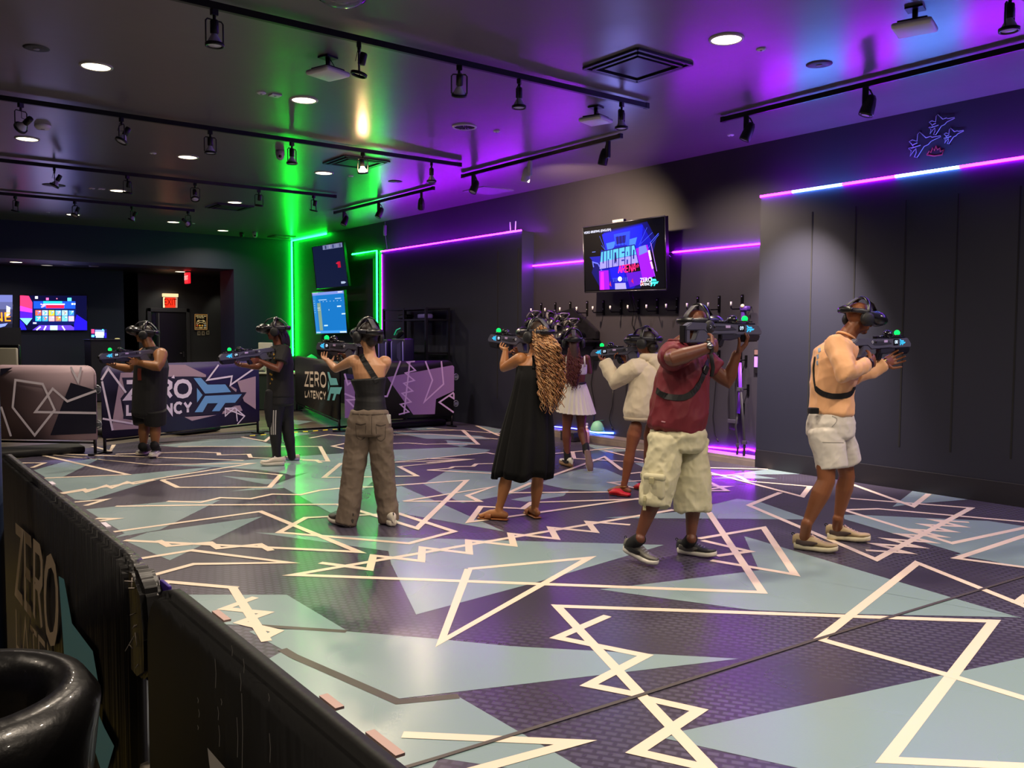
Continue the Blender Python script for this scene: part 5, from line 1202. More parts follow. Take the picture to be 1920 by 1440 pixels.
# computer towers on a low bench in front of the rack
bx = (XP - .86); q0, q1 = atx(712, 690, bx), atx(775, 690, bx)
t = thing('bench', 'dark bench behind the wide purple barrier carrying computer towers', 'bench', (bx, (q0.y + q1.y) / 2, 0)); b = MB(); b.box((bx, (q0.y + q1.y) / 2, .98), (.42, abs(q0.y - q1.y) + .3, .03)); b.build('top', RK, t, world=True)
for y in (q0.y + .1, q1.y - .1): b = MB(); b.box((bx, y, .483), (.38, .04, .965)); b.build('leg_panel', RK, t, world=True)
for k, (px, l) in enumerate(((727, 'violet edged computer tower nearest the bare shouldered woman'), (755, 'black computer tower with a pale hexagonal side window'))):
    p = atx(px, 660, bx); w_ = .30 if k == 0 else .46; t2 = thing('computer_tower', l, 'computer', (bx, p.y, .996)); hh = .50 if k == 0 else .52
    b = MB(); b.box((0, 0, hh / 2), (.22, w_, hh), bev=.03); b.build('case', mat('tower_navy', '1a1638', .35), t2)
    for s_ in (-1, 1):
        b = MB(); b.tube([(-.11, s_ * w_ * .44, .04), (-.115, s_ * w_ * .44, hh - .08), (-.09, s_ * w_ * .40, hh - .03)], .012, 6); b.build('side_trim', mat('tower_trim', '8a80c0', .4, emis='6a58c0', es=.25), t2)
    b = MB(); b.poly([(-.113, -w_ * .28, hh * .9), (-.113, w_ * .02, hh * .8), (-.113, w_ * .02, hh * .35), (-.113, -w_ * .28, hh * .15)][::-1] if k else [(-.113, -w_ * .3, hh * .85), (-.113, w_ * .2, hh * .85), (-.113, w_ * .2, hh * .2), (-.113, -w_ * .3, hh * .2)]); b.build('window', mat('tower_window', '3a3460', .3), t2)
p = atx(751, 634, bx); t2 = thing('stored_headset', 'small green rimmed visor standing on the black computer tower', 'headset', (bx, p.y, 1.517)); b = MB(); b.loft([(0, .12, .03), (0, .0, .09), (0, -.10, .12)], [(.05, .03), (.06, .05), (.04, .02)], None, 12); b.build('visor', mat('visor_dark', '101418', .3), t2); b = MB(); b.tube([(-.05, .14, .06), (-.06, .04, .15), (-.05, -.08, .18)], .010, 6); b.build('rim', mat('green_rim', '30a888', .4, emis='20b888', es=.5), t2)
# reception desk between the two printed barriers
dk = atz(505, 765); t = thing('reception_desk', 'dark desk with a pale top seen between the two logo barriers', 'desk', (dk.x, dk.y + .6, 0)); p0, p1 = atd(478, 700, 18.2), atd(552, 700, 18.2); c_ = (p0 + p1) / 2; ang = -math.radians(YAW); R_ = Matrix.Rotation(ang, 3, 'Z'); L_ = (p1 - p0).length + .3
b = MB(); b.box((c_.x, c_.y, .38), (L_, .6, .74), R_, bev=.01); b.build('front', mat('desk_dark', '14281e', .5), t, world=True); b = MB(); b.box((c_.x, c_.y, .775), (L_ + .1, .7, .04), R_, bev=.008); b.build('top', mat('desk_top', 'c8d0b0', .4), t, world=True)
for px, py, w_, h_, l, nm, m_ in ((498, 653, .30, .24, 'pale tablet display standing on the reception desk', 'tablet', mat('tablet_pale', 'c8ccb4', .4)),):
    p = atd(px, py, 18.1); t2 = thing(nm, l, 'tablet', (p.x, p.y, .795)); R2 = R_; b = MB(); b.box((0, 0, p.z - .795), (w_, .03, h_), R2, bev=.02); b.build('screen', m_, t2); b = MB(); b.box((0, 0, .01), (.2, .15, .02), R2); b.box((0, .03, (p.z - .8) / 2), (.05, .03, p.z - .8), R2); b.build('stand', m_, t2)
p = atd(490, 693, 18.0); t2 = thing('desk_lamp', 'small pale rounded object on the reception desk', 'desk item', (p.x, p.y, .795)); b = MB(); b.ball((0, 0, .12), (.08, .06, .12)); b.build('shell', mat('tablet_pale', 'c8ccb4', .4), t2); b = MB(); b.lathe([(0, .0), (.09, 0), (.07, .02), (0, .02)], (0, 0, 0), (0, 0, 1), 16); b.build('base', BEZ, t2)
# pale rounded kiosk panel at far left
p0, p1 = atd(-40, 652, 14.0), atd(37, 686, 14.0); c_ = (p0 + p1) / 2; t = thing('kiosk', 'pale rounded kiosk panel on a dark stand behind the far left barrier', 'kiosk', (c_.x, c_.y, 0)); b = MB(); b.box((c_.x, c_.y, c_.z), ((p1 - p0).length - .12, .05, p0.z - p1.z), R_, bev=.02); b.build('panel', mat('kiosk_pale', 'aaa894', .5), t, world=True); b = MB(); b.box((c_.x, c_.y + .06, c_.z), ((p1 - p0).length - .02, .06, p0.z - p1.z + .10), R_, bev=.02); b.build('surround', BEZ, t, world=True); b = MB(); b.box((c_.x, c_.y + .1, c_.z / 2 - .05), (.3, .2, c_.z - .1), R_); b.build('stand', BEZ, t, world=True)
# small pale dark-green item by the corner strip, green glow put into its colour
p = atd(584, 668, 19.6); t = thing('desk_fan', 'small green lit cone on a dark stand right of the corner strip', 'lamp', (p.x, p.y, 0)); b = MB(); b.lathe([(.16, 0), (.10, .07), (0, .13)], (0, 0, p.z - .08), (0, 0, 1), 16); b.build('cone', mat('cone_green_glow', '30d860', .4, emis='20c850', es=.5), t); b = MB(); b.tube([(0, 0, 0), (0, 0, p.z - .08)], .03); b.lathe([(0, 0.02), (.18, .015), (.2, 0)], (0, 0, 0), (0, 0, 1), 16); b.build('stand', BEZ, t)
# ---------------------------------------------------------------- worn headset and rifle, built once, then copied
HB = mat('headset_black', '121216', .28, spec=.6); HG = mat('headset_grey', '2c2c36', .35); HPAD = mat('ear_pad', '17171b', .6); HS = mat('head_strap', '4c4a50', .55)
def make_headset():
    """x = wearer's right, y = forward, z = up, origin at the middle of the head"""
    t = thing('vr_headset', 'x', 'headset')
    b = MB(); b.loft([(0, .085, .022), (0, .115, .022), (0, .158, .020), (0, .172, .018)], [(.086, .050), (.096, .056), (.090, .052), (.074, .040)], (1, 0, 0), 28); b.build('visor', HB, t)
    b = MB(); b.loft([(0, .162, .020), (0, .176, .020)], [(.074, .040), (.070, .036)], (1, 0, 0), 24); b.build('front_plate', mat('front_plate', '3a3a48', .2), t)
    b = MB()
    for sx_ in (-1, 1): b.loft([(sx_ * .088, .10, .03), (sx_ * .099, .03, .035), (sx_ * .092, -.06, .035), (sx_ * .055, -.118, .03), (0, -.135, .028)], [(.017, .005)] * 5, (0, 0, 1), 8, round_ends=False)
    b.build('halo_strap', HG, t)
    b = MB(); b.loft([(-.06, -.128, .030), (0, -.145, .030), (.06, -.128, .030)], [(.022, .014), (.028, .018), (.022, .014)], (0, 0, 1), 14); b.build('battery_pod', HB, t)
    b = MB(); P_l = [(0, .12, .078), (0, .085, .120), (0, .02, .142), (0, -.05, .130), (0, -.105, .085), (0, -.132, .05)]; b.loft(P_l, [(.022, .005)] * 6, (1, 0, 0), 8, round_ends=False); b.build('top_strap', HS, t)
    b = MB(); ar = [(.098 * math.cos(a), -.005, .135 * math.sin(a) + .012) for a in [math.pi * k / 12 for k in range(13)]]; b.loft(ar, [(.018, .008)] * 13, (0, 1, 0), 8, round_ends=False); b.build('headphone_band', HB, t)
    for sx_, nm in ((-1, 'l'), (1, 'r')):
        b = MB(); b.lathe([(0, .034), (.030, .036), (.046, .026), (.050, .010), (.050, 0), (.042, -.012), (.026, -.014), (0, -.014)], (sx_ * .088, -.008, -.012), (sx_, 0, 0), 24); b.build('ear_cup', HPAD, t)
    return t
def make_rifle():
    """x = forward from the butt, z = up, origin at the butt"""
    t = thing('toy_rifle', 'x', 'game rifle')
    q = lambda L: [((x - 145) * .00115, (300 - y) * .00082) for x, y in L]
    O, U, W = (0, 0, 0), (1, 0, 0), (0, 0, 1)
    SH = mat('rifle_shell', '57576a', .38, spec=.5, bump=(40, .08, .002)); DKP = mat('rifle_dark', '131318', .4)
    b = MB()
    b.prism(q([(150, 225), (190, 195), (450, 207), (590, 213), (745, 215), (782, 270), (775, 305), (560, 303), (540, 296), (330, 298), (290, 262), (180, 262), (150, 262)]), O, U, W, .058, bev=.006)
    b.prism(q([(150, 256), (182, 256), (182, 365), (150, 365)]), O, U, W, .050, bev=.005)
    b.prism(q([(176, 365), (176, 345), (222, 338), (250, 256), (296, 256), (336, 298), (305, 365)]), O, U, W, .050, bev=.005)
    b.build('shell', SH, t)
    b = MB(); b.prism(q([(134, 222), (150, 222), (150, 368), (134, 362)]), O, U, W, .052, bev=.004); b.build('butt_pad', DKP, t)
    b = MB(); b.prism(q([(612, 300), (768, 300), (762, 335), (748, 362), (622, 366)]), O, U, W, .060, bev=.008); b.build('foregrip', DKP, t)
    b = MB(); b.prism(q([(440, 294), (604, 294), (604, 328), (520, 350), (440, 346)]), O, U, W, .042, bev=.005); b.build('trigger_housing', mat('rifle_mid', '2c2c38', .4), t)
    b = MB(); b.prism(q([(428, 330), (476, 330), (452, 412), (398, 402)]), O, U, W, .040, bev=.009); b.build('pistol_grip', DKP, t)
    b = MB(); b.prism(q([(340, 226), (520, 232), (560, 262), (420, 268), (350, 262)]), O, U, W, .064, bev=.003); b.build('side_plate', mat('rifle_plate', '383844', .4), t)
    b = MB(); b.prism(q([(400, 196), (730, 202), (730, 214), (400, 208)]), O, U, W, .036, bev=.003)
    for k in range(12): b.box(((410 + k * 26 - 145) * .00115, 0, .090), (.012, .038, .008))
    b.build('top_rail', DKP, t)
    b = MB(); ce = V(((545 - 145) * .00115, 0, .103)); b.ball(ce, (.040, .036, .034), n=16); b.build('tracker_dome', mat('dome_gloss', '15151c', .12, spec=.8), t)
    b = MB(); b.torus(ce, .041, .0055, (.3, 1, 0), 20, 6, 0, 180, side=(1, 0, 0)); b.tube([ce + V((-.04, 0, .0)), ce + V((-.08, 0, -.01)), ce + V((-.12, .005, -.012))], .005, 6); b.build('tracker_cage', mat('cage', '5a5a6a', .25, .5), t)
    oc = V(((652 - 145) * .00115, 0, .112))
    b = MB(); b.ball(oc, .0215, n=16); b.build('orb', glow('orb_green', '08ff58', 2.4), t)
    b = MB(); b.lathe([(0, .085), (.028, .085), (.024, .098), (.016, .1), (0, .1)], (oc.x, 0, 0), (0, 0, 1), 18); b.build('orb_mount', DKP, t)
    CY = glow('emblem_cyan', '38b8f0', 1.4)
    for s_ in (1, -1):
        b = MB(); k = s_ * .0300; sz = .046; x0 = (640 - 145) * .00115
        for pl in LOGO: b.poly([(x0 + (x if s_ < 0 else x) * sz * 1.25 - 0, k + s_ * .0008, .018 + y * sz) for x, y in pl])
        b.build('emblem', CY, t, flat=True)
        b = MB(); b.torus(((335 - 145) * .00115, s_ * .033, .056), .009, .0022, (0, 1, 0), 18, 5); b.build('round_mark', mat('mark_white', 'd8d8e8', .4), t)
        b = MB(); b.lathe([(0, .004), (.011, .003), (.012, 0)], ((371 - 145) * .00115, s_ * .032, .056), (0, s_, 0), 16); b.build('button', DKP, t)
        b = MB(); b.box(((482 - 145) * .00115, s_ * .0322, .056), (.044, .002, .018)); b.build('label_plate', mat('label_pale', 'd0b8e8', .4), t)
        b = MB(); b.box(((598 - 145) * .00115, s_ * .0302, .044), (.060, .004, .046), bev=.0015); b.build('number_panel', mat('panel_black', '0a0a0e', .3), t)
    b = MB(); b.lathe([(0, .002), (.017, .002), (.02, 0), (.02, -.01)], ((780 - 145) * .00115, 0, .025), (1, 0, 0), 16); b.build('muzzle', DKP, t)
    return t
HS0, RF0 = make_headset(), make_rifle(); _hu = [False]; _ru = [False]
def wear(c, f, u, label, scale=1.0, group='headsets in view'):
    f = V(f).normalized(); u = V(u); u = (u - f * u.dot(f)).normalized(); r = f.cross(u)
    M = Matrix(((r.x, f.x, u.x, c[0]), (r.y, f.y, u.y, c[1]), (r.z, f.z, u.z, c[2]), (0, 0, 0, 1))) @ Matrix.Scale(scale, 4)
    if not _hu[0]: _hu[0] = True; HS0['label'] = label; HS0['group'] = group; HS0.matrix_basis = M; return HS0
    return dup(HS0, label, group, M=M)
def aim(px0, py0, D0, px1, py1, label, number=None, away=True, L=.735, roll=0.0, drop=0.0):
    """butt and nose given where the photograph shows them; the depth of the nose follows from the rifle's length"""
    A = atd(px0, py0, D0); best = None
    for i in range(200):
        D1 = D0 + (i * .005 if away else -i * .005); Bp = atd(px1, py1, D1); e = abs((Bp - A).length - L)
        if best is None or e < best[0]: best = (e, Bp)
    Bp = best[1]; x = (Bp - A).normalized(); z = (UP - x * x.z).normalized(); y = z.cross(x)
    if roll: R = Matrix.Rotation(math.radians(roll), 3, x); z = R @ z; y = R @ y
    M = Matrix(((x.x, y.x, z.x, A.x), (x.y, y.y, z.y, A.y), (x.z, y.z, z.z, A.z), (0, 0, 0, 1)))
    if not _ru[0]: _ru[0] = True; RF0['label'] = label; RF0['group'] = 'rifles aimed by the players'; RF0.matrix_basis = M; t = RF0
    else: t = dup(RF0, label, 'rifles aimed by the players', M=M)
    if number:
        for s_ in (1, -1):
            text_mesh('number', number, G('d8ecff', 1.3), t, ((598 - 145) * .00115, s_ * .0328, .044), (-s_ * 1.0, 0, 0), (0, 0, 1), .038, .001, world=False)
    return t, M
# ---------------------------------------------------------------- people
def lerp(a, b, k): return V(a).lerp(V(b), k)
def add_head(b, c, f, u, k=1.0):
    f = V(f).normalized(); u = (V(u) - f * V(u).dot(f)).normalized(); s = f.cross(u); R = Matrix((s, f, u)).transposed(); c = V(c)
    P = lambda x, y, z: c + (s * x + f * y + u * z) * k
    def el(p, r): b.ball(p, tuple(q * k for q in r), R, 18)
    el(P(0, -.012, .028), (.076, .094, .086)); el(P(0, .022, -.040), (.060, .068, .072)); el(P(0, .062, -.092), (.028, .024, .020)); el(P(0, .01, -.07), (.054, .055, .045))
    b.loft([P(0, .088, .012), P(0, .106, -.018), P(0, .108, -.032)], [.010 * k, .013 * k, .016 * k], n=10)
    el(P(0, .086, -.058), (.024, .011, .006)); el(P(0, .084, -.070), (.022, .012, .007)); el(P(0, .080, .028), (.055, .016, .010))
    for q in (-1, 1): el(P(q * .034, .078, .006), (.013, .009, .008)); el(P(q * .078, -.008, -.006), (.010, .020, .031)); el(P(q * .040, .058, -.028), (.020, .020, .020))
def add_hand(b, w, d, n, th, curl=(.5, .7, .5), k=1.0, spread=.0, point=False, thumb=.9):
    """w wrist, d towards the fingers, n the way the palm faces, th = side of the thumb"""
    d = V(d).normalized(); n = V(n); n = (n - d * n.dot(d)).normalized(); th = V(th); th = (th - d * th.dot(d) - n * th.dot(n)).normalized(); w = V(w)
    b.loft([w - d * .02 * k, w + d * .02 * k, w + d * .055 * k, w + d * .088 * k], [(.026 * k, .019 * k), (.032 * k, .018 * k), (.041 * k, .016 * k), (.040 * k, .013 * k)], th, 14)
    Ls = (.95, 1.05, 1.0, .80)
    for i in range(4):
        off = (.0315 - i * .021) * k; p = w + d * (.090 - abs(i - 1.3) * .004) * k + th * off
        ang = 0.0; pts = [p - d * .02 * k, p]; dd = d; c_ = curl if not (point and i == 0) else (.05, .05, .05)
        base_d = (d + th * (1.3 - i) * (.10 + spread)).normalized()
        for j, L_ in enumerate((.044, .028, .023)):
            ang += c_[j]; dd = base_d * math.cos(ang) + n * math.sin(ang); p = p + dd * L_ * Ls[i] * k; pts.append(p)
        b.loft(pts, [.0098 * k, .0098 * k, .0088 * k, .0082 * k, .0070 * k], None, 8)
    p = w + d * .022 * k + th * .026 * k; d1 = (d * .55 + th * .75 + n * .25).normalized(); p1 = p + d1 * .040 * k; d2 = (d * .8 + th * .25 + n * thumb * .6).normalized(); p2 = p1 + d2 * .034 * k; p3 = p2 + (d2 + n * .35).normalized() * .026 * k
    b.loft([p, p1, p2, p3], [.0145 * k, .0120 * k, .0105 * k, .0085 * k], None, 8)
def arm(b, s, e, w, g=1.0):
    b.loft([s, lerp(s, e, .35), lerp(s, e, .8), e, lerp(e, w, .25), lerp(e, w, .7), w], [.056 * g, .052 * g, .041 * g, .040 * g, .043 * g, .032 * g, (.029 * g + .27 * 0, .024 * g)], None, 14)
def leg(b, h, kn, an, g=1.0):
    b.loft([h, lerp(h, kn, .35), lerp(h, kn, .8), kn, lerp(kn, an, .28), lerp(kn, an, .62), lerp(kn, an, .9), an], [.070 * g, .080 * g, .058 * g, .055 * g, .060 * g, .045 * g, .034 * g, .030 * g], None, 16)
def foot(b, an, d, L_=.25, k=1.0, z0=.01):
    d = V(d); d.z = 0; d.normalize(); s = V((d.y, -d.x, 0)); a = V((an[0], an[1], 0)); H_ = an[2]
    b.loft([V(an) + UP * .03, V(an) - UP * .01, a + d * .0 + UP * (z0 + .05)], [.034 * k, .036 * k, (.034 * k, .040 * k)], s, 12)
    b.loft([a - d * .055 + UP * (z0 + .03), a + UP * (z0 + .042), a + d * .08 + UP * (z0 + .034), a + d * .135 + UP * (z0 + .022), a + d * .17 + UP * (z0 + .015)], [(.030 * k, .030), (.036 * k, .042), (.040 * k, .034), (.045 * k, .020), (.038 * k, .013)], s, 14)
    for i in range(5):
        o = a + s * (.032 - i * .016) + d * (.165 - i * .006); b.loft([o + UP * (z0 + .012), o + d * (.035 - i * .004) + UP * (z0 + .010)], [.010, .009], None, 8)
def torso(b, side, pts, rad, cap=.22): b.loft(pts, rad, side, 24, cap=cap)
def stub(b, an, heel, toe, r=.041):
    d = (V(toe) - V(heel)).normalized(); p = V(heel) + d * .072 + UP * .07; b.loft([lerp(an, p, -.15), an, p, p + d * .05 - UP * .02], [r, r, r, r * .9], None, 12)
def shoe(t, heel, toe, col, sole, accent=None, tilt=0.0, L_=.29, name='shoe', lace='d8d4cc', sock=None, stripes=None, low=False):
    """heel and toe on the floor"""
    heel, toe = V(heel), V(toe); d = toe - heel; L_ = min(d.length, .315); d.normalize(); k = L_ / .29
    s = d.cross(UP).normalized(); u = s.cross(d).normalized()
    P = lambda x, y, z: heel + d * x * k + s * y * k + u * z * k
    b = MB(); xs = [(.0, .018), (.03, .034), (.08, .037), (.13, .036), (.19, .045), (.24, .044), (.275, .030), (.29, .012)]
    def outline(z, gr, lift): return [P(x, (w_ + gr), z + lift(x)) for x, w_ in xs] + [P(x, -(w_ + gr), z + lift(x)) for x, w_ in reversed(xs)]
    lift = lambda x: max(0, (x - .22)) * .22
    th = lambda x: .036 if x < .1 else .028
    rings = [[b.bm.verts.new(p) for p in outline(z, g_, (lambda x, z=z: lift(x) + (z_add(x, z))))] for z, g_ in ((0.0, -.004), (.010, .003), (.026, .004), (.032, -.002)) for z_add in [lambda x, z: (z * .35 if x < .12 else 0)]]
    for r0, r1 in zip(rings, rings[1:]):
        for i in range(len(r0)): b._f([r0[i], r0[(i + 1) % len(r0)], r1[(i + 1) % len(r0)], r1[i]])
    for f_ in (b._f(list(reversed(rings[0]))), b._f(rings[-1])):
        if f_: f_.smooth = False
    so = b.build('sole', sole, None, world=False); up = MB()
    secs = [(-.012, .008, .074), (-.008, .016, .086), (.015, .032, .100), (.05, .041, .094), (.085, .043, .090), (.105, .042, .096), (.125, .041, .094), (.155, .043, .080), (.185, .046, .066), (.22, .046, .057), (.25, .042, .051), (.275, .028, .045), (.288, .010, .038)]
    n = 14; rr = []
    for x, w_, h_ in secs:
        ring = []
        for i in range(n):
            a = 2 * math.pi * i / n; y = math.cos(a) * w_ * (1.0 if math.sin(a) < 0 else .92); z = .028 + lift(x) + (h_ - .022) * (math.sin(a) * .5 + .5) ** .8
            ring.append(up.bm.verts.new(P(x, y, z)))
        rr.append(ring)
    for r0, r1 in zip(rr, rr[1:]):
        for i in range(n): up._f([r0[i], r0[(i + 1) % n], r1[(i + 1) % n], r1[i]])
    for f_ in (up._f(rr[0]), up._f(list(reversed(rr[-1])))):
        if f_: f_.smooth = False
    o = up.build(name, col, t, world=True)
    so.parent = o; so.data.transform(wmat(o).inverted())
    if lace:
        b = MB()
        for i in range(5):
            x = .118 + i * .020; z = .101 - i * .0085; b.tube([P(x, -.022, z - .006), P(x + .004, 0, z + .002), P(x, .022, z - .006)], .0032 * k, 5)
        b.tube([P(.11, .0, .098), P(.118, .026, .108), P(.132, .014, .094), P(.115, -.022, .106), P(.135, -.014, .092)], .0026 * k, 5)
        b.build('laces', mat('lace_' + lace, lace, .7), o, world=True)
    if accent:
        b = MB()
        for q in (-1, 1): b.loft([P(.02, q * .0345, .055), P(.07, q * .0435, .050), (P(.12, q * .0435, .052)), P(.160, q * .044, .06)], [(.004, .018), (.004, .020), (.004, .018), (.003, .006)], s, 8)
        b.build('side_panel', accent, o, world=True)
    b = MB(); b.torus(P(-.010, 0, .098), .009 * k, .003 * k, s, 12, 5); b.build('heel_loop', mat('heel_black', '1a1a1c', .6), o, world=True)
    return o
SK = lambda n, c, c2: mat('skin_' + n, c, .45, spec=.4, var=(6, .3, c2), bump=(90, .08, .002))
def cut_below(z):
    def f(bm): bmesh.ops.bisect_plane(bm, geom=bm.verts[:] + bm.edges[:] + bm.faces[:], plane_co=(0, 0, z), plane_no=(0, 0, -1), clear_outer=True)
    return f

def sock(t, an, heel, toe, up=.03, r=.044):
    d = (V(toe) - V(heel)).normalized(); p = V(heel) + d * .072 + UP * .075; u = (V(an) - p).normalized(); b = MB(); b.loft([V(an) + u * up, V(an), p, p - u * .02], [r, r + .001, r + .003, r], None, 14, round_ends=False); return b.build('sock', mat('sock_black', '0c0c0e', .8), t, world=True)
FX = atd  # alias: a point seen at px,py at forward distance D
def person(label, p): return thing('person', label, 'person', (p.x, p.y, 0))
# ======== man in the maroon shirt
base = lerp(atz(1200, 1052), atz(1305, 1040), .5)
t = person('man in maroon t-shirt, khaki cargo shorts and grey sneakers aiming a rifle to the right', base)
f = (RT * .9 + FW * .35).normalized(); hf = (RT * .80 + FW * .60).normalized(); side = (FW * .8 + RT * .5).normalized()
SKd = SK('deep', '70432f', '5c3424')
hd = FX(1309, 611, 6.10); nk = FX(1276, 646, 6.08); ch = FX(1282, 690, 6.10); wa = FX(1276, 760, 6.10); pe = FX(1272, 812, 6.10)
sR, eR, wR = FX(1262, 668, 5.93), FX(1262, 673, 5.62), FX(1334, 650, 5.74)
sL, eL, wL = FX(1316, 672, 6.24), FX(1364, 718, 6.24), FX(1381, 664, 6.22)
hR, kR, aR = FX(1248, 826, 6.02), FX(1233, 915, 5.93), FX(1197, 1012, 5.92)
hL, kL, aL = FX(1292, 826, 6.18), FX(1302, 918, 6.13), FX(1295, 1012, 6.12)
rf, RM = aim(1281, 628, 5.90, 1424, 627, 'grey rifle numbered 09 held up by the man in the maroon shirt', '09')
b = MB(); add_head(b, hd, hf, (-hf * .05 + UP)); b.loft([hd - UP * .05 - hf * .015, nk + UP * .0, ch + UP * .08], [.060, .070, .09], side, 16)
torso(b, side, [pe, wa, ch, nk - UP * .03], [(.15, .13), (.16, .15), (.17, .14), (.10, .09)])
arm(b, sR, eR, wR, 1.28); arm(b, sL, eL, wL, 1.2)
rx = (RM.to_3x3() @ V((1, 0, 0))).normalized(); ry = (RM.to_3x3() @ V((0, 1, 0))).normalized()
def RP(x, y, z): return RM @ V((x, y, z))
gripR = RP(.335, -.052, -.055)
add_hand(b, wR, (gripR - wR) + rx * .05, ry + rx * .1, UP, (.5, .9, .8), 1.12)
fgL = RP(.60, .0, -.085)
add_hand(b, wL, (RP(.60, -.02, -.050) - wL), UP * .8 + ry * .5 - rx * .3, -FW + rx * .3, (.35, .8, .6), 1.12, spread=.04)
leg(b, hR, kR, aR, 1.02); leg(b, hL, kL, aL, 1.02)
h1, t1, h2, t2 = atz(1170, 1032, .075), atz(1231, 1063, .01), atz(1271, 1036, .008), atz(1343, 1046, .008)
stub(b, aR, h1, t1); stub(b, aL, h2, t2)
organic(b, 'body', SKd, t, .0055)
MAR = mat('shirt_maroon', '66101f', .65, sheen=.0, bump=(5, .25, .02, (1, 1, .4)))
b = MB(); hem = FX(1268, 802, 6.10)
torso(b, side, [hem, lerp(hem, wa, .6), wa + UP * .04, ch - UP * .04, ch + UP * .06, nk - UP * .035], [(.205, .188), (.205, .192), (.200, .186), (.200, .168), (.185, .14), (.105, .085)])
b.loft([ch + UP * .07 - side * .06, sR + UP * .0, lerp(sR, eR, .25), lerp(sR, eR, .42)], [.090, .088, .076, .070], None, 16, round_ends=False)
b.loft([ch + UP * .09 + side * .10, sL, lerp(sL, eL, .40), lerp(sL, eL, .48)], [.095, .088, .080, .078], None, 16, round_ends=False)
shirt = organic(b, 'shirt', MAR, t, .007, 4, folds=[(4.0, .014, (1, 1, 1.1)), (9, .009, (1, 1, .7)), (20, .003, (1, 1, .5))])
b = MB(); b.torus(nk + UP * .012 - hf * .01, .078, .010, (hf * .25 + UP), 24, 6); b.build('collar', MAR, t, world=True)
b = MB(); band(b, drape(shirt, [(1240, 790), (1248, 791.5)], .002, 2), .008); b.build('shirt_tab', mat('tab', 'b88890', .5), t, world=True)
KH = mat('shorts_khaki', 'cfc9a8', .75, bump=(9, .35, .02, (1, 1, .5)), var=(3, .3, 'b8b290'))
b = MB(); torso(b, side, [pe + UP * .02, pe, pe - UP * .09], [(.180, .170), (.200, .185), (.19, .175)])
hmR, hmL = FX(1229, 946, 5.92), FX(1298, 956, 6.12)
b.loft([hR + UP * .0, lerp(hR, hmR, .5), lerp(hR, hmR, .8), hmR], [(.125, .118), (.120, .112), (.118, .108), (.118, .100)], side, 20, round_ends='start', cap=.3); b.loft([hL + UP * .0, lerp(hL, hmL, .5), lerp(hL, hmL, .8), hmL], [(.125, .118), (.125, .122), (.128, .122), (.128, .118)], side, 20, round_ends='start', cap=.3)
shorts = organic(b, 'cargo_shorts', KH, t, .007, 3, folds=[(5.0, .014, (1, 1, .9)), (11, .009, (1, 1, .9)), (22, .004, (1, 1, .9))])
pk = drape(shorts, [(1226, 912), (1226, 912.5)], -.012, 9)[0][0]; R_ = Matrix((side.cross(UP).normalized(), side, UP)).transposed()
b = MB(); b.box(pk, (.15, .05, .16), R_, bev=.022); b.box(pk + UP * .066 - FW * .006, (.155, .05, .045), R_, bev=.018); b.build('cargo_pocket', KH, t, world=True)
b = MB(); b.box(pk + UP * .045 - FW * .035 - RT * .025, (.035, .02, .045), R_, bev=.006); band(b, drape(shorts, [(1210, 930), (1209, 948), (1208, 958)], .006, 4), .022); b.build('pocket_strap', mat('khaki_dark', 'a8a27c', .7), t, world=True)
GS = mat('sneaker_grey', '6b6860', .5, bump=(60, .2, .003)); WS = mat('sole_white', 'dcd8cc', .5); BK = mat('panel_dark', '1c1c1e', .5)
shoe(t, h1, t1, GS, WS, BK, name='sneaker', lace='a8a8b8')
shoe(t, h2, t2, mat('sneaker_black', '2e2e32', .5, bump=(60, .2, .003)), WS, GS, name='sneaker', lace='8a8a98')
SOCK = mat('sock_black', '0c0c0e', .8)
sock(t, aR, h1, t1); sock(t, aL, h2, t2)
wd = (wR - eR).normalized(); b = MB(); b.torus(wR - wd * .025, .040, .008, wd, 24, 6, flat=1.6); b.build('watch_band', mat('watch_black', '141416', .4), t, world=True); b = MB(); b.lathe([(0, .012), (.018, .010), (.021, 0)], wR - wd * .025 - FW * .042 + UP * .012, -FW + UP * .4, 18); b.build('watch_case', mat('steel', '8a8a8c', .3, 1.0), t, world=True)
# chest harness
STRB = mat('harness_black', '0e0d0f', .55)
def around(cpts, rad, c, side_, n=20, a0=-100, a1=200):
    pass
b = MB()
pts = [(1231, 731), (1238, 738), (1252, 744), (1268, 746), (1284, 745), (1296, 739), (1306, 728), (1316, 710), (1322, 690), (1329, 672)]
band(b, drape(shirt, pts, .004, 4), .042, .005); b.build('harness_strap', STRB, t, world=True)
b = MB(); q_ = drape(shirt, [(1320, 695), (1320, 696)], .014, 9)[0][0]; b.box(q_, (.045, .02, .06), Matrix.Rotation(.5, 3, 'Y'), bev=.006); b.build('buckle', mat('buckle_dark', '2a2a2e', .3, .3), t, world=True)
b = MB(); b.loft([FX(1333, 665, 5.93), FX(1337, 690, 5.97), FX(1334, 706, 6.0)], [(.014, .004)] * 3, RT, 8, round_ends=False); b.build('sling_tail', STRB, t, world=True)
wear(hd + hf * .0, hf, UP, 'headset worn by the man in the maroon shirt, pressed against the rifle stock', 1.05)
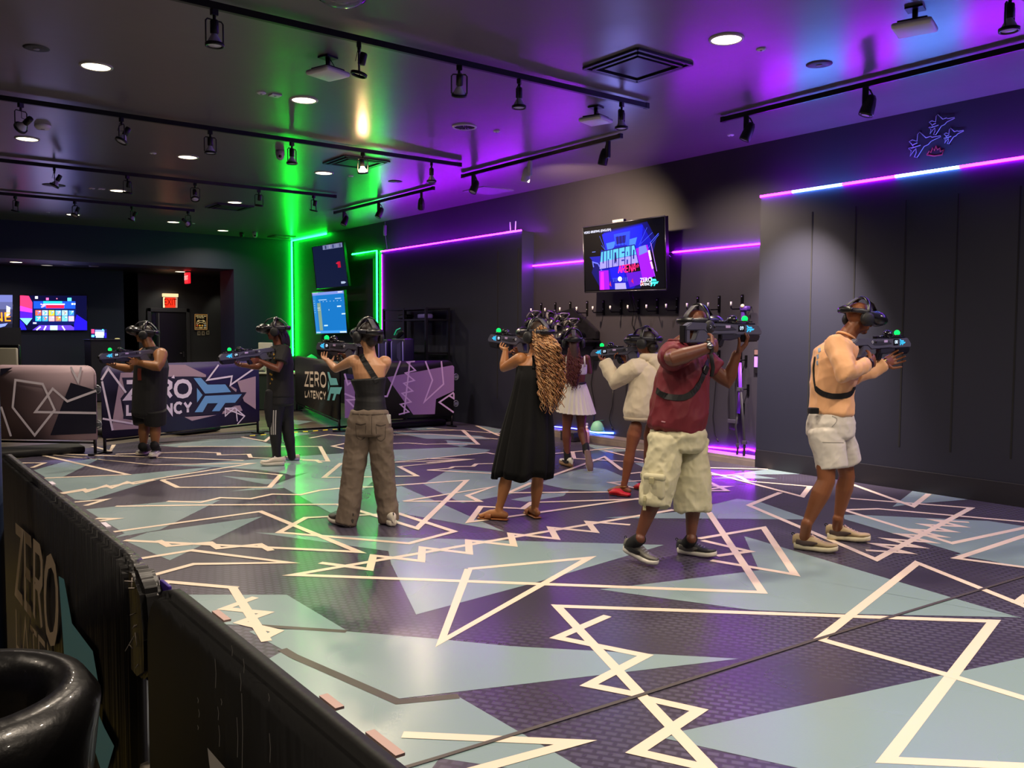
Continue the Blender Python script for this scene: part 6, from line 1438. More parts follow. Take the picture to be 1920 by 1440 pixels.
# ======== man in the peach long sleeve shirt
base = lerp(atz(1520, 1035), atz(1588, 1014), .5)
t = person('man in peach long sleeve shirt, pale shorts and beige sneakers aiming right', base)
SKm = SK('brown', '8a5638', '754528')
hf = (RT * .93 + FW * .28 - UP * .20).normalized(); side = (FW * .85 - RT * .2).normalized()
hd = FX(1611, 596, 6.42); nk = FX(1586, 634, 6.42); ch = FX(1566, 680, 6.42); wa = FX(1561, 738, 6.42); pe = FX(1557, 792, 6.42)
sR, eR, wR = FX(1572, 650, 6.22), FX(1586, 702, 6.08), FX(1630, 681, 6.22)
sL, eL, wL = FX(1592, 652, 6.58), FX(1614, 706, 6.50), FX(1658, 680, 6.52)
hR, kR, aR = FX(1548, 808, 6.36), FX(1549, 902, 6.30), FX(1512, 985, 6.30)
hL, kL, aL = FX(1572, 808, 6.52), FX(1588, 893, 6.56), FX(1571, 975, 6.62)
rf, RM = aim(1595, 658, 6.28, 1703, 650, 'violet lit rifle numbered 06 held by the man in the peach shirt', '06')
rx = (RM.to_3x3() @ V((1, 0, 0))).normalized(); ry = (RM.to_3x3() @ V((0, 1, 0))).normalized()
b = MB(); add_head(b, hd, hf, UP); b.loft([hd - UP * .05 - hf * .02, lerp(hd, nk, .6), nk, ch + UP * .08], [.058, .060, .068, .09], side, 16)
torso(b, side, [pe, wa, ch, nk - UP * .03], [(.14, .12), (.14, .12), (.16, .12), (.09, .08)])
arm(b, sR, eR, wR, 1.05); arm(b, sL, eL, wL, 1.05)
add_hand(b, wR, (RP(.335, -.045, -.05) - wR) + rx * .03, ry + rx * .1, UP, (.5, .9, .8), 1.08)
add_hand(b, wL, (RP(.64, .005, -.07) - wL) , UP * .4 - ry * .9 + rx * .2, rx, (.5, .5, .4), 1.08, spread=.05)
leg(b, hR, kR, aR, 1.16); leg(b, hL, kL, aL, 1.08)
PH = [(atz(1489, 1027, .008), atz(1571, 1037, .008)), (atz(1551, 1009, .008), atz(1633, 1017, .008))]
for a_, q_ in ((aR, PH[0]), (aL, PH[1])): stub(b, a_, *q_)
organic(b, 'body', SKm, t, .0055)
PCH = mat('shirt_peach', 'e8ae7c', .6, sheen=.2, bump=(5, .25, .02, (1, 1, .4)))
b = MB(); hem = FX(1559, 772, 6.42)
torso(b, side, [hem, wa, ch - UP * .05, ch + UP * .04, nk - UP * .035], [(.168, .148), (.165, .145), (.175, .150), (.170, .135), (.090, .075)])
b.loft([ch + UP * .08 - side * .08 + RT * .02, sR, lerp(sR, eR, .5), eR, lerp(eR, wR, .4), lerp(eR, wR, .88)], [.09, .082, .072, .066, .056, .046], None, 16, round_ends=False)
b.loft([ch + UP * .08 + side * .08 + RT * .02, sL, lerp(sL, eL, .5), eL, lerp(eL, wL, .4), lerp(eL, wL, .9)], [.09, .080, .070, .062, .054, .045], None, 16, round_ends=False)
shirt = organic(b, 'shirt', PCH, t, .007, 4, folds=[(4, .012, (1, 1, 1)), (9, .008, (1, 1, .7)), (20, .0025, (1, 1, .5))])
b = MB(); b.torus(nk + UP * .012, .068, .009, (hf * .5 + UP), 24, 6); b.build('collar', PCH, t, world=True)
b = MB()
for i, (x0, x1) in enumerate(((1532, 1535), (1529, 1532), (1528, 1531))): band(b, drape(shirt, [(x0 + 4, 652 + i * 12), (x1 + 2, 661 + i * 12)], .001, 3), .022, .002)
b.build('back_print', mat('print_blue_white', '8898b0', .6), t, world=True)
SHO = mat('shorts_pale', 'd4cdc2', .7, bump=(8, .25, .02, (1, 1, .6)))
b = MB(); torso(b, side, [pe + UP * .06, pe, pe - UP * .09], [(.155, .148), (.168, .168), (.16, .16)])
hmR, hmL = FX(1560, 877, 6.32), FX(1590, 868, 6.54)
b.loft([hR + UP * .0, lerp(hR, hmR, .5), hmR], [(.11, .125), (.105, .115), (.098, .108)], side, 20, round_ends='start', cap=.3); b.loft([hL + UP * .0, lerp(hL, hmL, .5), hmL], [(.11, .115), (.10, .105), (.085, .095)], side, 20, round_ends='start', cap=.3)
shorts = organic(b, 'shorts', SHO, t, .007, 3, folds=[(4.0, .009, (1, 1, .9)), (10, .005, (1, 1, .9)), (22, .002, (1, 1, .9))])
b = MB(); band(b, drape(shorts, [(1559, 780), (1570, 784), (1568, 792), (1559, 801)], .002, 3), .005, .002); band(b, drape(shorts, [(1541, 829), (1582, 830)], .002, 3), .004, .002); b.build('pocket_seam', mat('seam_grey', '9a948c', .7), t, world=True)
b = MB(); b.box(FX(1525, 770, 6.32), (.07, .05, .045), Matrix.Rotation(-.6, 3, 'Z'), bev=.008); b.build('belt_pouch', STRB, t, world=True)
BE = mat('sneaker_beige', 'b8a27c', .65, bump=(60, .15, .003)); CS = mat('sole_cream', 'd8d0b0', .5); DB = mat('panel_brown', '4a3c38', .6)
shoe(t, *PH[0], BE, CS, DB, name='sneaker', lace='c8a8a0'); shoe(t, *PH[1], BE, CS, DB, name='sneaker', lace='c8a8a0')
b = MB(); band(b, drape(shirt, [(1529, 726), (1533, 732), (1545, 739), (1560, 743), (1576, 743), (1592, 740), (1599, 734), (1602, 724)], .004, 4), .040, .005); b.build('harness_strap', STRB, t, world=True)
b = MB(); band(b, drape(shirt, [(1530, 730), (1527, 712), (1526, 690), (1529, 668)], .005, 4), .016, .005); b.build('back_strap', STRB, t, world=True)
wd = (wR - eR).normalized(); b = MB(); b.torus(wR - wd * .005, .036, .006, wd, 22, 6, flat=1.5); b.build('bracelet', mat('bracelet', '2a1838', .4), t, world=True)
wd = (wL - eL).normalized(); b = MB(); b.torus(wL - wd * .01, .036, .006, wd, 22, 6, flat=1.7); b.build('watch_band', mat('watch_black', '141416', .4), t, world=True); b = MB(); b.lathe([(0, .010), (.015, .008), (.018, 0)], wL - wd * .01 - FW * .030 + UP * .026, -FW * .6 + UP, 18); b.build('watch_case', mat('gold', 'd0b068', .25, 1.0), t, world=True)
wear(hd, hf, UP, 'headset with large ear cups worn by the man in the peach shirt', 1.05)
# ======== woman in black one shoulder top and brown jeans, seen from behind
base = lerp(atz(645, 985), atz(728, 982), .5)
t = person('woman seen from behind in black one shoulder top and faded brown jeans', base); D = 7.14
SKl = SK('light', 'c99872', 'b58260')
hf = (-RT * .55 + FW * .83).normalized(); side = (RT * .97 - FW * .1).normalized()
hd = FX(690, 630, D); nk = FX(693, 662, D); ch = FX(692, 690, D); wa = FX(694, 742, D); pe = FX(693, 792, D)
sL, eL, wL = FX(661, 676, D), FX(630, 692, D + .16), FX(614, 676, D + .33)
sR, eR, wR = FX(724, 678, D + .02), FX(716, 704, D + .26), FX(660, 672, D + .36)
rf, RM = aim(676, 664, D + .13, 597, 655, 'black rifle aimed left by the woman in brown jeans')
rx = (RM.to_3x3() @ V((1, 0, 0))).normalized(); ry = (RM.to_3x3() @ V((0, 1, 0))).normalized()
b = MB(); add_head(b, hd, hf, UP, .95); b.loft([hd - UP * .05 - hf * .01, nk, ch + UP * .06], [.046, .050, .075], side, 16)
torso(b, side, [pe, wa, ch - UP * .04, ch + UP * .03, nk - UP * .035], [(.15, .11), (.105, .085), (.135, .095), (.150, .08), (.075, .055)])
b.ball(lerp(sL, ch, .1) , .055); b.ball(lerp(sR, ch, .1), .055)
arm(b, sL, eL, wL, .82); arm(b, sR, eR, wR, .82)
add_hand(b, wL, (RP(.60, .04, -.05) - wL), ry * -.3 + UP, rx - ry, (.35, .5, .4), .92, point=True); add_hand(b, wR, RP(.33, -.03, -.05) - wR, ry, UP, (.5, .9, .8), .92)
bodyj = organic(b, 'body', SKl, t, .0055)
TB = mat('top_black', '0d0d0f', .6, bump=(6, .35, .015, (.4, .4, 2)))
b = MB(); tp = FX(691, 710, D)
torso(b, side, [FX(694, 770, D), wa, lerp(wa, tp, .6), tp - UP * .002], [(.138, .118), (.116, .098), (.132, .104), (.150, .108)], cap=.08)
topo = organic(b, 'one_shoulder_top', TB, t, .006, 3, folds=[(6, .004, (.4, .4, 1.6))])
b = MB(); band(b, drape([bodyj, topo], [(708, 716), (697, 699), (687, 683), (679, 670), (676, 663)], .004, 3), .046, .005); b.build('shoulder_strap', TB, t, world=True)
JE = mat('jeans_brown', '5d5044', .8, bump=(10, .4, .02, (1, 1, .6)), var=(2.2, .35, '7d6e60', (1, 1, .8)))
hipL, hipR = FX(676, 806, D), FX(712, 806, D)
b = MB(); torso(b, side, [FX(693, 770, D), FX(693, 790, D), FX(693, 812, D)], [(.150, .125), (.172, .138), (.17, .135)], cap=.1)
b.loft([hipL, FX(668, 850, D), FX(661, 900, D), FX(654, 950, D - .02), FX(648, 982, D - .04)], [.105, .090, .082, .082, (.088, .082)], side, 20, round_ends=False)
b.loft([hipR, FX(716, 850, D), FX(720, 900, D + .02), FX(726, 945, D + .04), FX(729, 976, D + .05)], [.105, .088, .078, .076, (.080, .074)], side, 20, round_ends=False)
jeans = organic(b, 'jeans', JE, t, .007, 3, folds=[(3.5, .010, (1, 1, .9)), (9, .007, (1, 1, .9)), (20, .003, (1, 1, .9))])
b = MB()
for x0, x1, y in ((666, 687, 794), (704, 724, 796)):
    band(b, drape(jeans, [(x0, y), ((x0 + x1) / 2, y + 3), (x1, y)], .001, 3), .008, .003); band(b, drape(jeans, [(x0 + 1, y + 3), (x0 + 2, y + 26), ((x0 + x1) / 2, y + 32), (x1 - 2, y + 26), (x1 - 1, y + 3)], .001, 3), .004, .002)
band(b, drape(jeans, [(660, 776), (693, 778), (726, 776)], .001, 3), .006, .003); band(b, drape(jeans, [(697, 780), (697, 815)], .001, 3), .004, .002)
b.build('stitching', mat('stitch', '3a3028', .8), t, world=True)
b = MB(); b.box(drape(jeans, [(728, 786), (728, 787)], .004, 9)[0][0], (.035, .010, .075), Matrix.Rotation(-.65, 3, 'Z'), bev=.004); b.build('phone', mat('phone_pale', 'b8b4b0', .3), t, world=True)
WHS = mat('sneaker_white', 'd8d0c0', .55)
shoe(t, atz(660, 988, .008), atz(615, 976, .008), mat('sneaker_dark', '3a3630', .6), WHS, None, name='sneaker', lace='c8c4b8', low=True); shoe(t, atz(737, 987, .008), atz(716, 970, .008), WHS, WHS, None, name='sneaker', lace=None, low=True)
HAIRD = mat('hair_dark', '1c120e', .5, bump=(60, .5, .004))
b = MB(); b.ball(hd + UP * .03 - hf * .02, (.083, .10, .088), Matrix((hf.cross(UP), hf, UP)).transposed(), 18); b.ball(hd - hf * .07 - UP * .03, (.05, .045, .06)); organic(b, 'hair', HAIRD, t, .006, 3, folds=[(30, .002, (1, 1, .3))])
wear(hd, hf, UP, 'headset with brown top strap worn by the woman in brown jeans', 1.04)
# ======== woman in the long black dress with long curls
base = lerp(atz(925, 975), atz(1000, 972), .5); D = 7.37
t = person('woman in long black sundress with very long golden brown curls, seen from behind', base)
SKt = SK('tan', 'b57a4c', '9c653c')
hf = (-RT * .62 + FW * .78).normalized(); side = (RT * .93 + FW * .35).normalized()
hd = FX(1007, 630, D); nk = FX(1003, 662, D); ch = FX(1001, 692, D); wa = FX(997, 745, D); pe = FX(990, 800, D)
sL, eL, wL = FX(976, 673, D - .04), FX(945, 690, D + .14), FX(948, 656, D + .22)
sR, eR, wR = FX(1030, 676, D + .08), FX(1014, 702, D + .30), FX(985, 660, D + .42)
rf, RM = aim(997, 652, D + .10, 919, 640, 'black rifle aimed left by the woman in the black sundress')
rx = (RM.to_3x3() @ V((1, 0, 0))).normalized(); ry = (RM.to_3x3() @ V((0, 1, 0))).normalized()
b = MB(); add_head(b, hd, hf, UP, .98); b.loft([hd - UP * .05 - hf * .01, nk, ch + UP * .06], [.048, .053, .08], side, 16)
torso(b, side, [pe, wa, ch - UP * .04, ch + UP * .03, nk - UP * .035], [(.14, .11), (.12, .10), (.138, .10), (.150, .09), (.075, .06)])
arm(b, sL, eL, wL, 1.0); arm(b, sR, eR, wR, 1.0)
add_hand(b, wL, (RP(.60, .035, -.055) - wL), UP * .6 - ry * .5, -rx + RT * 0 - FW * .3, (.4, .5, .4), .98); add_hand(b, wR, RP(.33, -.03, -.05) - wR, ry, UP, (.5, .9, .8), .95)
aL_, aR_ = FX(936, 955, D - .02), FX(1003, 955, D + .10)
leg(b, FX(962, 830, D - .06), FX(950, 895, D - .05), aL_, .92); leg(b, FX(1010, 830, D + .06), FX(1008, 900, D + .08), aR_, .92)
dl = (atz(900, 974) - atz(940, 977)).normalized(); dr = (atz(985, 966) - atz(1005, 977)).normalized()
foot(b, (aL_.x, aL_.y, .10), dl, k=.95, z0=.022); foot(b, (aR_.x, aR_.y, .10), dr, k=.95, z0=.022)
bodyd = organic(b, 'body', SKt, t, .0055)
for a_, d_ in ((aL_, dl), (aR_, dr)):
    s_ = V((d_.y, -d_.x, 0)); g_ = V((a_.x, a_.y, 0)); b = MB(); b.loft([g_ - d_ * .075 + UP * .014, g_ + UP * .014, g_ + d_ * .09 + UP * .014, g_ + d_ * .185 + UP * .014], [(.036, .008), (.038, .008), (.046, .008), (.044, .008)], s_, 14); o = b.build('sandal', mat('sandal_tan', '9a5c30', .5), t, world=True)
    b = MB(); q = g_ + d_ * .09 + UP * .02; b.loft([q + s_ * .048, q + s_ * .040 + UP * .035, q + UP * .052, q - s_ * .040 + UP * .035, q - s_ * .048], [(.032, .004)] * 5, d_, 8, round_ends=False); b.build('toe_band', mat('sandal_tan', '9a5c30', .5), o, world=True)
DR = mat('dress_black', '070708', .8, spec=.25, bump=(6, .5, .02, (1, 1, .25)))
b = MB(); prof = [(FX(1002, 685, D), .152, .112), (FX(1000, 715, D), .160, .130), (FX(995, 750, D), .175, .150), (FX(990, 800, D), .215, .185), (FX(985, 845, D), .240, .21), (FX(980, 878, D), .250, .225), (FX(978, 893, D), .245, .22)]
n = 72; rings = []
for i, (c_, a_, b2) in enumerate(prof):
    k = i / (len(prof) - 1); s2 = side; n2 = s2.cross(UP).normalized()
    rings.append([b.bm.verts.new(c_ + s2 * math.cos(q) * a_ * (1 + (.02 + k * .10) * math.sin(q * 11 + 1.3 * math.sin(q * 2) + k) + k * .035 * math.sin(q * 27)) + n2 * math.sin(q) * b2 * (1 + (.02 + k * .10) * math.sin(q * 11 + 1.3 * math.sin(q * 2) + k)) + UP * (k * .02 * math.sin(q * 5 + 1))) for q in [2 * math.pi * j / n for j in range(n)]])
for r0, r1 in zip(rings, rings[1:]):
    for j in range(n): b._f([r0[j], r0[(j + 1) % n], r1[(j + 1) % n], r1[j]])
b._f(rings[0]); inner = [b.bm.verts.new(v.co + (prof[-1][0] - v.co) * .06 + UP * .03) for v in rings[-1]]
for j in range(n): b._f([rings[-1][j], rings[-1][(j + 1) % n], inner[(j + 1) % n], inner[j]])
b._f(inner); dress = b.build('sundress', DR, t, world=True)
for x0, x1, y1 in ((1003, 1001, 664), (1030, 1026, 668)):
    b = MB(); band(b, drape([bodyd, dress], [(x0 - 2, 692), (x0 - 1, 678), (x1, y1 + 2)], .004, 3), .034, .005); b.build('dress_strap', DR, t, world=True)
def curls(name, root_c, n_, fn, m, r=.006, tight=.012, parent=None, seed=3, turns=16):
    rd = random.Random(seed); b = MB()
    for i in range(n_):
        P = fn(rd, i); out = []; ph = rd.random() * 6.28; L_ = sum((P[j + 1] - P[j]).length for j in range(len(P) - 1)); st = int(L_ / .012)
        for j in range(st + 1):
            k = j / st * (len(P) - 1); a_ = min(int(k), len(P) - 2); q = P[a_].lerp(P[a_ + 1], k - a_); am = tight * min(1, j / 8); w_ = ph + j * 1.15
            out.append(q + RT * math.cos(w_) * am + FW * math.sin(w_) * am)
        rr = [r * (1 - .5 * j / st) for j in range(st + 1)]; b.mi = rd.choice((0, 0, 1, 2)) if isinstance(m, list) else 0; b.loft(out, rr, None, 5, round_ends=False)
    return b.build(name, m, parent, world=True)
HGO = mat('hair_golden', '7c4a28', .55, var=(7, .45, 'b88450', (1, 1, .35)))
def hf1(rd, i):
    a = rd.random(); lay = rd.random(); x0 = 998 + a * 34; d0 = D - .04 - .08 * (1 - lay); y0 = 608 + abs(a - .5) * 26 + lay * 10
    xe = 1012 + a * 44 + rd.uniform(-6, 6); ye = 700 + rd.random() * 80 - abs(a - .45) * 30
    x1 = x0 + 4 + a * 14; return [FX(x0, y0, d0), FX(x1, 650, D - .13 - .04 * lay), FX(x0 * .35 + xe * .65 + 2 + a * 8, 690, D - .16 - .04 * lay + .10 * a), FX(xe, ye, D - .18 - .04 * lay + .10 * a)]
curls('hair', hd, 190, hf1, [HGO, mat('hair_brown', '4a2c18', .55), mat('hair_blond', 'c09668', .5)], .0060, .012, t, 5)
b = MB(); b.ball(hd + UP * .034 - hf * .018, (.088, .106, .095), Matrix((hf.cross(UP), hf, UP)).transposed(), 18); b.loft([hd + RT * .03, FX(1026, 665, D - .06), FX(1032, 710, D - .06), FX(1036, 750, D - .08)], [.08, .075, .065, .03], RT, 12); b.build('hair_underlayer', mat('hair_under', '2c1a10', .6), t, world=True)
wear(hd, hf, UP, 'headset worn over golden curls by the woman in the black sundress', 1.08)
# ======== girl in white top and pleated skirt
D = 10.4; base = atz(1066, 874)
t = person('girl in white crop top and white pleated skirt walking away by the niche wall', base)
SKr = SK('rich', '7a4632', '643626')
hf = FW.copy(); side = (RT * .98 + FW * .15).normalized()
hd = FX(1075, 642, D); nk = FX(1078, 664, D); ch = FX(1080, 685, D); wa = FX(1080, 716, D); pe = FX(1079, 740, D)
sR, eR, wR = FX(1100, 672, D), FX(1106, 697, D + .12), FX(1092, 686, D + .34); sL, eL, wL = FX(1060, 672, D), FX(1055, 697, D + .12), FX(1066, 684, D + .36)
b = MB(); add_head(b, hd, hf, UP, .95); b.loft([hd - UP * .05, nk, ch + UP * .05], [.045, .048, .07], side, 14)
torso(b, side, [pe, wa, ch - UP * .03, ch + UP * .04, nk - UP * .03], [(.14, .11), (.105, .085), (.125, .09), (.14, .08), (.07, .055)])
arm(b, sR, eR, wR, .82); arm(b, sL, eL, wL, .82); add_hand(b, wR, FW, -RT, UP, (.5, .8, .6), .9); add_hand(b, wL, FW, RT, UP, (.5, .8, .6), .9)
aL_, aR_ = FX(1064, 858, D - .02), FX(1099, 843, D - .16)
leg(b, FX(1067, 752, D), FX(1062, 806, D), aL_, .95); leg(b, FX(1090, 752, D), FX(1090, 804, D + .02), aR_, .95)
organic(b, 'body', SKr, t, .007)
WT = mat('cloth_white', 'e4ddd0', .7)
b = MB(); torso(b, side, [FX(1080, 701, D), FX(1080, 694, D), FX(1080, 684, D)], [(.132, .098), (.136, .102), (.136, .100)]); organic(b, 'crop_top', WT, t, .006, 2)
for x in (1097, 1063): b = MB(); b.loft([FX(x, 688, D - .10), FX(x - 1, 676, D - .09), FX(x - 1, 668, D - .03)], [(.010, .004)] * 3, RT, 6, round_ends=False); b.build('top_strap', WT, t, world=True)
b = MB(); n = 96; rings = []
for i in range(8):
    k = i / 7; c_ = FX(1080, 717 + 56 * k, D) ; a_ = .118 + .118 * k ** .9; b2 = .10 + .11 * k
    rings.append([b.bm.verts.new(c_ + side * math.cos(q) * a_ * (1 + (.01 + .05 * k) * (1 if j % 4 < 2 else -1)) + FW * math.sin(q) * b2 * (1 + (.01 + .05 * k) * (1 if j % 4 < 2 else -1)) + UP * (.02 * k * math.cos(q - 2.4))) for j, q in [(j, 2 * math.pi * j / n) for j in range(n)]])
for r0, r1 in zip(rings, rings[1:]):
    for j in range(n): b._f([r0[j], r0[(j + 1) % n], r1[(j + 1) % n], r1[j]])
b._f(rings[0]); b.build('pleated_skirt', WT, t, world=True)
b = MB(); b.torus(wa - UP * .01, .112, .012, UP, 24, 6); b.build('waist_strap', STRB, t, world=True)
for a_, an2 in ((aL_, FX(1063, 843, D)), (aR_, FX(1098, 835, D - .12))): b = MB(); b.loft([an2, a_ - UP * .02], [.043, .042], None, 12); b.build('sock', SOCK, t, world=True)
shoe(t, atz(1072, 876, .008), atz(1049, 868, .008), mat('sneaker_white2', 'e0dccc', .55), mat('sole_tan', '8a6a48', .6), BK, name='sneaker', lace=None, low=True)
# lifted heel: sole faces the camera, toe on the floor
tt = atz(1107, 884, .012); hh_ = FX(1101, 848, D - .20); d_ = (tt - hh_).normalized()
b = MB(); L_ = (tt - hh_).length; b.loft([hh_ + d_ * .0, hh_ + d_ * L_ * .3, hh_ + d_ * L_ * .7, tt - d_ * .0], [(.034, .028), (.034, .030), (.043, .024), (.030, .012)], RT, 14); o = b.build('sneaker', mat('sneaker_white2', 'e0dccc', .55), t, world=True)
b = MB(); nrm = (RT.cross(d_)).normalized(); nrm = nrm if nrm.dot(-FW) > 0 else -nrm; b.loft([hh_ + nrm * .026, hh_ + d_ * L_ * .3 + nrm * .028, hh_ + d_ * L_ * .7 + nrm * .022, tt + nrm * .012 + UP * .0], [(.038, .007), (.036, .007), (.046, .007), (.030, .006)], RT, 14); b.build('sole', mat('sole_brown', '5c4438', .6), o, world=True)
b = MB(); b.ball(hd + UP * .03 - hf * .02, (.080, .098, .088), None, 16); b.loft([hd - FW * .09, FX(1078, 668, D - .13), FX(1076, 695, D - .14), FX(1079, 722, D - .14)], [(.055, .04), (.075, .03), (.075, .03), (.03, .02)], RT, 14); b.build('hair_underlayer', mat('hair_red_dark', '3c1512', .55), t, world=True)
def hf2(rd, i):
    a = rd.random(); x0 = 1066 + a * 20; return [FX(x0, 652, D - .12), FX(x0 - 3 + a * 8, 685, D - .17), FX(x0 - 3 + rd.uniform(-5, 6), 700 + rd.random() * 32, D - .17)]
curls('hair', hd, 70, hf2, mat('hair_auburn', '5c241c', .5), .007, .010, t, 9)
wear(hd + UP * .0, hf, UP, 'violet rimmed headset worn by the girl in the white skirt', 1.12)
# ======== girl in the cream hoodie
D = 8.65; base = atz(1172, 920)
t = person('girl in oversized cream hoodie with bare legs and red clogs aiming left', base)
SKc = SK('chestnut', '8a5238', '70402a')
hf = (-RT * .80 + FW * .60).normalized(); side = (RT * .85 + FW * .5).normalized()
hd = FX(1211, 642, D); nk = FX(1214, 672, D); ch = FX(1213, 705, D); wa = FX(1208, 745, D); pe = FX(1205, 782, D)
sL, eL, wL = FX(1190, 690, D - .08), FX(1153, 716, D), FX(1133, 676, D + .12); sR, eR, wR = FX(1232, 692, D + .12), FX(1216, 716, D + .3), FX(1172, 680, D + .30)
rf, RM = aim(1211, 664, D + .05, 1109, 668, 'black rifle aimed left by the girl in the cream hoodie')
rx = (RM.to_3x3() @ V((1, 0, 0))).normalized(); ry = (RM.to_3x3() @ V((0, 1, 0))).normalized()
b = MB(); add_head(b, hd, hf, UP, .97); b.loft([hd - UP * .05, nk, ch + UP * .05], [.048, .05, .07], side, 14)
torso(b, side, [pe, wa, ch, nk - UP * .03], [(.13, .11), (.12, .10), (.14, .10), (.07, .06)])
arm(b, sL, eL, wL, .9); arm(b, sR, eR, wR, .9); add_hand(b, wL, RP(.62, .03, -.06) - wL, UP * .6 - ry * .4, -RT, (.35, .45, .35), .95); add_hand(b, wR, RP(.33, -.03, -.05) - wR, ry, UP, (.5, .9, .8), .95)
aL_, aR_ = FX(1170, 912, D - .05), FX(1218, 902, D + .18)
leg(b, FX(1192, 800, D - .04), FX(1182, 846, D - .04), aL_, .92); leg(b, FX(1222, 800, D + .12), FX(1216, 850, D + .14), aR_, .92)
foot(b, (aL_.x, aL_.y, .09), atz(1146, 926) - atz(1176, 930), k=.92); foot(b, (aR_.x, aR_.y, .09), atz(1190, 915) - atz(1218, 919), k=.92)
organic(b, 'body', SKc, t, .006)
HO = mat('hoodie_cream', 'd2c4aa', .85, sheen=.3, bump=(6, .35, .02, (1, 1, .5)))
b = MB(); torso(b, side, [FX(1202, 783, D), FX(1203, 774, D), wa, ch, ch + UP * .08, nk - UP * .03], [(.165, .150), (.185, .165), (.185, .165), (.180, .150), (.165, .13), (.085, .075)])
b.loft([ch + UP * .08 - side * .08, sL, lerp(sL, eL, .5), eL, lerp(eL, wL, .5), lerp(eL, wL, .93)], [.10, .092, .085, .080, .066, .048], None, 16, round_ends=False); b.loft([ch + UP * .08 + side * .08, sR, lerp(sR, eR, .5), eR, lerp(eR, wR, .5), lerp(eR, wR, .93)], [.10, .090, .080, .075, .060, .045], None, 16, round_ends=False)
b.loft([nk + side * .085 - hf * .03 + UP * .015, nk - hf * .10 - UP * .01, nk - side * .085 - hf * .03 + UP * .015], [.035, .042, .035], None, 14); b.loft([nk - hf * .10 - UP * .02, nk - hf * .14 - UP * .11], [(.085, .045), (.045, .03)], side, 14)
organic(b, 'hoodie', HO, t, .007, 3, folds=[(3.2, .012, (1, 1, .9)), (8, .008, (1, 1, .7)), (18, .003, (1, 1, .6))])
b = MB(); c_ = FX(1202, 784, D); b.loft([c_ - UP * .018, c_ + UP * .015], [(.172, .156), (.184, .166)], side, 24, round_ends=False); b.build('waistband', mat('hoodie_rib', 'bfb098', .85, bump=(60, .5, .004, (1, 1, .05))), t, world=True)
RED = mat('clog_red', 'c81826', .5)
for h_, t_ in ((atz(1179, 931, .006), atz(1145, 927, .006)), (atz(1224, 921, .006), atz(1192, 916, .006))):
    d_ = (t_ - h_); L_ = d_.length; d_.normalize(); s_ = V((d_.y, -d_.x, 0)); b = MB()
    b.loft([h_ + UP * .018, h_ + d_ * L_ * .3 + UP * .02, h_ + d_ * L_ * .55 + UP * .035, h_ + d_ * L_ * .8 + UP * .032, t_ + UP * .02], [(.036, .018), (.042, .020), (.050, .036), (.050, .032), (.030, .018)], s_, 16); o = b.build('clog', RED, t, world=True)
    b = MB(); b.loft([h_ + UP * .008, h_ + d_ * L_ * .5 + UP * .008, t_ + UP * .008], [(.038, .008), (.046, .008), (.032, .008)], s_, 14); b.build('sole', mat('clog_sole', '9c1420', .5), o, world=True)
b = MB(); b.torus(aL_ + UP * .0, .040, .005, UP, 18, 6); b.build('anklet', mat('gold', 'd0b068', .25, 1.0), t, world=True)
b = MB(); b.ball(hd + UP * .03 - hf * .02, (.082, .10, .088), Matrix((hf.cross(UP), hf, UP)).transposed(), 16); b.ball(hd - hf * .08 - UP * .05, .055); b.build('hair', HAIRD, t, world=True)
wear(hd, hf, UP, 'headset worn by the girl in the cream hoodie', 1.1)
# ======== man in black sleeveless shirt, far left
D = 11.05; base = lerp(atz(263, 857), atz(292, 858), .5)
t = person('man in black sleeveless shirt and long black shorts aiming left behind the far floor edge', base)
SKw = SK('warm', '9a6a44', '845635')
hf = (-RT * .93 - FW * .1 + UP * .12).normalized(); side = (RT * .55 + FW * .8).normalized()
hd = FX(272, 626, D); nk = FX(281, 650, D); ch = FX(284, 680, D); wa = FX(281, 722, D); pe = FX(280, 758, D)
sL, eL, wL = FX(302, 664, D - .20), FX(298, 688, D - .34), FX(259, 680, D - .28); sR, eR, wR = FX(270, 662, D + .2), FX(243, 692, D + .16), FX(212, 685, D - .02)
rf, RM = aim(291, 668, D - .12, 184, 674, 'black rifle aimed left by the man in the black sleeveless shirt', away=False)
rx = (RM.to_3x3() @ V((1, 0, 0))).normalized(); ry = (RM.to_3x3() @ V((0, 1, 0))).normalized()
b = MB(); add_head(b, hd, hf, UP, 1.05); b.loft([hd - UP * .05, nk, ch + UP * .08], [.065, .072, .10], side, 14)
torso(b, side, [pe, wa, ch, nk - UP * .03], [(.16, .15), (.17, .16), (.20, .15), (.11, .09)])
b.ball(lerp(sL, ch, .1), .085); b.ball(lerp(sR, ch, .1), .085)
arm(b, sL, eL, wL, 1.45); arm(b, sR, eR, wR, 1.3); add_hand(b, wL, RP(.33, .03, -.05) - wL, -ry, UP, (.4, .9, .8), 1.08, point=True); add_hand(b, wR, RP(.62, 0, -.08) - wR, UP, -FW, (.25, .3, .3), 1.08)
aL_, aR_ = FX(291, 838, D - .02), FX(269, 838, D + .05)
leg(b, FX(290, 770, D - .06), FX(291, 800, D - .02), aL_, 1.18); leg(b, FX(268, 770, D + .1), FX(270, 800, D + .05), aR_, 1.18)
for q_ in ((aL_, atz(297, 853), atz(280, 861)), (aR_, atz(281, 849), atz(251, 857))): stub(b, *q_)
organic(b, 'body', SKw, t, .0075)
TK = mat('tank_black', '0f0e0e', .75, bump=(6, .3, .02)); b = MB()
torso(b, side, [FX(280, 775, D), wa, ch - UP * .05, ch + UP * .08, nk - UP * .02], [(.205, .20), (.205, .205), (.215, .18), (.19, .14), (.10, .085)]); tank = organic(b, 'sleeveless_shirt', TK, t, .008, 3, folds=[(4, .006, (1, 1, .6))])
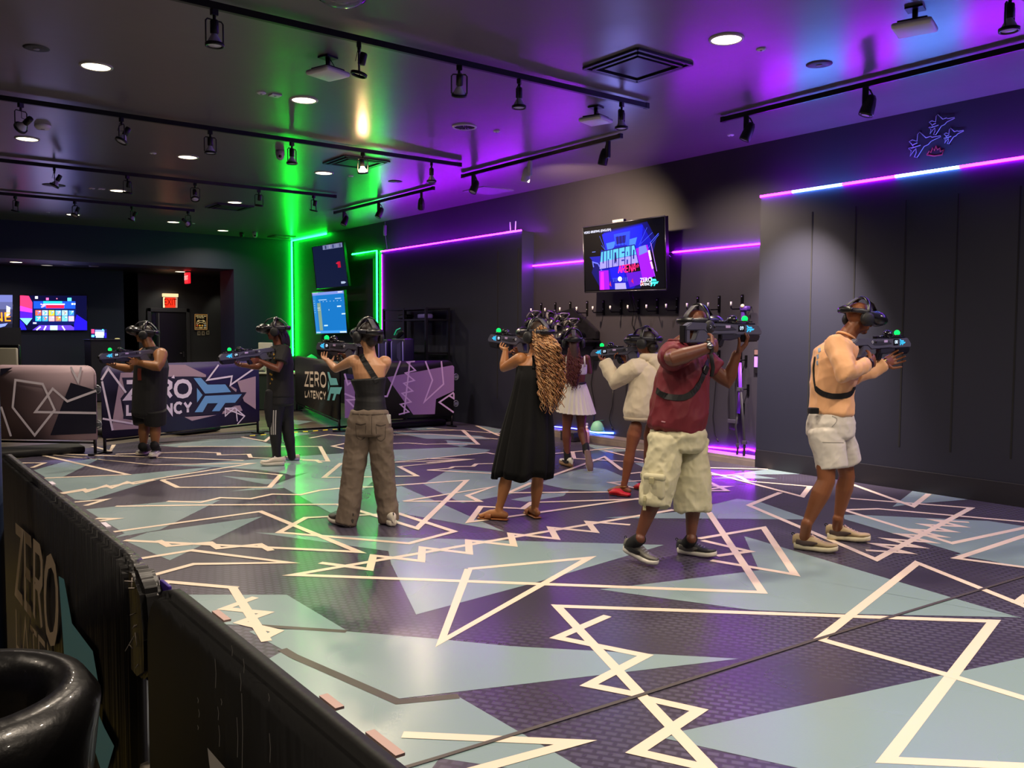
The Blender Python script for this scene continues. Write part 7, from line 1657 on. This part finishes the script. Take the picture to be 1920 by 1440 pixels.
b = MB(); band(b, drape(tank, [(262, 690), (261, 700), (262, 714)], .001, 3), .05, .003); b.build('shirt_print', mat('print_red', '6a2418', .7), t, world=True)
b = MB(); torso(b, side, [FX(280, 762, D), FX(280, 778, D)], [(.19, .185), (.19, .185)]); b.loft([FX(290, 768, D - .06), FX(291, 795, D - .02)], [.145, .128], side, 18, round_ends=False); b.loft([FX(269, 768, D + .1), FX(270, 795, D + .05)], [.145, .128], side, 18, round_ends=False); organic(b, 'shorts', mat('shorts_black', '121212', .8), t, .008, 3, folds=[(4, .006, (1, 1, .7))])
for q_ in ((aL_, atz(297, 853), atz(280, 861)), (aR_, atz(281, 849), atz(251, 857))): sock(t, *q_, up=.10, r=.054)
SN = mat('sneaker_silver', 'd0ccc8', .45, bump=(60, .15, .003)); shoe(t, atz(297, 853, .008), atz(280, 861, .008), SN, WHS, None, name='sneaker', lace='e0e0e0'); shoe(t, atz(281, 849, .008), atz(251, 857, .008), SN, WHS, BK, name='sneaker', lace='e0e0e0')
b = MB(); b.ball(hd + UP * .035 - hf * .02, (.084, .10, .088), Matrix((hf.cross(UP), hf, UP)).transposed(), 16); b.build('hair', HAIRD, t, world=True)
wear(hd, hf, UP, 'headset worn by the man in the black sleeveless shirt', 1.12)
# ======== player in black tee and striped track pants
D = 10.5; base = lerp(atz(512, 873), atz(547, 864), .5)
t = person('player in black tee with yellow print and black track pants with white stripes aiming left', base)
hf = (-RT * .95 - FW * .05).normalized(); side = (RT * .45 + FW * .85).normalized()
hd = FX(517, 620, D); nk = FX(522, 645, D); ch = FX(525, 675, D); wa = FX(526, 712, D); pe = FX(527, 745, D)
sL, eL, wL = FX(532, 658, D - .16), FX(522, 693, D - .26), FX(486, 676, D - .24); sR, eR, wR = FX(516, 660, D + .16), FX(484, 688, D + .1), FX(449, 684, D - .02)
rf, RM = aim(514, 664, D - .1, 409, 676, 'black rifle aimed left by the player in striped track pants', away=False)
rx = (RM.to_3x3() @ V((1, 0, 0))).normalized(); ry = (RM.to_3x3() @ V((0, 1, 0))).normalized()
b = MB(); add_head(b, hd, hf, UP, 1.0); b.loft([hd - UP * .05, nk, ch + UP * .08], [.052, .056, .08], side, 14)
torso(b, side, [pe, wa, ch, nk - UP * .03], [(.13, .12), (.12, .11), (.15, .12), (.08, .07)])
arm(b, sL, eL, wL, .98); arm(b, sR, eR, wR, .95); add_hand(b, wL, RP(.33, .03, -.05) - wL, -ry, UP, (.5, .9, .8), 1.0); add_hand(b, wR, RP(.62, 0, -.08) - wR, UP * .7 + ry * .5, -FW, (.4, .5, .4), 1.0)
organic(b, 'body', SKr, t, .0075)
TEE = mat('tee_black', '12110f', .75, bump=(6, .3, .02)); b = MB(); torso(b, side, [FX(526, 742, D), wa, ch - UP * .04, ch + UP * .07, nk - UP * .02], [(.165, .155), (.16, .15), (.175, .15), (.155, .12), (.08, .07)])
b.loft([ch + UP * .07, sL, lerp(sL, eL, .6)], [.09, .085, .080], None, 14, round_ends=False); b.loft([ch + UP * .07, sR, lerp(sR, eR, .6)], [.09, .085, .080], None, 14, round_ends=False); tee = organic(b, 'tee', TEE, t, .008, 3, folds=[(4, .006, (1, 1, .6))])
b = MB(); YP = mat('print_yellow', 'a07a20', .7)
for x, y, w_, h_ in ((513, 664, .03, .04), (515, 673, .02, .05), (508, 702, .05, .03), (510, 711, .035, .03), (507, 719, .02, .015)): band(b, drape(tee, [(x - w_ * 60, y - h_ * 60), (x + w_ * 60, y + h_ * 60)], .001, 2), .02, .003)
b.build('shirt_print', YP, t, world=True)
TP = mat('pants_black', '0d0d10', .7, bump=(6, .3, .02)); b = MB(); torso(b, side, [FX(526, 736, D), FX(526, 756, D)], [(.155, .14), (.16, .15)])
b.loft([FX(518, 758, D - .04), FX(516, 800, D - .04), FX(518, 835, D - .03), FX(519, 864, D)], [.105, .075, .058, .048], side, 18); b.loft([FX(534, 758, D + .08), FX(539, 800, D + .08), FX(544, 835, D + .08), FX(547, 856, D + .10)], [.105, .075, .058, .048], side, 18); tp_ = organic(b, 'track_pants', TP, t, .0075, 3, folds=[(5, .006, (1, 1, .8))])
b = MB()
for i in range(3): band(b, drape(tp_, [(509 + i * 4.2, 768), (508.5 + i * 4, 790), (509 + i * 3.6, 816)], .002, 4), .013, .003)
b.build('side_stripes', mat('stripe_white', 'b8b4b0', .6), t, world=True)
b = MB(); b.loft([FX(506, 735, D - .14), FX(503, 765, D - .13), FX(505, 800, D - .11)], [(.05, .03), (.055, .035), (.025, .015)], RT, 12); organic(b, 'tied_jacket', mat('jacket_black', '111115', .8), t, .008, 2, folds=[(8, .006, (1, 1, .5))])
SN2 = mat('sneaker_cream', 'd0c4b4', .55); shoe(t, atz(534, 872, .008), atz(488, 873, .008), SN2, WHS, None, name='sneaker', lace='e0e0e0'); shoe(t, atz(561, 863, .008), atz(532, 862, .008), SN2, mat('sole_lilac', 'a89ac8', .5), None, name='sneaker', lace='e0e0e0')
b = MB(); b.ball(hd + UP * .035 - hf * .02, (.084, .10, .088), Matrix((hf.cross(UP), hf, UP)).transposed(), 16)
rd = random.Random(4)
for i in range(26): a = rd.random(); p0_ = hd - hf * .06 + UP * rd.uniform(0, .06) + side * rd.uniform(-.07, .07); b.loft([p0_, p0_ - hf * .05 - UP * .10, p0_ - hf * .06 - UP * rd.uniform(.15, .22)], [.012, .011, .008], None, 6)
b.build('locs', HAIRD, t, world=True)
wear(hd, hf, UP, 'headset worn by the player in striped track pants', 1.12)
# spare headsets on the charging rack
for i, (px, py, dx, l) in enumerate(((1003, 597, .30, 'leftmost'), (1034, 597, .30, 'second'), (1056, 602, .34, 'third'), (1050, 622, .40, 'lower'), (1074, 612, .34, 'rightmost'))):
    c_ = atx(px, py, XW - dx); wear(c_, (V((-.6, (-1) ** i * .5, -.6))), V((-.5, 0, .6)), '%s spare headset hanging on the charging rack of the niche wall' % l, .95, 'spare headsets on the rack')
